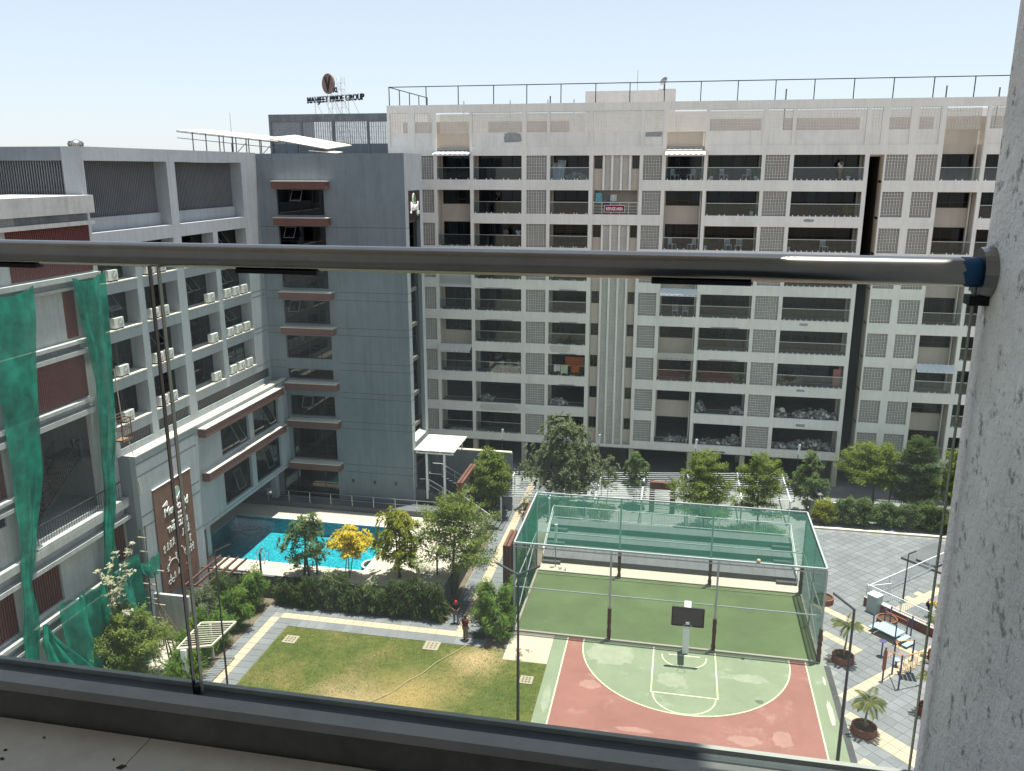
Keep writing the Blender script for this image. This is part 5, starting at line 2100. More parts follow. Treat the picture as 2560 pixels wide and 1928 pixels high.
for x in (NX[0], NX[3]):
    mb.bar((x, YN, 0.3), (x, YF, 2.9), 0.05, 0.05)
    mb.box(x - 0.04, x + 0.04, 50.6, 50.68, 0, ZC)
mb.build('brace', 'post_grey', CG)
mb = MB()
for k in range(38):
    x = NX[0] + (NX[3] - NX[0]) * k / 37
    for y in (YN, YF):
        mb.box(x - 0.015, x + 0.015, y - 0.015, y + 0.015, ZC - 0.16, ZC)
o = mb.build('rail_tie', 'post_grey', CG)
o['kind'] = 'stuff'


def sag_sheet(mb, P, nu, nv, amp, seed):
    r = random.Random(seed)
    g = [[Vector(P(i / nu, j / nv)) + Vector((r.uniform(-amp, amp), r.uniform(-amp, amp), r.uniform(-amp, amp))) for j in range(nv + 1)] for i in range(nu + 1)]
    for i in range(nu):
        for j in range(nv):
            mb.quad(g[i][j], g[i + 1][j], g[i + 1][j + 1], g[i][j + 1])


mb = MB()
sag_sheet(mb, lambda u, v: (NX[0] + (NX[3] - NX[0]) * u, YN + 0.05 + (YF - YN - 0.1) * v, ZC - 0.03 - 0.10 * math.sin(PI * v) * (1 + 0.2 * math.sin(9 * u))), 30, 10, 0.008, 1)
mb.build('roof_net', 'net_green', CG)
for x in (NX[0] - 0.03, NX[3] + 0.03):
    mb = MB()
    sag_sheet(mb, lambda u, v: (x, YN + (YF - YN) * u, 0.1 + (ZC - 0.1) * v), 16, 10, 0.02, int(x))
    mb.build('side_net', 'net_green_side', CG)
for y in (YN - 0.07, YF + 0.07):
    mb = MB()
    sag_sheet(mb, lambda u, v: (NX[0] + (NX[3] - NX[0]) * u, y, 0.1 + (ZC - 0.1) * v), 24, 8, 0.01, int(y))
    mb.build('end_net', 'net_clear', CG)
# ball caught on the roof net
mb = MB()
mb.sphere((5.2, YN - 0.02, ZC + 0.22), 0.12, n=14, m=9)
paint('ball', (0.50, 0.36, 0.18), 0.7, 0.25, 6.0)
tag(mb.build('ball', 'ball', smooth=True), 'pale ball lodged on the front top rail of the cage', 'ball')

# ------------------------------------------------------------------ basketball hoop
HP = thing('basketball_hoop', 'basketball hoop with dark backboard on a thick white post', 'basketball hoop', (1.35, 45.95, 0))
mb = MB()
mb.box(1.35 - 0.19, 1.35 + 0.19, 45.88, 46.26, 0, 2.95)
mb.build('post', 'white_metal', HP)
mb = MB()
mb.hexa([(1.18, 44.85, 2.95), (1.52, 44.85, 2.95), (1.54, 46.2, 2.951), (1.16, 46.2, 2.951), (1.18, 44.85, 3.15), (1.52, 44.85, 3.15), (1.54, 46.24, 3.3), (1.16, 46.24, 3.3)])
mb.build('arm', 'white_metal', HP)
paint('backboard', (0.055, 0.055, 0.055), 0.35, 0.12, 2.0)
mb = MB()
mb.box(1.35 - 0.86, 1.35 + 0.86, 44.62, 44.66, 2.62, 3.68)
bb = mb.build('backboard', 'backboard', HP)
mb = MB()
for a, b, c, d in ((-0.92, -0.86, 2.58, 3.72), (0.86, 0.92, 2.58, 3.72), (-0.86, 0.86, 3.68, 3.73), (-0.86, 0.86, 2.56, 2.62)):
    mb.box(1.35 + a, 1.35 + b, 44.58, 44.7, c, d)
mb.build('board_frame', 'dark_frame', bb)
mb = MB()
for s in (-0.06, 0.06):
    mb.bar((1.35 + s, 44.66, 2.9), (1.35 + s, 44.86, 3.02), 0.04, 0.04)
mb.box(1.25, 1.45, 44.5, 44.615, 2.72, 2.86)
mb.build('bracket', 'white_metal', HP)
mb = MB()
pts = [(1.35 + 0.225 * math.cos(2 * PI * k / 24), 44.24 + 0.225 * math.sin(2 * PI * k / 24), 2.78) for k in range(25)]
mb.path(pts, 0.014, 6)
mb.build('rim', 'grey_metal', HP)

# ------------------------------------------------------------------ light poles
def pole(name, label, x, y, h, arms, r0=0.075, head='arm', mat='dark_metal', group=None):
    t = thing(name, label, 'lamp post', (x, y, 0), 0, group)
    mb = MB()
    mb.tube((x, y, 0), (x, y, h * 0.5), r0, r0 * 0.85, n=10)
    mb.tube((x, y, h * 0.5), (x, y, h), r0 * 0.72, r0 * 0.62, n=10)
    mb.build('shaft', mat, t)
    for dx, dy, dz, w in arms:
        mb = MB()
        mb.bar((x, y, h - 0.03), (x + dx, y + dy, h + dz), w, 0.06)
        mb.build('lamp_arm', mat, t)
    return t


paint('lamp_white', (0.80, 0.80, 0.80), 0.4, 0.02)
pole('court_light', 'dark court light pole with two arms spread in a V', -7.16, 37.4, 8.6, [(-1.15, 0.3, 0.35, 0.13), (1.05, 0.3, 0.4, 0.13)], 0.085)
pole('court_light', 'dark court light pole with one arm, at the right edge of the court', 8.62, 37.63, 8.3, [(-0.95, 0.2, 0.6, 0.15)], 0.09)
pole('garden_light', 'slim dark lamp pole with a thin arm beside the path at the lower left', -23.38, 37.05, 8.5, [(0.75, 0.3, 0.32, 0.07)], 0.06)
pole('plaza_light', 'black plaza lamp post with a short flat arm right of the pitch', 15.6, 55.15, 3.5, [(0.45, 0.1, 0.16, 0.1)], 0.06)
for k, (x, y, h) in enumerate(((-15.3, 72.0, 5.0), (-6.45, 72.0, 5.05), (2.0, 72.0, 5.15), (10.6, 72.0, 5.2), (18.3, 72, 4.9))):
    t = pole('street_lamp', 'street lamp with upright white head, %s of five along the apartment block' % ('leftmost', 'second from left', 'middle', 'fourth from left', 'rightmost')[k], x, y, h - 0.9, [], 0.06, group='lamps along the apartment block')
    mb = MB()
    mb.hexa([(x - 0.09, y - 0.06, h - 0.9), (x + 0.09, y - 0.06, h - 0.9), (x + 0.09, y + 0.02, h - 0.9), (x - 0.09, y + 0.02, h - 0.9),
             (x - 0.03, y - 0.10, h), (x + 0.15, y - 0.10, h), (x + 0.15, y - 0.02, h), (x - 0.03, y - 0.02, h)])
    mb.build('lamp_head', 'lamp_white', t)
for k, (x, y) in enumerate(((-26.82, 47.75), (-22.99, 48.25), (-15.13, 50.0))):
    t = thing('bollard_lamp', 'dark slanted-head lamp post, %s along the near edge of the pool' % ('first', 'second', 'third behind the trees')[k], 'lamp post', (x, y, DZ), 0, 'lamp posts by the pool')
    mb = MB()
    mb.box(x - 0.05, x + 0.05, y - 0.05, y + 0.05, DZ, DZ + 1.5)
    mb.build('shaft', 'dark_metal', t)
    mb = MB()
    mb.hexa([(x - 0.08, y - 0.07, DZ + 1.5), (x + 0.08, y - 0.07, DZ + 1.5), (x + 0.08, y + 0.05, DZ + 1.5), (x - 0.08, y + 0.05, DZ + 1.5),
             (x + 0.05, y + 0.1, DZ + 1.85), (x + 0.22, y + 0.1, DZ + 1.85), (x + 0.22, y + 0.2, DZ + 1.85), (x + 0.05, y + 0.2, DZ + 1.85)])
    mb.build('lamp_head', 'grey_metal', t)

# ------------------------------------------------------------------ white pergola behind the bleachers
PG = thing('white_pergola', 'long low white pergola of thin bars behind the bleachers', 'pergola', (-2, 67.5, 0))
pf = lambda x: 65.25 + 0.165 * x
pb = lambda x: 71.2 + 0.18 * x
PZ2 = 2.05
for x in (-13.5, -9.6, -5.95, -2.25, 1.47, 5.72, 9.55):
    mb = MB()
    mb.bar((x, pf(x) - 0.3, PZ2), (x, pb(x) + 0.3, PZ2), 0.09, 0.12)
    mb.build('beam', 'white_metal', PG)
    for y in (pf(x), pb(x)):
        mb = MB()
        mb.box(x - 0.06, x + 0.06, y - 0.06, y + 0.06, 0, PZ2 - 0.061)
        mb.build('post', 'white_metal', PG)
for k in range(13):
    f = k / 12
    mb = MB()
    y0 = pf(-13.8) * (1 - f) + pb(-13.8) * f
    y1 = pf(9.9) * (1 - f) + pb(9.9) * f
    mb.bar((-13.9, y0, PZ2 + 0.085), (9.95, y1, PZ2 + 0.085), 0.045, 0.045)
    mb.build('slat', 'white_metal', PG)
BF = thing('rust_portal', 'square rust-brown portal frame under the white pergola, behind the bleachers', 'portal', (-0.6, 67.2, 0))
mb = MB()
wall(mb, FY(67.0), -1.68, 0.45, 0.0, 2.75, 0.0, 0.4, [(-1.25, 0.02, 0.0, 2.15)])
mb.build('frame', 'rust_steel', BF)
mb = MB()
for k in range(9):
    z = 0.35 + k * 0.2
    mb.box(-1.24, 0.01, 67.15, 67.19, z, z + 0.04)
mb.build('slat', 'stone_cream', BF)


def portal(label, x, y0, y1, h, z0=0.0, w=0.28):
    t = thing('rust_portal', label, 'portal', (x, (y0 + y1) / 2, z0))
    for y in (y0, y1):
        mb = MB()
        mb.box(x - 0.24, x - 0.03, y - w / 2, y + w / 2, z0, h - w)
        mb.box(x + 0.03, x + 0.24, y - w / 2, y + w / 2, z0, h - w)
        mb.build('post', 'rust_steel', t)
    mb = MB()
    mb.box(x - 0.24, x - 0.03, y0 - w / 2, y1 + w / 2, h - w + 0.001, h)
    mb.box(x + 0.03, x + 0.24, y0 - w / 2, y1 + w / 2, h - w + 0.001, h)
    mb.build('lintel', 'rust_steel', t)
    return t


portal('rust-brown double portal frame beside the entrance stairs of the tower', -16.15, 60.1, 64.3, 4.25, 1.0)
portal('tall rust-brown double portal frame at the left side of the netted pitch', -10.55, 51.0, 53.4, 3.6)
portal('rust-brown portal frame at the far left corner of the netted pitch', -10.2, 56.2, 59.2, 3.4)
portal('rust-brown portal frame by the apartment block entrance lamp', -7.4, 69.5, 72.5, 3.8)

# ------------------------------------------------------------------ little pergolas at the left
SP = thing('cream_pergola', 'small cream pergola of thin bars on one wide post beside the left path', 'pergola', (-25.4, 38.4, 0))
zp = 2.3
cs = [(-26.3, 37.1), (-24.6, 37.75), (-24.55, 40.4), (-26.5, 39.9)]
mb = MB()
for a, b in zip(cs, cs[1:] + cs[:1]):
    mb.bar((*a, zp), (*b, zp), 0.07, 0.1)
mb.build('edge_beam', 'stone_cream', SP)
for k in range(11):
    f = (k + 0.5) / 11
    mb = MB()
    a = Vector((*cs[0], zp + 0.02)).lerp(Vector((*cs[3], zp + 0.02)), f)
    b = Vector((*cs[1], zp + 0.02)).lerp(Vector((*cs[2], zp + 0.02)), f)
    mb.bar(a, b, 0.04, 0.05)
    mb.build('slat', 'stone_cream', SP)
mb = MB()
mb.box(-26.1, -25.8, 37.1, 37.3, 0, zp - 0.051)
mb.build('post', 'white_metal', SP)
mb = MB()
mb.box(-26.0, -25.9, 39.9, 40.0, 0, zp - 0.051)
mb.build('post', 'white_metal', SP)
RP = thing('rust_pergola', 'rust-coloured pergola of five slanting beams at the foot of the club sign', 'pergola', (-29.3, 46, 0))
for k, x in enumerate((-30.6, -30.0, -29.35, -28.7, -28.05)):
    mb = MB()
    mb.bar((x, 43.4 + 0.25 * k, 2.3), (x, 48.2, 2.3), 0.09, 0.14)
    mb.build('beam', 'rust_steel', RP)
for y in (44.2, 46.6):
    mb = MB()
    mb.bar((-31.0, y, 2.18), (-27.0, y, 2.18), 0.09, 0.09)
    mb.build('cross_beam', 'rust_steel', RP)
    for x in (-30.6, -27.1):
        mb = MB()
        mb.box(x - 0.09, x + 0.09, y - 0.09, y + 0.09, 0, 2.13)
        mb.build('post', 'rust_steel', RP)
mb = MB()
mb.box(-30.9, -28.2, 41.42, 41.62, 0, 2.96)
tag(mb.build('boundary_wall', 'grey_plaster'), 'plain pale grey wall between the scaffold and the rust pergola', 'wall')
mb = MB()
mb.quad((-31.5, 30, -0.004), (-26.8, 30, -0.004), (-26.8, 41.4, -0.004), (-31.5, 41.4, -0.004))
struct(mb, 'service_yard', 'concrete_strip')

# ------------------------------------------------------------------ entrance stairs and canopy at the tower flank
ES = thing('entrance_stairs', 'dark stone entrance stairs going down from the tower flank', 'stairs', (-18.2, 63, 0))
zt, xs0 = 3.0, -20.05
mb = MB()
mb.box(-20.09, -19.0, 61.0, 65.0, 0.0, 3.0)
mb.build('landing', 'bleacher', ES)
z, x = 3.0, -19.0
k = 0
while z > 0.2:
    z -= 0.17
    w = 0.32 if k != 6 else 0.9
    mb = MB()
    mb.box(x + 0.001, x + w, 61.0, 65.0, 0.0, z)
    mb.build('step', 'bleacher', ES)
    x += w
    k += 1
mb = MB()
mb.box(-20.05, -13.0, 65.02, 65.3, 0, 5.15)
mb.build('side_wall', 'slate_paint', ES)
mb = MB()
mb.box(-20.05, -13.05, 65.0, 65.35, 5.151, 5.25)
mb.build('wall_coping', 'stone_cream', ES)
mb = MB()
for y in (61.1, 64.9):
    mb.path([(-19.8, y, 3.9), (-19.0, y, 3.9), (-16.9, y, 2.75), (-16.2, y, 2.7), (-13.9, y, 1.2)], 0.028, 6)
    mb.path([(-19.0, y, 3.45), (-16.9, y, 2.3), (-16.2, y, 2.25), (-13.9, y, 0.75)], 0.02, 6)
    for x, z in ((-19.0, 3.0), (-17.9, 2.4), (-16.9, 1.85), (-16.2, 1.7), (-15.0, 1.05), (-13.9, 0.3)):
        mb.tube((x, y, z - 0.1), (x, y, z + 0.88), 0.022, n=6)
mb.build('handrail', 'white_metal', ES)
EC = thing('entrance_canopy', 'flat white canopy on slim white posts over the tower side entrance', 'canopy', (-18.4, 62.9, 1.0))
for i in range(3):
    for j in range(2):
        mb = MB()
        mb.box(-20.08 + 1.1 * i, -20.08 + 1.1 * (i + 1) - 0.01, 60.8 + 2.08 * j, 60.8 + 2.08 * (j + 1) - 0.01, 6.36, 6.42)
        mb.build('panel', 'white_slab', EC)
mb = MB()
mb.box(-20.0, -16.9, 60.95, 61.05, 6.1, 6.22)
mb.box(-20.0, -16.9, 64.7, 64.8, 6.1, 6.22)
for x in (-19.9, -19.0, -18.0, -17.0):
    mb.box(x - 0.04, x + 0.04, 60.85, 64.9, 6.23, 6.355)
mb.build('frame', 'white_metal', EC)
for x, z in ((-19.1, 2.9), (-17.65, 2.2)):
    mb = MB()
    mb.box(x - 0.08, x + 0.08, 60.92, 61.08, z - 0.6, 6.098)
    mb.build('post', 'white_metal', EC)
for x in (-19.1, -17.2):
    mb = MB()
    mb.box(x - 0.05, x + 0.05, 64.7, 64.8, 5.26, 6.098)
    mb.build('post', 'white_metal', EC)

# ------------------------------------------------------------------ green shade cloths and scaffold
cloth('shade_cloth', (0.014, 0.25, 0.17), 0.86, trans=0.3, scale=1.6, var=0.4)


def drape(name, label, rows, x, seed, fold=0.12, nu=26, sub=6, freq=4.0, kind=None, xs=None, parent=None):
    """hanging cloth: rows = (z, y_left, y_right) from top to bottom, folds run down it"""
    r = random.Random(seed)
    ph = [r.uniform(0, 6.28) for _ in range(5)]
    mb = MB()
    grid = []
    full = []
    for (a, b) in zip(rows[:-1], rows[1:]):
        for s in range(sub):
            t = s / sub
            full.append(tuple(a[k] * (1 - t) + b[k] * t for k in range(len(a))))
    full.append(rows[-1])
    for j, row in enumerate(full):
        z, y0, y1 = row[:3]
        xo = row[3] if len(row) > 3 else x
        line_ = []
        for i in range(nu + 1):
            u = i / nu
            w = abs(y1 - y0)
            f = fold * (math.sin(u * freq * PI + ph[0] + z * 0.25) + 0.5 * math.sin(u * freq * 2.3 * PI + ph[1] - z * 0.4) + 0.25 * math.sin(u * freq * 5.1 * PI + ph[2]))
            f += 0.04 * math.sin(z * 1.7 + ph[3] + u * 3)
            sag = 0.0
            if j < 4:
                sag = -0.35 * math.sin(PI * u) * (1 - j / 4) * min(1.0, w / 3)
            line_.append((xo + f, y0 + (y1 - y0) * u + 0.03 * math.sin(z * 2 + u * 9), z + sag))
        grid.append(line_)
    i0 = len(mb.v)
    nv = len(grid)
    for line_ in grid:
        mb.v += line_
    for j in range(nv - 1):
        for i in range(nu):
            a = i0 + j * (nu + 1) + i
            mb.f.append((a, a + 1, a + nu + 2, a + nu + 1))
            mb.mi.append(0)
    return tag(mb.build(name, 'shade_cloth', smooth=True), label, 'shade cloth')


drape('shade_cloth', 'wide green shade cloth hanging straight down the annex at the left edge',
      [(22.5, 32.6, 35.9), (19.0, 32.6, 35.3), (17.0, 32.85, 34.95), (13.5, 32.8, 34.65), (11.3, 32.65, 34.1), (9.6, 32.5, 33.5), (7.9, 32.3, 33.0), (6.9, 32.1, 33.1), (5.4, 31.9, 33.0), (3.3, 31.7, 32.7), (0.6, 31.6, 32.6)], -31.02, 1, 0.05, freq=3)
drape('shade_cloth', 'twisted green shade cloth hanging in folds in front of the office wing',
      [(22.55, 38.3, 41.0), (21.2, 38.65, 40.85), (20.0, 38.78, 40.95), (18.6, 39.03, 40.95), (16.9, 39.3, 40.82), (15.3, 39.2, 40.8), (12.4, 39.08, 40.1), (9.8, 38.95, 39.5), (7.6, 38.4, 39.15), (5.5, 38.0, 39.0), (2.2, 37.6, 38.1)], -30.95, 4, 0.12, freq=4)
drape('shade_cloth', 'large crumpled green shade cloth draped over the scaffold behind the front tree',
      [(6.35, 33.9, 39.9, -30.3), (5.8, 33.85, 40.0, -30.35), (4.4, 33.75, 40.05, -30.3), (3.0, 34.0, 40.1, -30.2), (1.5, 34.3, 40.0, -30.0), (0.05, 34.5, 39.6, -29.6)], -30.3, 9, 0.22, nu=60, freq=7)
drape('shade_cloth', 'pale green triangular cloth pulled out from a knot at the lower left',
      [(5.75, 32.78, 32.9, -30.5), (4.9, 32.4, 33.2, -30.4), (4.0, 32.3, 33.7, -30.2), (3.0, 32.4, 34.3, -30.0), (1.8, 32.6, 34.9, -29.6), (0.05, 32.8, 35.6, -29.0)], -30.4, 13, 0.09, freq=6)
drape('shade_cloth', 'small green cloth strip slung between the scaffold poles beside the club sign',
      [(5.6, 40.2, 41.8, -30.2), (4.9, 40.3, 41.75, -30.1), (4.3, 40.8, 41.5, -30.05)], -30.2, 17, 0.07, freq=3)
SC = thing('scaffold', 'thin bamboo and rope scaffold standing against the club wall', 'scaffold', (-30.2, 40.9, 0))
paint('bamboo', (0.16, 0.12, 0.085), 0.8, 0.2, 3.0)
paint('plank', (0.42, 0.36, 0.28), 0.85, 0.2, 3.0)
for a, b in (((-30.75, 41.0, 0), (-30.65, 41.0, 7.3)), ((-30.25, 40.6, 0), (-30.2, 40.9, 7.7)), ((-29.6, 40.6, 0), (-29.75, 40.7, 4.9)), ((-30.5, 39.9, 0), (-30.55, 39.9, 5.2)),
             ((-27.5, 38.5, 0), (-28.6, 39.2, 3.0)), ((-27.7, 38.4, 0), (-28.8, 39.4, 3.1)), ((-27.3, 38.6, 0), (-28.5, 39.5, 2.9)), ((-28.9, 41.3, 0.4), (-30.0, 40.9, 2.9))):
    mb = MB()
    mb.tube(a, b, 0.045, 0.035, n=6)
    mb.build('pole', 'bamboo', SC)
for z, x0, x1 in ((6.9, -30.75, -30.15), (6.0, -30.75, -30.15), (5.1, -30.7, -30.1), (4.85, -29.7, -29.2), (3.9, -31.1, -29.8), (3.5, -31.1, -30.0), (2.95, -31.1, -29.8), (2.6, -31.1, -29.35), (1.7, -31.0, -29.6)):
    mb = MB()
    mb.tube((x0, 40.9, z), (x1, 40.8, z + 0.05), 0.035, n=6)
    mb.build('ledger', 'plank', SC)
# hanging repair cradle on the annex corner
CR = thing('repair_cradle', 'rusty hanging work cradle beside the twisted green cloth', 'cradle', (-31.2, 41.0, 12))
mb = MB()
for y in (40.75, 41.6):
    for x in (-31.45, -30.85):
        mb.bar((x, y, 12.9), (x, y, 14.1), 0.04, 0.04)
for z in (12.9, 13.5, 14.1):
    mb.bar((-31.45, 40.75, z), (-31.45, 41.6, z), 0.04, 0.04)
    mb.bar((-30.85, 40.75, z), (-30.85, 41.6, z), 0.04, 0.04)
    mb.bar((-31.45, 40.75, z), (-30.85, 40.75, z), 0.04, 0.04)
    mb.bar((-31.45, 41.6, z), (-30.85, 41.6, z), 0.04, 0.04)
for k in range(6):
    mb.bar((-30.85, 40.8 + 0.15 * k, 12.9), (-30.85, 40.8 + 0.15 * k, 14.1), 0.02, 0.02)
mb.build('cage_frame', 'rust_steel', CR)
mb = MB()
mb.box(-31.47, -30.83, 40.73, 41.62, 12.82, 12.88)
mb.build('deck_board', 'step_wood', CR)
mb = MB()
mb.tube((-31.1, 41.2, 14.1), (-31.3, 41.3, 17.0), 0.03, n=6)
mb.path([(-30.9, 41.3, 12.8), (-30.7, 41.3, 11.9), (-30.5, 41.2, 10.5), (-30.3, 41.15, 9.5)], 0.03, 5)
mb.build('rope', 'plank', CR)
# ------------------------------------------------------------------ trees and shrubs
leafy('leaf_mango', (0.061, 0.112, 0.041), (0.213, 0.262, 0.122), 0.45, 1.2)
leafy('leaf_feather', (0.085, 0.140, 0.032), (0.275, 0.323, 0.091), 0.45, 1.0)
leafy('leaf_yellow', (0.46, 0.36, 0.045), (0.75, 0.60, 0.10), 0.35, 1.2)
leafy('leaf_yellowgreen', (0.085, 0.122, 0.024), (0.366, 0.366, 0.061), 0.45, 0.6)
leafy('leaf_bamboo', (0.067, 0.140, 0.030), (0.232, 0.342, 0.085), 0.45, 1.4)
leafy('leaf_dark', (0.039, 0.076, 0.027), (0.140, 0.183, 0.073), 0.45, 1.3)
leafy('leaf_grey', (0.085, 0.116, 0.067), (0.268, 0.293, 0.183), 0.45, 1.3)
leafy('leaf_palm', (0.061, 0.091, 0.024), (0.244, 0.256, 0.091), 0.45, 1.0)
leafy('leaf_dry', (0.36, 0.34, 0.24), (0.62, 0.60, 0.46), 0.30, 3.0)
paint('bark', (0.13, 0.105, 0.08), 0.95, 0.3, 4.0, bump=0.5, bscale=20)
paint('bark_pale', (0.24, 0.21, 0.17), 0.95, 0.25, 4.0, bump=0.4, bscale=20)


def add_leaf(mb, p, d, nrm, L, W):
    """a folded lance-shaped leaf from p along d"""
    s = d.cross(nrm)
    if s.length < 1e-5:
        s = d.orthogonal()
    s.normalize()
    q = p + d * (L * 0.45)
    up = nrm * (W * 0.25)
    i = len(mb.v)
    e = p + d * L - nrm * (L * 0.12)
    mb.v += [tuple(p), tuple(q + s * (W * 0.5) + up), tuple(e), tuple(q - s * (W * 0.5) + up)]
    mb.f.append((i, i + 1, i + 2))
    mb.f.append((i, i + 2, i + 3))
    mb.mi += [mb.cur, mb.cur]


def rvec(r):
    while True:
        v = Vector((r.uniform(-1, 1), r.uniform(-1, 1), r.uniform(-1, 1)))
        if 0.05 < v.length < 1:
            return v


def rosette(mb, r, c, axis, n, L, W, droop=0.5):
    """leaves radiating from a twig end"""
    axis = axis.normalized()
    a0 = axis.orthogonal().normalized()
    b0 = axis.cross(a0)
    t0 = r.uniform(0, 6.28)
    for k in range(n):
        t = t0 + 2.4 * k
        spread = r.uniform(0.5, 1.15)
        d = (a0 * math.cos(t) + b0 * math.sin(t)) * spread + axis * r.uniform(0.1, 0.8) + Vector((0, 0, -droop * r.uniform(0.2, 1.0)))
        d.normalize()
        add_leaf(mb, c + rvec(r) * 0.03, d, (Vector((0, 0, 1)) + rvec(r) * 0.5).normalized(), L * r.uniform(0.7, 1.2), W)


def twig_path(mb, r, p0, p1, r0, r1, bend=0.15, n=5):
    pts, rr = [], []
    d = p1 - p0
    off = rvec(r) * (d.length * bend)
    for k in range(n + 1):
        t = k / n
        pts.append(p0 + d * t + off * math.sin(PI * t))
        rr.append(r0 + (r1 - r0) * t)
    mb.path(pts, rr, 6)
    return pts


def tree(name, label, x, y, z0, h, rx, ry, crown_base, style, seed, leafmat, dens=1.0, lean=(0, 0), bark='bark', trunk_r=0.09, group=None, L=0.24, clumps=None, stems=1, cat='tree'):
    r = random.Random(seed)
    t = thing(name, label, cat, (x, y, z0), 0, group)
    tb, cb = MB(), MB()
    base = Vector((x, y, z0))
    topv = Vector((x + lean[0], y + lean[1], z0 + h))
    axis_pts = []
    for s in range(stems):
        b0 = base + (Vector((r.uniform(-0.25, 0.25), r.uniform(-0.25, 0.25), 0)) if stems > 1 else Vector((0, 0, 0)))
        e0 = topv + (Vector((r.uniform(-rx, rx) * 0.5, r.uniform(-ry, ry) * 0.5, -h * 0.12)) if stems > 1 else Vector((0, 0, -h * 0.06)))
        axis_pts.append(twig_path(tb, r, b0, e0, trunk_r, trunk_r * 0.22, 0.05, 8))
    ends = []
    nlimb = clumps or 26
    for k in range(nlimb):
        ax = axis_pts[k % stems]
        f = (k + 0.5) / nlimb
        zf = crown_base + (0.97 - crown_base) * (f ** 0.85)
        zz = zf * (len(ax) - 1)
        i = min(int(zz), len(ax) - 2)
        p0 = ax[i].lerp(ax[i + 1], zz - i)
        prof = (math.sin(PI * min(1.0, 0.16 + 0.84 * ((zf - crown_base) / (1 - crown_base)) ** 0.8)) ** 0.75)
        if style == 'tier':
            fz = (zf - crown_base) / (1 - crown_base)
            prof = 0.30 + 0.70 * (min(1.0, 0.55 + fz * 1.8) if fz < 0.25 else max(0.0, 1.0 - ((fz - 0.25) / 0.75) ** 1.5))
        a = k * 2.399 + r.uniform(-0.4, 0.4)
        ext = r.uniform(0.55, 1.0) * prof
        up = r.uniform(0.02, 0.35) if style == 'tier' else r.uniform(0.0, 0.8)
        p1 = p0 + Vector((rx * ext * math.cos(a), ry * ext * math.sin(a), up * rx * 0.5))
        pts = twig_path(tb, r, p0, p1, trunk_r * 0.32, 0.012, 0.12, 4)
        ends.append((pts, ext))
    for pts, ext in ends:
        L_ = (pts[-1] - pts[0]).length
        if style == 'rosette':
            nn = int((6 + 12 * ext) * dens)
            for k in range(nn):
                q = pts[r.choice((2, 3, 4, 4))] + rvec(r) * 0.46 * max(0.7, rx / 1.9)
                ax_ = (q - pts[1] + Vector((0, 0, 0.5)))
                rosette(cb, r, q, ax_, 11, L, L * 0.30, 0.55)
        elif style == 'tier':
            nn = int((70 + 230 * ext) * dens)
            d = pts[-1] - pts[0]
            for k in range(nn):
                f = r.uniform(0.15, 1.12)
                side = r.gauss(0, 0.36) * max(0.7, L_ * 0.45)
                perp = Vector((-d.y, d.x, 0))
                perp = perp.normalized() if perp.length > 0 else Vector((1, 0, 0))
                q = pts[0] + d * f + perp * side + Vector((0, 0, r.gauss(0.02, 0.12)))
                dv = (rvec(r) + Vector((0, 0, -0.12)) + d.normalized() * 0.4).normalized()
                add_leaf(cb, q, dv, (Vector((0, 0, 1)) + rvec(r) * 0.55).normalized(), L * r.uniform(0.6, 1.2), L * 0.42)
        elif style == 'bamboo':
            nn = int((26 + 60 * ext) * dens)
            for k in range(nn):
                q = pts[0].lerp(pts[-1], r.uniform(0.2, 1.1)) + rvec(r) * 0.28
                out_ = Vector((q.x - x, q.y - y, 0))
                out_ = out_.normalized() if out_.length > 0.01 else Vector((1, 0, 0))
                dv = (out_ * r.uniform(0.3, 1.2) + Vector((0, 0, r.uniform(-1.0, 0.5))) + rvec(r) * 0.5).normalized()
                add_leaf(cb, q, dv, (Vector((0, 0, 1)) + out_ * 0.5 + rvec(r) * 0.4).normalized(), L * r.uniform(0.7, 1.3), L * 0.17)
        else:
            nn = int((60 + 120 * ext) * dens)
            for k in range(nn):
                q = pts[0].lerp(pts[-1], r.uniform(0.3, 1.1)) + rvec(r) * max(0.25, rx * 0.24)
                dv = (rvec(r) + Vector((0, 0, 0.1))).normalized()
                add_leaf(cb, q, dv, (Vector((0, 0, 1)) + rvec(r) * 0.7).normalized(), L * r.uniform(0.6, 1.2), L * 0.45)
    tb.build('trunk', bark, t, smooth=True)
    cb.build('crown', leafmat, t)
    return t


tree('pool_tree', 'green mango-like tree with two raised boughs in front of the pool', -23.6, 48.3, 1.5, 4.5, 1.65, 1.3, 0.2, 'rosette', 31, 'leaf_mango', 0.6, (0.0, 0), L=0.32, clumps=30, stems=2)
tree('yellow_tree', 'small tree covered in bright yellow leaves in front of the pool', -20.75, 48.2, 1.5, 3.5, 1.4, 1.0, 0.55, 'rosette', 32, 'leaf_yellow', 1.2, (0.2, 0), bark='bark_pale', trunk_r=0.045, L=0.3, clumps=24, stems=3)
tree('mango_tree', 'leafy tree with a yellow-green top at the right end of the pool', -17.5, 49.0, 1.5, 5.2, 1.8, 1.5, 0.15, 'rosette', 33, 'leaf_yellowgreen', 0.8, (-0.1, 0), L=0.34, clumps=34, stems=2)
tree('feathery_tree', 'big feathery layered tree at the corner of the pool deck and court path', -13.9, 49.4, 0.5, 7.2, 3.9, 2.8, 0.26, 'tier', 34, 'leaf_feather', 1.5, (0.2, 0), L=0.19, clumps=46, trunk_r=0.1)
tree('broad_tree', 'dense dark tree between the entrance stairs and the white pergola', -14.5, 63.5, 0.0, 6.0, 2.1, 2.0, 0.22, 'tier', 35, 'leaf_feather', 1.6, (0, 0), L=0.2, clumps=44)
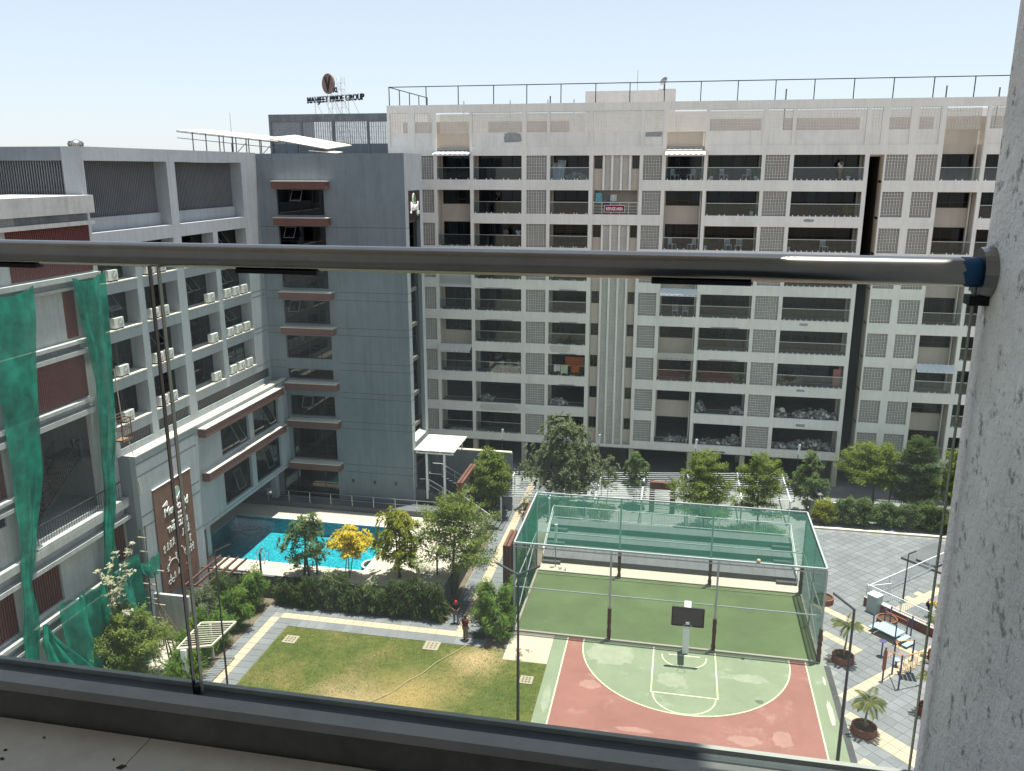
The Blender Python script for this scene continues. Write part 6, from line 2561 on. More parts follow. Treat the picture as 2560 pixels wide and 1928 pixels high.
tree('mango_tree', 'large grey-green mango-like tree rising in front of the stair core', -9.2, 66.8, 0.0, 7.4, 3.4, 2.4, 0.12, 'rosette', 36, 'leaf_grey', 1.6, (0.5, 0), L=0.36, clumps=50, trunk_r=0.12)
tree('sapling', 'thin sparse sapling left of the middle street lamp under the pergola', -5.3, 67.6, 0.0, 4.6, 1.2, 1.0, 0.3, 'rosette', 37, 'leaf_grey', 0.5, (0.1, 0), L=0.26, clumps=14, trunk_r=0.04)
tree('young_tree', 'slender young tree growing through the pergola left of the rust portal', -3.1, 68.2, 0.0, 5.1, 1.2, 1.1, 0.15, 'rosette', 38, 'leaf_mango', 0.8, (0.1, 0), L=0.28, clumps=26, trunk_r=0.05)
tree('feathery_tree', 'bushy feathery tree standing just right of the rust portal behind the bleachers', 2.8, 64.3, 0.0, 6.8, 3.0, 2.5, 0.16, 'tier', 39, 'leaf_feather', 1.7, (-0.2, 0), L=0.19, clumps=46)
tree('feathery_tree', 'flat-topped feathery tree at the right end of the white pergola', 7.05, 65.0, 0.0, 6.6, 2.5, 2.2, 0.2, 'tier', 40, 'leaf_feather', 1.5, (0, 0), L=0.19, clumps=34)
tree('young_tree', 'rounded light green young tree right of the pergola end', 11.3, 69.6, 0.0, 5.3, 1.5, 1.4, 0.2, 'rosette', 41, 'leaf_mango', 1.1, (0.1, 0), L=0.28, clumps=28, trunk_r=0.06)
tree('feathery_tree', 'wide umbrella-shaped feathery tree over the right-hand hedge', 16.9, 71.2, 0.0, 6.1, 3.7, 2.6, 0.36, 'tier', 42, 'leaf_feather', 1.5, (0, 0), L=0.2, clumps=44)
tree('feathery_tree', 'tall conical feathery tree beside the balcony side wall', 19.9, 70.0, 0.0, 7.3, 2.4, 2.2, 0.12, 'tier', 43, 'leaf_dark', 1.7, (-0.2, 0), L=0.2, clumps=50)
tree('feathery_tree', 'feathery tree half hidden behind the balcony side wall', 23.0, 70.5, 0.0, 6.2, 2.4, 2.2, 0.15, 'tier', 44, 'leaf_feather', 1.2, (0, 0), L=0.2, clumps=34)
tree('front_tree', 'light green layered tree at the bottom left in front of the green cloths', -29.5, 36.9, 0.0, 4.5, 2.7, 2.2, 0.18, 'tier', 45, 'leaf_feather', 1.9, (0.7, 0), L=0.17, clumps=52, trunk_r=0.1)
# bleached tree rising through it
t = thing('bleached_tree', 'almost bare tree with tufts of bleached pale leaves among the green cloths', 'tree', (-30.2, 37.0, 0))
r = random.Random(46)
tb, cb = MB(), MB()
ax = twig_path(tb, r, Vector((-30.2, 37.0, 0)), Vector((-29.8, 37.1, 5.2)), 0.13, 0.06, 0.04, 8)
for k in range(16):
    p0 = ax[r.choice((5, 6, 7, 8, 8))]
    p1 = p0 + Vector((r.uniform(-1.1, 1.3), r.uniform(-0.9, 0.9), r.uniform(0.8, 2.9)))
    pts = twig_path(tb, r, p0, p1, 0.035, 0.01, 0.15, 4)
    for q in (pts[4], pts[4], pts[3], pts[2]):
        for m_ in range(2):
            rosette(cb, r, q + rvec(r) * 0.22, Vector((0, 0, 1)) + rvec(r) * 0.3, 9, 0.17, 0.07, 0.5)
tb.build('trunk', 'bark_pale', t, smooth=True)
cb.build('crown', 'leaf_dry', t)

# bamboo clumps and hedges: every shrub is its own plant
tree('bamboo_clump', 'bright green bamboo clump beside the standing man at the court corner', -10.0, 45.3, 0.0, 3.9, 1.35, 1.2, 0.05, 'bamboo', 51, 'leaf_bamboo', 1.8, (-0.3, 0), L=0.34, clumps=46, stems=5, trunk_r=0.03, cat='shrub')
hedge = [(-24.4, 46.9, 1.9, 'leaf_dark', 'first'), (-22.9, 46.85, 2.3, 'leaf_dark', 'second'), (-21.3, 46.9, 2.9, 'leaf_mango', 'third'), (-19.8, 46.85, 1.9, 'leaf_dark', 'fourth'),
         (-18.4, 46.9, 2.2, 'leaf_mango', 'fifth'), (-17.0, 46.85, 2.6, 'leaf_dark', 'sixth'), (-15.6, 46.9, 2.9, 'leaf_dark', 'seventh'), (-14.4, 46.9, 2.6, 'leaf_dark', 'eighth')]
for k, (x, y, h, lm, nm) in enumerate(hedge):
    tree('hedge_shrub', 'dark leafy shrub against the pool retaining wall, %s from the left' % nm, x, y, 0.0, h, 0.85, 0.5, 0.03, 'bamboo', 60 + k, lm, 1.3, (0, 0), L=0.30, clumps=30, stems=5, trunk_r=0.025, group='shrubs below the pool deck', cat='shrub')
left = [(-26.6, 45.6, 3.0, 'leaf_bamboo', 'farthest'), (-27.4, 44.2, 3.6, 'leaf_dark', 'second'), (-26.4, 43.2, 2.9, 'leaf_bamboo', 'third'), (-27.9, 42.3, 3.2, 'leaf_grey', 'fourth'),
        (-26.5, 41.3, 2.6, 'leaf_bamboo', 'fifth'), (-26.7, 39.3, 2.2, 'leaf_bamboo', 'sixth'), (-26.4, 37.6, 2.0, 'leaf_bamboo', 'nearest')]
for k, (x, y, h, lm, nm) in enumerate(left):
    tree('path_shrub', 'tall leafy shrub in the row along the left path, %s from the lawn corner' % nm if nm not in ('farthest', 'nearest') else 'tall leafy shrub %s' % ('at the far end of the left path' if nm == 'farthest' else 'under the small cream pergola'), x, y, 0.0, h, 1.1, 1.0, 0.05, 'bamboo', 80 + k, lm, 1.6, (0, 0), L=0.28, clumps=36, stems=5, trunk_r=0.03, group='shrubs along the left path', cat='shrub')
for k in range(7):
    x = 12.3 + 1.55 * k
    tree('hedge_bush', 'rounded bush of the clipped hedge right of the pitch, %s from the left' % ('first', 'second', 'third', 'fourth', 'fifth', 'sixth', 'seventh')[k], x, 67.6 + 0.2 * (k % 2), 0.0, 2.05 + 0.15 * (k % 3), 1.15, 0.9, 0.04, 'ball', 100 + k, 'leaf_yellowgreen' if k == 0 else 'leaf_mango', 1.7, (0, 0), L=0.17, clumps=30, stems=4, trunk_r=0.03, group='hedge right of the pitch', cat='shrub')
for k, (x, y) in enumerate(((-9.75, 47.8), (-9.75, 49.3), (-9.75, 50.6), (-9.8, 54.4))):
    tree('fence_shrub', 'narrow shrub between the path and the left net, %s from the near end' % ('first', 'second', 'third', 'fourth')[k], x, y, 0.0, 1.9, 0.5, 0.8, 0.04, 'bamboo', 120 + k, 'leaf_bamboo', 1.1, (0, 0), L=0.26, clumps=20, stems=4, trunk_r=0.02, group='shrubs along the left net', cat='shrub')
for k, (x, y, h) in enumerate(((-11.2, 64.2, 2.2), (-8.0, 63.6, 1.9), (-5.6, 63.3, 2.0), (4.6, 62.6, 1.2), (6.3, 62.7, 1.1), (8.0, 62.8, 1.2))):
    tree('low_shrub', 'low shrub behind the bleacher railing, %s from the left' % ('first', 'second', 'third', 'fourth', 'fifth', 'sixth')[k], x, y, 0.0, h, 0.95, 0.7, 0.04, 'bamboo', 130 + k, 'leaf_grey' if k < 3 else 'leaf_bamboo', 1.0, (0, 0), L=0.26, clumps=22, stems=4, trunk_r=0.02, group='low shrubs behind the bleachers', cat='shrub')
mb = MB()
mb.box(11.4, 24.0, 69.0, 69.2, 0, 1.3)
tag(mb.build('hedge_wall', 'grey_plaster'), 'low grey garden wall behind the clipped hedge on the right', 'wall')
mb = MB()
mb.box(11.3, 24.0, 66.3, 66.6, 0, 0.14)
struct(mb, 'hedge_kerb', 'stone_cream')
# spiky plants at the foot of the hedge
for k in range(9):
    r = random.Random(200 + k)
    x = -23.8 + 1.15 * k + r.uniform(-0.2, 0.2)
    mb = MB()
    for j in range(26):
        a = r.uniform(0, 6.28)
        dv = Vector((math.cos(a), math.sin(a), r.uniform(0.6, 2.0))).normalized()
        add_leaf(mb, Vector((x, 46.62, 0.0)) + rvec(r) * 0.08, dv, Vector((0, 0, 1)), r.uniform(0.3, 0.55), 0.07)
    tag(mb.build('spider_plant', 'leaf_bamboo'), 'small spiky plant at the foot of the hedge, number %s from the left' % ('one', 'two', 'three', 'four', 'five', 'six', 'seven', 'eight', 'nine')[k], 'plant', 'spiky plants at the foot of the hedge')

# ------------------------------------------------------------------ palms in round brick planters
def planter(x, y, label, r=0.62, h=0.42, palm=None, seed=0, height=1.9):
    t = thing('round_planter', label, 'planter', (x, y, 0), 0, 'round brick planters on the plaza')
    mb = MB()
    mb.lathe([(r, 0), (r, h), (r - 0.09, h), (r - 0.09, h - 0.14), (0.0, h - 0.12)], (x, y, 0), 28)
    mb.build('brick_ring', 'terracotta', t)
    mb = MB()
    mb.disc((x, y, h - 0.10), r - 0.095, 24)
    mb.build('earth', 'soil', t)
    if palm:
        rr = random.Random(seed)
        p = thing('palm', palm, 'palm', (x, y, h - 0.1), 0, 'young palms on the plaza')
        tb, cb = MB(), MB()
        z0 = h - 0.12
        pts = twig_path(tb, rr, Vector((x, y, z0)), Vector((x + 0.12, y, z0 + height)), 0.065, 0.04, 0.03, 5)
        top = pts[-1]
        for k in range(13):
            a = 2.399 * k + rr.uniform(-0.2, 0.2)
            up = rr.uniform(0.25, 1.5)
            L = rr.uniform(0.75, 1.15)
            d0 = Vector((math.cos(a), math.sin(a), up)).normalized()
            prev = top.copy()
            stem = [prev]
            for s in range(8):
                d0 = (d0 + Vector((0, 0, -0.17))).normalized()
                prev = prev + d0 * (L / 8)
                stem.append(prev)
            tb.path(stem, 0.012, 4)
            for s in range(1, 9):
                for sub in (0.0, 0.5):
                    q = stem[s - 1].lerp(stem[s], sub)
                    dd = (stem[s] - stem[s - 1]).normalized()
                    side = dd.cross(Vector((0, 0, 1))).normalized()
                    for sg in (-1, 1):
                        dv = (side * sg * 0.8 + dd * 0.7 + Vector((0, 0, -0.25))).normalized()
                        add_leaf(cb, q, dv, Vector((0, 0, 1)), 0.34 * (1.15 - 0.1 * abs(s - 4)), 0.055)
        tb.build('trunk', 'bark_pale', p, smooth=True)
        cb.build('frond', 'leaf_palm', p)


planter(10.33, 40.3, 'round brick planter with a palm, nearest of those on the plaza', palm='young palm nearest the balcony, in a round planter', seed=1, height=1.5)
planter(10.42, 46.95, 'round brick planter with a palm beside the corner of the cage', palm='young palm beside the cage corner, in a round planter', seed=2, height=2.0)
planter(10.4, 54.0, 'empty round brick planter outside the right net')
planter(14.05, 42.6, 'round brick planter partly behind the balcony side wall', palm='young palm partly hidden behind the balcony side wall', seed=3, height=1.7)
planter(16.0, 48.2, 'round brick planter at the right edge by the climbing frame', palm='palm at the right edge by the climbing frame', seed=4, height=2.2)
planter(17.4, 52.2, 'round brick planter behind the railing at the right edge', palm='palm behind the white railing at the right edge', seed=5, height=2.2)
planter(13.9, 51.9, 'round brick planter behind the exercise platform', r=0.62)
# ------------------------------------------------------------------ plaza furniture on the right
ELB = thing('electric_cabinet', 'pale grey-green electric cabinet standing at the end of the planter wall', 'cabinet', (13.35, 53.3, 0))
paint('cabinet', (0.36, 0.42, 0.40), 0.6, 0.08, 2.0)
u1, u2 = Vector((1, 1, 0)).normalized(), Vector((1, -1, 0)).normalized()
mb = MB()
mb.obox((13.4, 53.35, 0.62), u1 * 0.34, u2 * 0.34, Vector((0, 0, 0.6)))
mb.build('body', 'cabinet', ELB)
mb = MB()
mb.obox((13.4, 53.35, 1.245), u1 * 0.37, u2 * 0.37, Vector((0, 0, 0.024)))
mb.build('lid', 'white_metal', ELB)
PW = thing('planter_wall', 'low red-brown planter wall running diagonally below the white railing', 'wall', (14.6, 52.6, 0))
mb = MB()
mb.bar((13.0, 54.2, 0.3), (18.3, 48.9, 0.3), 0.28, 0.6)
mb.build('wall', 'terracotta', PW)
mb = MB()
mb.bar((13.0, 54.2, 0.63), (18.3, 48.9, 0.63), 0.34, 0.055)
mb.build('coping', 'white_metal', PW)
bar_rail('plaza_railing', 'white bar railing on top of the red-brown planter wall', (13.05, 54.15, 0.66), (18.2, 49.0, 0.66), 0.85, 0.13)
bar_rail('plaza_railing', 'white bar railing crossing the plaza diagonally towards the hedge', (13.3, 54.9, 0.1), (20.2, 61.8, 0.1), 0.95, 0.13)
bar_rail('plaza_railing', 'short white bar railing joining the two diagonal railings by the cabinet', (13.15, 54.35, 0.4), (14.7, 55.0, 0.4), 0.9, 0.13)
mb = MB()
for k, z in enumerate((0.18, 0.36)):
    s = 0.9 * k
    q = [(17.0 + s, 61.9 - s * 0.3), (19.2, 59.8), (22.5, 63.0), (20.3, 65.2)]
    if k:
        q = [(17.9, 61.4), (19.0, 60.35), (22.0, 63.3), (20.9, 64.4)]
    mb.prism(q, z - 0.18, z)
struct(mb, 'stepped_platform', 'bleacher')
# exercise platform
paint('gym_purple', (0.075, 0.06, 0.16), 0.5, 0.08)
paint('gym_orange', (0.50, 0.20, 0.05), 0.5, 0.08)
paint('gym_red', (0.30, 0.08, 0.04), 0.55, 0.08)
paint('gym_blue', (0.30, 0.40, 0.44), 0.5, 0.06)
paint('gym_yellow', (0.62, 0.42, 0.04), 0.5, 0.06)
c45 = lambda a, b, z: Vector((13.7, 50.35, z)) + u2 * a + u1 * b
EX = thing('exercise_platform', 'low blue-grey exercise platform with steps and purple posts on the plaza', 'play equipment', (13.7, 50.35, 0))
mb = MB()
mb.obox(c45(0, 0, 0.5), u2 * 0.75, u1 * 0.62, Vector((0, 0, 0.03)))
mb.build('deck', 'gym_blue', EX)
for a, z in ((0.95, 0.34), (1.3, 0.16), (-0.95, 0.3)):
    mb = MB()
    mb.obox(c45(a, 0, z), u2 * 0.17, u1 * 0.5, Vector((0, 0, 0.02)))
    mb.build('step', 'gym_blue', EX)
for a, b in ((-0.75, -0.6), (0.75, -0.6), (-0.75, 0.6), (0.75, 0.6)):
    mb = MB()
    mb.tube(c45(a, b, 0), c45(a, b, 1.35), 0.045, n=8)
    mb.build('post', 'gym_purple', EX)
mb = MB()
mb.tube(c45(-0.75, 0.6, 1.2), c45(0.75, 0.6, 1.2), 0.03, n=8)
mb.tube(c45(-0.75, 0.6, 0.9), c45(0.75, 0.6, 0.9), 0.03, n=8)
mb.build('hand_bar', 'gym_red', EX)
BR = thing('exercise_bar', 'long orange exercise bar on two purple posts beside the planter wall', 'play equipment', (15.0, 51.0, 0))
for a in (13.95, 14.95, 16.4):
    q = Vector((a, 65.35 - a, 0))
    mb = MB()
    mb.tube(q, q + Vector((0, 0, 1.5)), 0.045, n=8)
    mb.build('post', 'gym_purple', BR)
mb = MB()
mb.tube((13.95, 51.4, 1.45), (16.5, 48.85, 1.45), 0.028, n=8)
mb.build('bar', 'gym_orange', BR)
FR = thing('climbing_frame', 'purple-posted climbing frame with orange bars and hanging rings on the plaza', 'play equipment', (13.2, 45.6, 0))
ps = [(12.25, 45.22), (12.95, 44.57), (12.95, 46.1), (14.0, 46.4), (14.3, 45.3)]
for x, y in ps:
    mb = MB()
    mb.tube((x, y, 0), (x, y, 2.15), 0.05, n=8)
    mb.build('post', 'gym_purple', FR)
mb = MB()
mb.box(12.16, 12.34, 45.17, 45.27, 0.75, 1.95)
mb.build('back_board', 'gym_red', FR)
for a, b, z in (((12.25, 45.22), (12.95, 44.57), 2.05), ((12.25, 45.22), (12.95, 46.1), 1.45), ((12.95, 46.1), (14.0, 46.4), 2.1), ((12.95, 44.57), (14.3, 45.3), 2.1), ((12.95, 46.1), (12.95, 44.57), 2.1)):
    mb = MB()
    mb.tube((*a, z), (*b, z), 0.028, n=8)
    mb.build('bar', 'gym_orange', FR)
for k in range(5):
    f = (k + 0.5) / 5
    x, y = 12.95 + 1.35 * f, 44.57 + 0.73 * f
    mb = MB()
    mb.tube((x, y, 2.1), (x, y + 0.03, 1.2), 0.012, n=5)
    mb.path([(x + 0.08 * math.cos(2 * PI * j / 10), y, 1.12 + 0.08 * math.sin(2 * PI * j / 10)) for j in range(11)], 0.014, 5)
    mb.build('hanging_ring', 'gym_yellow', FR)
for k in range(4):
    mb = MB()
    mb.bar((13.4 + 0.25 * k, 45.6, 0.35 + 0.22 * k), (13.4 + 0.25 * k, 46.5, 0.35 + 0.22 * k), 0.2, 0.04)
    mb.build('rung', 'step_wood', FR)
DS = thing('balance_disc', 'purple balance disc on a post left of the climbing frame', 'play equipment', (12.75, 47.9, 0))
mb = MB()
mb.tube((12.75, 47.9, 0), (12.75, 47.9, 1.0), 0.045, n=8)
mb.build('post', 'gym_purple', DS)
mb = MB()
mb.lathe([(0.0, 1.0), (0.2, 1.0), (0.22, 1.03), (0.0, 1.05)], (12.75, 47.9, 0), 18)
mb.build('disc', 'gym_purple', DS)
ST = thing('spring_seat', 'small grey round seat on a post in front of the exercise platform', 'play equipment', (13.35, 46.95, 0))
mb = MB()
mb.tube((13.35, 46.95, 0), (13.35, 46.95, 0.42), 0.06, n=8)
mb.build('post', 'gym_purple', ST)
mb = MB()
mb.lathe([(0.0, 0.42), (0.19, 0.42), (0.2, 0.46), (0.0, 0.49)], (13.35, 46.95, 0), 16)
mb.build('seat', 'gym_blue', ST)
mb = MB()
for k, (x, y) in enumerate(((16.0, 55.5), (16.85, 56.3), (16.85, 55.45))):
    mb.obox((x + 0.1, y + 0.1, 0.017), u1 * 0.3, u2 * 0.3, Vector((0, 0, 0.008)))
o = build_each(mb, 'checker_tile', 'paver_cream', PZ)

# ------------------------------------------------------------------ lawn details
paint('chamber', (0.29, 0.25, 0.18), 0.9, 0.12, 3.0, bump=0.2)
for k, (x, y, w, lb) in enumerate(((-13.7, 43.75, 0.95, 'pierced concrete drain cover at the far edge of the lawn'), (-7.45, 41.4, 0.75, 'pierced concrete drain cover beside the court'), (-22.4, 42.75, 0.85, 'pierced concrete drain cover at the far left corner of the lawn'), (-22.4, 36.9, 0.7, 'plain concrete cover at the near left of the lawn'))):
    t = thing('drain_cover', lb, 'drain cover', (x, y, 0))
    mb = MB()
    mb.box(x - w / 2, x + w / 2, y - w / 2, y + w / 2, -0.02, 0.045)
    mb.build('slab', 'chamber', t)
    if k < 3:
        mb = MB()
        for i in range(3):
            for j in range(3):
                mb.disc((x + (i - 1) * w * 0.25, y + (j - 1) * w * 0.25, 0.049), 0.055, 10)
        mb.build('hole', 'dark_frame', t)['kind'] = 'stuff'
mb = MB()
pts = []
for k in range(40):
    f = k / 39
    x, y = -16.8 + 5.6 * f, 35.8 + 8.6 * f
    pts.append((x + 0.28 * math.sin(f * 5.0) + 0.06 * math.sin(f * 23), y, 0.06 + 0.015 * math.sin(f * 30)))
mb.path(pts, 0.017, 6)
paint('hose', (0.38, 0.34, 0.19), 0.5, 0.1)
tag(mb.build('garden_hose', 'hose', smooth=True), 'yellow garden hose lying across the lawn', 'hose')
LT = thing('floor_lamp_stand', 'slim leaning pole with pale shade beside the left bleacher steps', 'pole', (-7.9, 55.6, 0))
mb = MB()
mb.tube((-7.9, 55.6, 0), (-7.9, 55.7, 3.3), 0.03, n=8)
mb.build('shaft', 'grey_metal', LT)
mb = MB()
mb.tube((-7.9, 55.65, 1.9), (-7.9, 55.7, 3.3), 0.09, 0.11, n=10)
mb.build('cover', 'white_metal', LT)
r = random.Random(77)
mb = MB()
for k in range(9):
    c = Vector((-7.3 + r.uniform(-0.25, 0.25), 55.3 + r.uniform(-0.2, 0.2), 0.08))
    mb.obox(c, rvec(r) * 0.1, rvec(r) * 0.1, Vector((0, 0, 0.06)))
tag(mb.build('litter', 'white_metal'), 'little heap of pale litter on the concrete walk behind the turf', 'litter', kind='stuff')

# ------------------------------------------------------------------ rubble in the unfinished flats
def rubble(label, x0, x1, i, hgt, n, seed, mats=('rubble', 'white_slab', 'bare_concrete'), y0=YB + 0.35, y1=YB + 1.5):
    r = random.Random(seed)
    mb = MB()
    for k in range(n):
        f = r.uniform(0, 1)
        s = r.uniform(0.06, 0.2)
        x = x0 + (x1 - x0) * f
        z = BOT[i] + r.uniform(0, 1) * hgt * math.sin(PI * min(0.95, max(0.05, f))) ** 0.6 + s * 0.3
        mb.cur = r.choice((0, 0, 1, 2))
        a, b = rvec(r), rvec(r)
        c_ = a.cross(b)
        if c_.length < 0.05:
            continue
        a.normalize()
        c_.normalize()
        b = c_.cross(a)
        mb.obox((x, r.uniform(y0, y1), z), a * s, b * (s * r.uniform(0.4, 1.0)), c_ * (s * r.uniform(0.15, 0.5)))
    return tag(mb.build('rubble_heap', list(mats)), label, 'rubble', kind='stuff')


rubble('rubble at the left corner of the eighth-floor bay with no railing, below the white patch', -18.6, -17.2, 7, 0.45, 60, 1)
rubble('broken boards in the open flat just left of the stair core', -11.6, -10.0, 7, 0.4, 60, 2)
rubble('rubble at the left of the upper unfinished flat right of the stair core', 1.8, 2.8, 7, 0.8, 70, 3)
rubble('rubble at the right of the upper unfinished flat right of the stair core', 5.0, 6.1, 7, 0.6, 70, 4)
rubble('rubble at the right of the lower unfinished flat right of the stair core', 4.6, 6.1, 8, 0.8, 90, 5)
rubble('scattered rubble on the floor of the lower unfinished flat', 2.2, 4.6, 8, 0.2, 50, 6)
rubble('broken bricks at the left of the upper wide unfinished flat', 8.9, 9.9, 7, 0.7, 70, 7)
rubble('broad heap of broken tile in the upper wide unfinished flat', 10.6, 14.2, 7, 0.65, 170, 8)
rubble('broad heap of broken tile in the lower wide unfinished flat', 10.4, 14.2, 8, 0.7, 190, 9)
rubble('few broken pieces at the left of the lower wide unfinished flat', 8.9, 10.2, 8, 0.25, 40, 10)
rubble('scraps on the floor of the narrow open flat above the arcade', -0.9, 1.3, 8, 0.25, 50, 11)
rubble('sacks and rubbish in the balcony right of the second block screen on the top floor', -10.4, -8.5, 0, 0.55, 70, 12)
paint('pipe_bundle', (0.50, 0.56, 0.58), 0.5, 0.1)
mb = MB()
for k in range(13):
    mb.bar((-11.5 + 0.07 * k, YB + 0.5, BOT[0]), (-11.65 + 0.13 * k - 0.4 * (k > 6), YB + 0.9, BOT[0] + 1.45 + 0.25 * (k > 6)), 0.05, 0.05)
tag(mb.build('pipe_bundle', 'pipe_bundle'), 'bundle of pale pipes leaning in a top-floor balcony', 'pipes', kind='stuff')

# ------------------------------------------------------------------ laundry, sign, balcony furniture
cloth('towel_orange', (0.36, 0.10, 0.035), 1.0, 0.2)
cloth('towel_white', (0.62, 0.62, 0.60), 1.0, 0.2)
cloth('towel_lime', (0.50, 0.58, 0.36), 1.0, 0.2)
cloth('towel_teal', (0.16, 0.42, 0.46), 1.0, 0.2)
cloth('towel_grey', (0.16, 0.14, 0.15), 1.0, 0.2)
cloth('towel_pink', (0.52, 0.20, 0.20), 1.0, 0.2)


def towel(label, x0, x1, z0, z1, y, mat, seed):
    r = random.Random(seed)
    mb = MB()
    n = 8
    for a, b in zip(range(n), range(1, n + 1)):
        xa, xb = x0 + (x1 - x0) * a / n, x0 + (x1 - x0) * b / n
        fa, fb = 0.03 * math.sin(a * 1.7 + seed), 0.03 * math.sin(b * 1.7 + seed)
        za, zb = z0 + 0.05 * math.sin(a + seed), z0 + 0.05 * math.sin(b + seed)
        mb.quad((xa, y - 0.04 + fa, za), (xb, y - 0.04 + fb, zb), (xb, y - 0.03, z1), (xa, y - 0.03, z1))
        mb.quad((xa, y - 0.03, z1), (xb, y - 0.03, z1), (xb, y + 0.05, z0 + 0.1), (xa, y + 0.05, z0 + 0.1))
    tag(mb.build('towel', mat), label, 'towel', 'laundry on the apartment block')


towel('large orange cloth hung in the balcony left of the stair core', -10.2, -8.45, BOT[6] + 0.85, BOT[6] + 1.8, YB + 0.4, 'towel_orange', 1)
towel('orange towel over the balcony glass left of the stair core', -9.6, -8.8, BOT[6] + 0.4, BOT[6] + 1.07, YB + 0.03, 'towel_orange', 2)
towel('pale striped towel over the balcony glass left of the stair core', -11.2, -10.6, BOT[6] + 0.45, BOT[6] + 1.07, YB + 0.03, 'towel_white', 3)
towel('pale lime towel over the balcony glass left of the stair core', -10.55, -9.9, BOT[6] + 0.25, BOT[6] + 1.07, YB + 0.03, 'towel_lime', 4)
towel('teal checked towel hanging above the red refuge sign', -7.7, -7.15, BOT[1] + 1.1, BOT[1] + 1.85, YB + 0.2, 'towel_teal', 5)
towel('dark grey garment hanging beside the red refuge sign', -7.1, -6.45, BOT[1] + 0.5, BOT[1] + 1.75, YB + 0.25, 'towel_grey', 6)
towel('white cloth hanging above the red refuge sign', -6.4, -5.85, BOT[1] + 1.15, BOT[1] + 1.7, YB + 0.2, 'towel_white', 7)
towel('long pink cloth hanging at the right end of the wide seventh balcony', 13.6, 14.25, BOT[6] + 0.1, BOT[6] + 1.65, YB + 0.5, 'towel_pink', 8)
paint('refuge_red', (0.23, 0.012, 0.035), 0.5, 0.04)
RF = thing('refuge_sign', 'dark red REFUGE AREA sign with white letters on the stair-core railing', 'sign', (-6.0, YB, BOT[1]))
mb = MB()
mb.box(-6.87, -5.13, YB - 0.05, YB - 0.01, BOT[1] + 0.22, BOT[1] + 0.80)
bd = mb.build('board', 'refuge_red', RF)
text_obj('lettering', 'REFUGE AREA', 0.36, 0.006, 'sign_white', RF, (0.0, -0.062, 0.38), (1, 0, 0), (0, 0, 1), sx=0.66, bold=0.008)
mb = MB()
for b_ in ((-6.88, -5.12, 0.79, 0.82), (-6.88, -5.12, 0.20, 0.23)):
    mb.box(b_[0], b_[1], YB - 0.056, YB - 0.012, BOT[1] + b_[2], BOT[1] + b_[3])
for x in (-6.895, -5.125):
    mb.box(x, x + 0.03, YB - 0.055, YB - 0.013, BOT[1] + 0.231, BOT[1] + 0.789)
mb.build('border', 'sign_white', bd)

CH = thing('balcony_chair', 'chair', 'chair', (0, 0, 0))
mb = MB()
mb.box(-0.26, 0.26, -0.26, 0.26, 0.40, 0.45)
mb.build('seat', 'white_metal', CH, local=True)
mb = MB()
for k in range(5):
    mb.box(-0.25 + 0.115 * k, -0.21 + 0.115 * k, 0.22, 0.26, 0.45, 0.86)
mb.box(-0.26, 0.26, 0.21, 0.27, 0.861, 0.92)
mb.build('backrest', 'white_metal', CH, local=True)
for a in (-0.24, 0.24):
    for b in (-0.24, 0.24):
        mb = MB()
        mb.box(a - 0.02, a + 0.02, b - 0.02, b + 0.02, 0, 0.40)
        mb.build('leg', 'white_metal', CH, local=True)
first = True
for x, i, rz, lb in ((-0.95, 0, 0.9, 'white chair, left of two on the balcony under the white awning'), (0.45, 0, -0.9, 'white chair, right of two on the balcony under the white awning'),
                     (3.2, 0, 0.8, 'pale chair, left of two beside the potted palm on the top-floor balcony'), (5.1, 0, -0.8, 'pale chair, right of two on the top-floor balcony'),
                     (-0.9, 2, 0.9, 'chair on the third-floor narrow balcony right of the core, left one'), (0.8, 2, -0.9, 'chair on the third-floor narrow balcony right of the core, right one'),
                     (3.9, 2, 0.3, 'chair at the left in the middle of the third balcony right of the core'), (4.8, 2, -0.3, 'chair at the right in the middle of the third balcony right of the core'),
                     (11.9, 2, 0.4, 'chair in the wide third balcony next to the dark shaft'), (-16.2, 6, 0.8, 'chair left of the small table on the seventh balcony'), (-14.9, 6, -0.8, 'chair right of the small table on the seventh balcony'),
                     (-0.35, 4, 0.0, 'left one of two chairs under the lower pale awning'), (0.55, 4, 0.0, 'right one of two chairs under the lower pale awning')):
    loc = (x, YB + 0.85, BOT[i])
    if first:
        CH.location, CH.rotation_euler = loc, (0, 0, rz)
        CH['label'], CH['group'] = lb, 'chairs on the balconies'
        first = False
    else:
        dup(CH, loc, rz, lb, 'chairs on the balconies')
TB = thing('small_table', 'small round table on the seventh balcony between two chairs', 'table', (-15.55, YB + 0.7, BOT[6]))
mb = MB()
mb.lathe([(0.0, 0.68), (0.32, 0.68), (0.32, 0.72), (0.0, 0.72)], (0, 0, 0), 18)
mb.build('table_top', 'white_metal', TB, local=True)
mb = MB()
mb.tube((0, 0, 0), (0, 0, 0.68), 0.03, n=8)
mb.build('leg', 'grey_metal', TB, local=True)
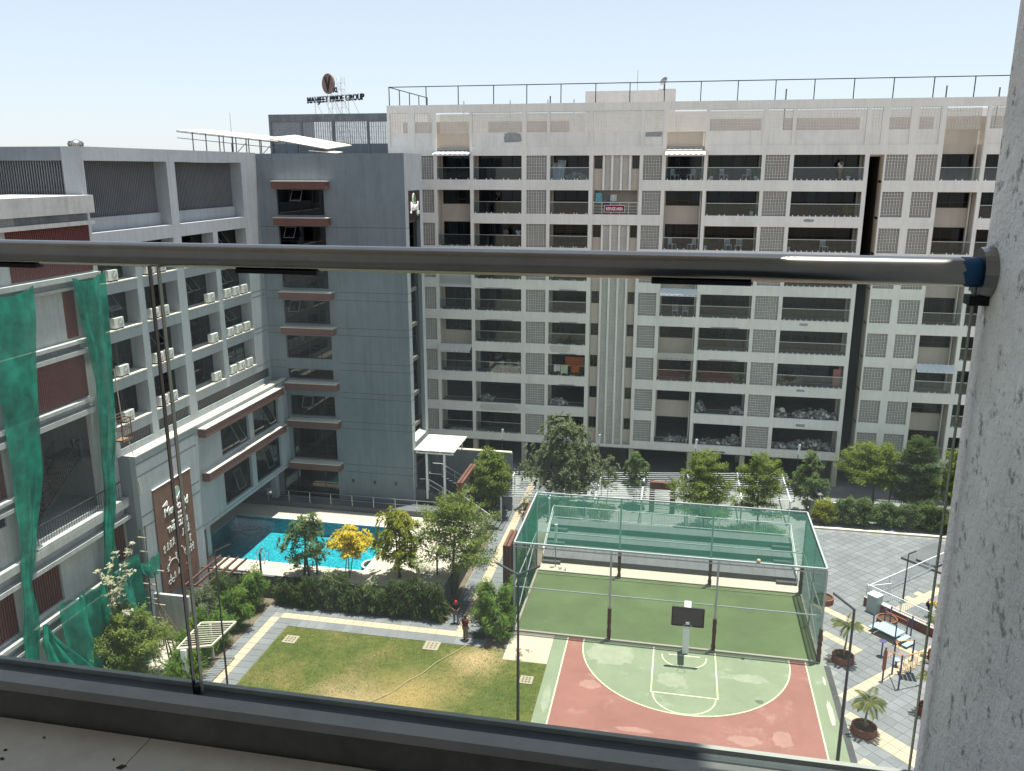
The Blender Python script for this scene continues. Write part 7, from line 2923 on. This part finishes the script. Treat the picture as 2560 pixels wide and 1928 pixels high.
for k, (x, i, s, lb) in enumerate(((2.15, 0, 1.2, 'tall potted palm-like plant on the top-floor balcony'), (5.85, 0, 1.1, 'bushy potted plant at the right of the top-floor balcony'), (13.3, 0, 1.0, 'bushy potted plant near the person on the wide top balcony'),
                                   (13.4, 1, 0.95, 'plant in a red planter box on the wide second balcony'), (5.7, 1, 1.0, 'plant on the second balcony right of the core'), (8.95, 2, 0.9, 'plant at the left of the wide third balcony'),
                                   (1.95, 2, 0.9, 'plant at the left of the third balcony right of the core'), (5.2, 6, 0.85, 'leafy plant on the seventh balcony right of the core'))):
    r = random.Random(300 + k)
    t = thing('potted_plant', lb, 'plant', (x, YB + 0.7, BOT[i]), 0, 'plants on the balconies')
    mb = MB()
    mb.lathe([(0.13, 0), (0.19, 0.35), (0.16, 0.35), (0.0, 0.32)], (0, 0, 0), 14)
    mb.build('pot', 'terracotta' if k in (3, 7) else 'white_metal', t, local=True)
    mb = MB()
    for j in range(60):
        a = r.uniform(0, 6.28)
        dv = Vector((math.cos(a), math.sin(a), r.uniform(0.2, 2.5))).normalized()
        add_leaf(mb, Vector((0, 0, 0.33)) + dv * r.uniform(0, s * 0.5), dv, Vector((0, 0, 1)), s * 0.45, 0.08)
    mb.build('foliage', 'leaf_bamboo', t, local=True)
# satellite dish and aerial on the roof
DI = thing('satellite_dish', 'grey satellite dish on the apartment roof', 'satellite dish', (-2.4, 84.5, 35.1))
mb = MB()
mb.tube((0, 0, 0), (0, 0, 0.55), 0.04, n=8)
mb.build('mast', 'grey_metal', DI, local=True)
mb = MB()
ax_ = Vector((-0.6, -0.6, 0.5)).normalized()
s1 = ax_.orthogonal().normalized()
s2 = ax_.cross(s1)
rings = [(0.0, 0.0), (0.2, 0.02), (0.36, 0.07), (0.45, 0.12)]
cen = Vector((0, 0, 0.75))
g = [[cen + ax_ * d + s1 * (rr * math.cos(2 * PI * k / 18)) + s2 * (rr * math.sin(2 * PI * k / 18)) for k in range(18)] for rr, d in rings]
for j in range(3):
    for k in range(18):
        mb.quad(g[j][k], g[j][(k + 1) % 18], g[j + 1][(k + 1) % 18], g[j + 1][k])
mb.build('dish', 'louvre_grey', DI, local=True)
mb = MB()
mb.tube((-4.9, 85, 35.1), (-4.9, 85, 37.0), 0.02, n=5)
tag(mb.build('aerial', 'grey_metal'), 'thin aerial mast on the apartment stair head', 'aerial')
mb = MB()
mb.tube((-34.9, 63, 28.9), (-34.9, 63, 32.2), 0.03, 0.012, n=5)
mb.tube((-34.9, 63, 28.9), (-34.9, 63, 29.9), 0.08, n=6)
tag(mb.build('aerial', 'grey_metal'), 'thin aerial mast on the office roof beside the pale shelter', 'aerial')

# ------------------------------------------------------------------ people
paint('skin', (0.16, 0.085, 0.055), 0.6, 0.05, 4.0)
paint('hair', (0.012, 0.010, 0.009), 0.6, 0.1)
for nm, cc in (('cloth_maroon', (0.115, 0.022, 0.035)), ('cloth_khaki', (0.23, 0.175, 0.105)), ('cloth_red', (0.60, 0.035, 0.03)), ('cloth_black', (0.02, 0.02, 0.024)), ('cloth_grey', (0.13, 0.13, 0.14)),
               ('cloth_yellow', (0.70, 0.50, 0.06)), ('cloth_white', (0.62, 0.62, 0.62)), ('cloth_mustard', (0.36, 0.22, 0.06)), ('cloth_blue', (0.40, 0.50, 0.60))):
    paint(nm, cc, 0.9, 0.12, 5.0)


def skinned(name, mat, verts, edges, root, parent, sub=2):
    me = bpy.data.meshes.new(name)
    me.from_pydata([v[0] for v in verts], edges, [])
    me.materials.append(MATS[mat])
    o = link(name, me, parent)
    if not me.skin_vertices:
        bpy.context.view_layer.objects.active = o
    sk = o.modifiers.new('skin', 'SKIN')
    if not me.skin_vertices:
        import bmesh
        bm = bmesh.new()
        bm.from_mesh(me)
        bm.verts.layers.skin.verify()
        bm.to_mesh(me)
        bm.free()
    for k, v in enumerate(verts):
        sv = me.skin_vertices[0].data[k]
        rr = v[1]
        sv.radius = rr if isinstance(rr, tuple) else (rr, rr)
        sv.use_root = (k == root)
    sk.use_smooth_shade = True
    ss = o.modifiers.new('subdivision', 'SUBSURF')
    ss.levels = sub
    ss.render_levels = sub
    return o


def person(label, loc, rz, shirt, trousers, pose='stand', scarf=None, h=1.7):
    t = thing('person', label, 'person', loc, rz)
    k = h / 1.7
    J = dict(pel=(0, 0, 0.93), chest=(0, 0.01, 1.30), neck=(0, 0.01, 1.45), head=(0, -0.02, 1.58), top=(0, -0.015, 1.67),
             shL=(-0.18, 0.01, 1.40), shR=(0.18, 0.01, 1.40), elL=(-0.23, 0.04, 1.13), elR=(0.23, 0.04, 1.13), wrL=(-0.22, -0.06, 0.90), wrR=(0.22, -0.06, 0.90),
             haL=(-0.21, -0.09, 0.80), haR=(0.21, -0.09, 0.80), hiL=(-0.09, 0, 0.90), hiR=(0.09, 0, 0.90), knL=(-0.11, -0.02, 0.50), knR=(0.10, -0.02, 0.50),
             anL=(-0.12, 0.02, 0.09), anR=(0.11, 0.02, 0.09), toL=(-0.13, -0.16, 0.03), toR=(0.12, -0.16, 0.03))
    if pose == 'work':      # forearms forward, holding something, one foot ahead
        J.update(elL=(-0.26, -0.02, 1.15), elR=(0.26, -0.02, 1.15), wrL=(-0.14, -0.24, 1.12), wrR=(0.12, -0.22, 1.06), haL=(-0.06, -0.30, 1.12), haR=(0.05, -0.29, 1.06),
                 head=(0, -0.07, 1.56), top=(0, -0.08, 1.65), knR=(0.12, -0.14, 0.50), anR=(0.13, -0.12, 0.09), toR=(0.13, -0.30, 0.03))
    if pose == 'bend':      # bent over from the hips
        J.update(pel=(0, 0.10, 0.92), hiL=(-0.09, 0.10, 0.90), hiR=(0.09, 0.10, 0.90), chest=(0, -0.22, 1.08), neck=(0, -0.36, 1.12), head=(0, -0.48, 1.08), top=(0, -0.56, 1.06),
                 shL=(-0.18, -0.30, 1.10), shR=(0.18, -0.30, 1.10), elL=(-0.2, -0.40, 0.86), elR=(0.2, -0.40, 0.86), wrL=(-0.14, -0.50, 0.66), wrR=(0.14, -0.50, 0.66),
                 haL=(-0.12, -0.55, 0.58), haR=(0.12, -0.55, 0.58), knL=(-0.11, 0.0, 0.50), knR=(0.1, 0.0, 0.50))
    if pose == 'walk':
        J.update(knL=(-0.1, -0.16, 0.52), anL=(-0.11, -0.18, 0.10), toL=(-0.11, -0.36, 0.05), knR=(0.1, 0.06, 0.50), anR=(0.1, 0.26, 0.12), toR=(0.1, 0.12, 0.03),
                 wrL=(-0.24, 0.10, 0.93), haL=(-0.24, 0.12, 0.84), wrR=(0.24, -0.16, 0.95), haR=(0.24, -0.21, 0.87), chest=(0, -0.03, 1.30), neck=(0, -0.05, 1.45), head=(0, -0.09, 1.57), top=(0, -0.09, 1.66))
    R_ = dict(pel=0.135, chest=(0.155, 0.115), neck=0.058, head=0.095, top=0.07, shL=0.068, shR=0.068, elL=0.046, elR=0.046, wrL=0.031, wrR=0.031, haL=0.036, haR=0.036,
              hiL=0.098, hiR=0.098, knL=0.064, knR=0.064, anL=0.042, anR=0.042, toL=0.035, toR=0.035)
    E_ = [('pel', 'chest'), ('chest', 'neck'), ('neck', 'head'), ('head', 'top'), ('chest', 'shL'), ('chest', 'shR'), ('shL', 'elL'), ('elL', 'wrL'), ('wrL', 'haL'), ('shR', 'elR'), ('elR', 'wrR'), ('wrR', 'haR'),
          ('pel', 'hiL'), ('pel', 'hiR'), ('hiL', 'knL'), ('knL', 'anL'), ('anL', 'toL'), ('hiR', 'knR'), ('knR', 'anR'), ('anR', 'toR')]
    nm = list(J)
    S = lambda n, g=1.0: (tuple(c_ * k for c_ in J[n]), tuple(x * k * g for x in R_[n]) if isinstance(R_[n], tuple) else R_[n] * k * g)
    skinned('body', 'skin', [S(n) for n in nm], [(nm.index(a), nm.index(b)) for a, b in E_], 0, t)
    # fingers
    hb = MB()
    for sd in ('L', 'R'):
        hv = Vector(J['ha' + sd]) * k
        wv = Vector(J['wr' + sd]) * k
        d = (hv - wv).normalized()
        s_ = d.cross(Vector((0, 1, 0.2))).normalized()
        for j, L in enumerate((0.065, 0.075, 0.07, 0.055)):
            b0 = hv + s_ * (0.022 * (j - 1.5)) + d * 0.012
            b1 = b0 + d * (L * 0.55)
            hb.path([b0, b1, b1 + (d + Vector((0, -0.5, 0))).normalized() * (L * 0.5)], [0.010, 0.009, 0.007], 5)
        hb.path([hv - s_ * 0.03, hv - s_ * 0.055 + d * 0.02, hv - s_ * 0.05 + d * 0.05], [0.011, 0.010, 0.008], 5)
    hb.build('fingers', 'skin', t, local=True)
    # shirt
    nmS = ['pel', 'chest', 'shL', 'elL', 'shR', 'elR']
    vs = []
    for n in nmS:
        p, rr = S(n, 1.22)
        if n in ('elL', 'elR'):
            q = Vector(S('sh' + n[2])[0]).lerp(Vector(p), 0.75)
            p, rr = tuple(q), 0.062 * k
        vs.append((p, rr))
    skinned('shirt', shirt, vs, [(0, 1), (1, 2), (2, 3), (1, 4), (4, 5)], 0, t)
    nmT = ['pel', 'hiL', 'knL', 'anL', 'hiR', 'knR', 'anR']
    vs = []
    for n in nmT:
        p, rr = S(n, 1.2)
        if n == 'pel':
            p = tuple(Vector(p) - Vector((0, 0, 0.02)))
            rr = 0.14 * k
        if n[:2] == 'an':
            rr = 0.068 * k
        vs.append((p, rr))
    skinned('trousers', trousers, vs, [(0, 1), (1, 2), (2, 3), (0, 4), (4, 5), (5, 6)], 0, t)
    hv = Vector(J['head']) * k
    tv = Vector(J['top']) * k
    up = (tv - hv).normalized()
    m_ = MB()
    c_ = hv + up * 0.055 + Vector((0, 0.022, 0))
    m_.sphere(c_, 0.098 * k, 0.105 * k, 0.092 * k, 12, 8)
    if scarf:
        m_.sphere(hv + Vector((0, 0.05, -0.05)), 0.115 * k, 0.10 * k, 0.15 * k, 12, 8)
    m_.build('head_scarf' if scarf else 'hair', scarf or 'hair', t, smooth=True, local=True)
    f_ = MB()
    fw = Vector((0, -1, 0)) if pose != 'bend' else Vector((0, -0.5, -0.8)).normalized()
    f_.sphere(hv + fw * 0.098 * k + up * -0.012, 0.014, 0.018, 0.018, 6, 5)
    for sx in (-1, 1):
        f_.sphere(hv + fw * 0.02 + Vector((sx * 0.092 * k, 0.01, -0.005)), 0.014, 0.02, 0.03, 6, 5)
    f_.build('nose_and_ears', 'skin', t, smooth=True, local=True)
    e_ = MB()
    for sx in (-1, 1):
        e_.sphere(hv + fw * 0.088 * k + up * 0.02 + Vector((sx * 0.034 * k, 0, 0)), 0.011, 0.009, 0.007, 6, 5)
    e_.sphere(hv + fw * 0.086 * k - up * 0.05, 0.026, 0.01, 0.006, 6, 5)
    e_.build('eyes_and_mouth', 'hair', t, smooth=True, local=True)
    s_ = MB()
    for sd in ('L', 'R'):
        a_, b_ = Vector(J['an' + sd]) * k, Vector(J['to' + sd]) * k
        dd = (b_ - a_)
        dd.z = 0
        dd.normalize()
        s_.sphere((a_ + b_) / 2 + Vector((0, 0, -0.012)), 0.055 * k, 0.135 * k, 0.045 * k, 10, 6)
    s_.build('shoes', 'cloth_black', t, smooth=True, local=True)
    return t


person('man in a maroon shirt and khaki trousers standing on the garden path', (-11.85, 44.75, 0.016), rad(150), 'cloth_maroon', 'cloth_khaki')
person('gardener with a red head scarf and dark clothes beside the hedge corner', (-12.95, 46.6, 0.016), rad(20), 'cloth_black', 'cloth_grey', 'work', 'cloth_red', 1.62)
person('person in a bright yellow shirt bending over behind the plaza railing', (16.75, 53.3, 0.016), rad(60), 'cloth_yellow', 'cloth_black', 'bend')
person('person in grey bending over the railing of the open annex stair', (XA - 1.2, 39.3, zs0 + 2.9), rad(60), 'cloth_grey', 'cloth_black', 'bend')
person('person in a white top and mustard trousers on the wide top balcony', (12.65, YB + 0.9, BOT[0]), rad(30), 'cloth_white', 'cloth_mustard', 'walk')
person('person in a pale blue top at the right end of the third balcony', (-14.75, YB + 0.9, BOT[2]), rad(20), 'cloth_blue', 'cloth_black')
person('person in dark clothes leaning in the middle of the third balcony', (-15.9, YB + 0.7, BOT[2]), rad(-10), 'cloth_grey', 'cloth_black', 'work')
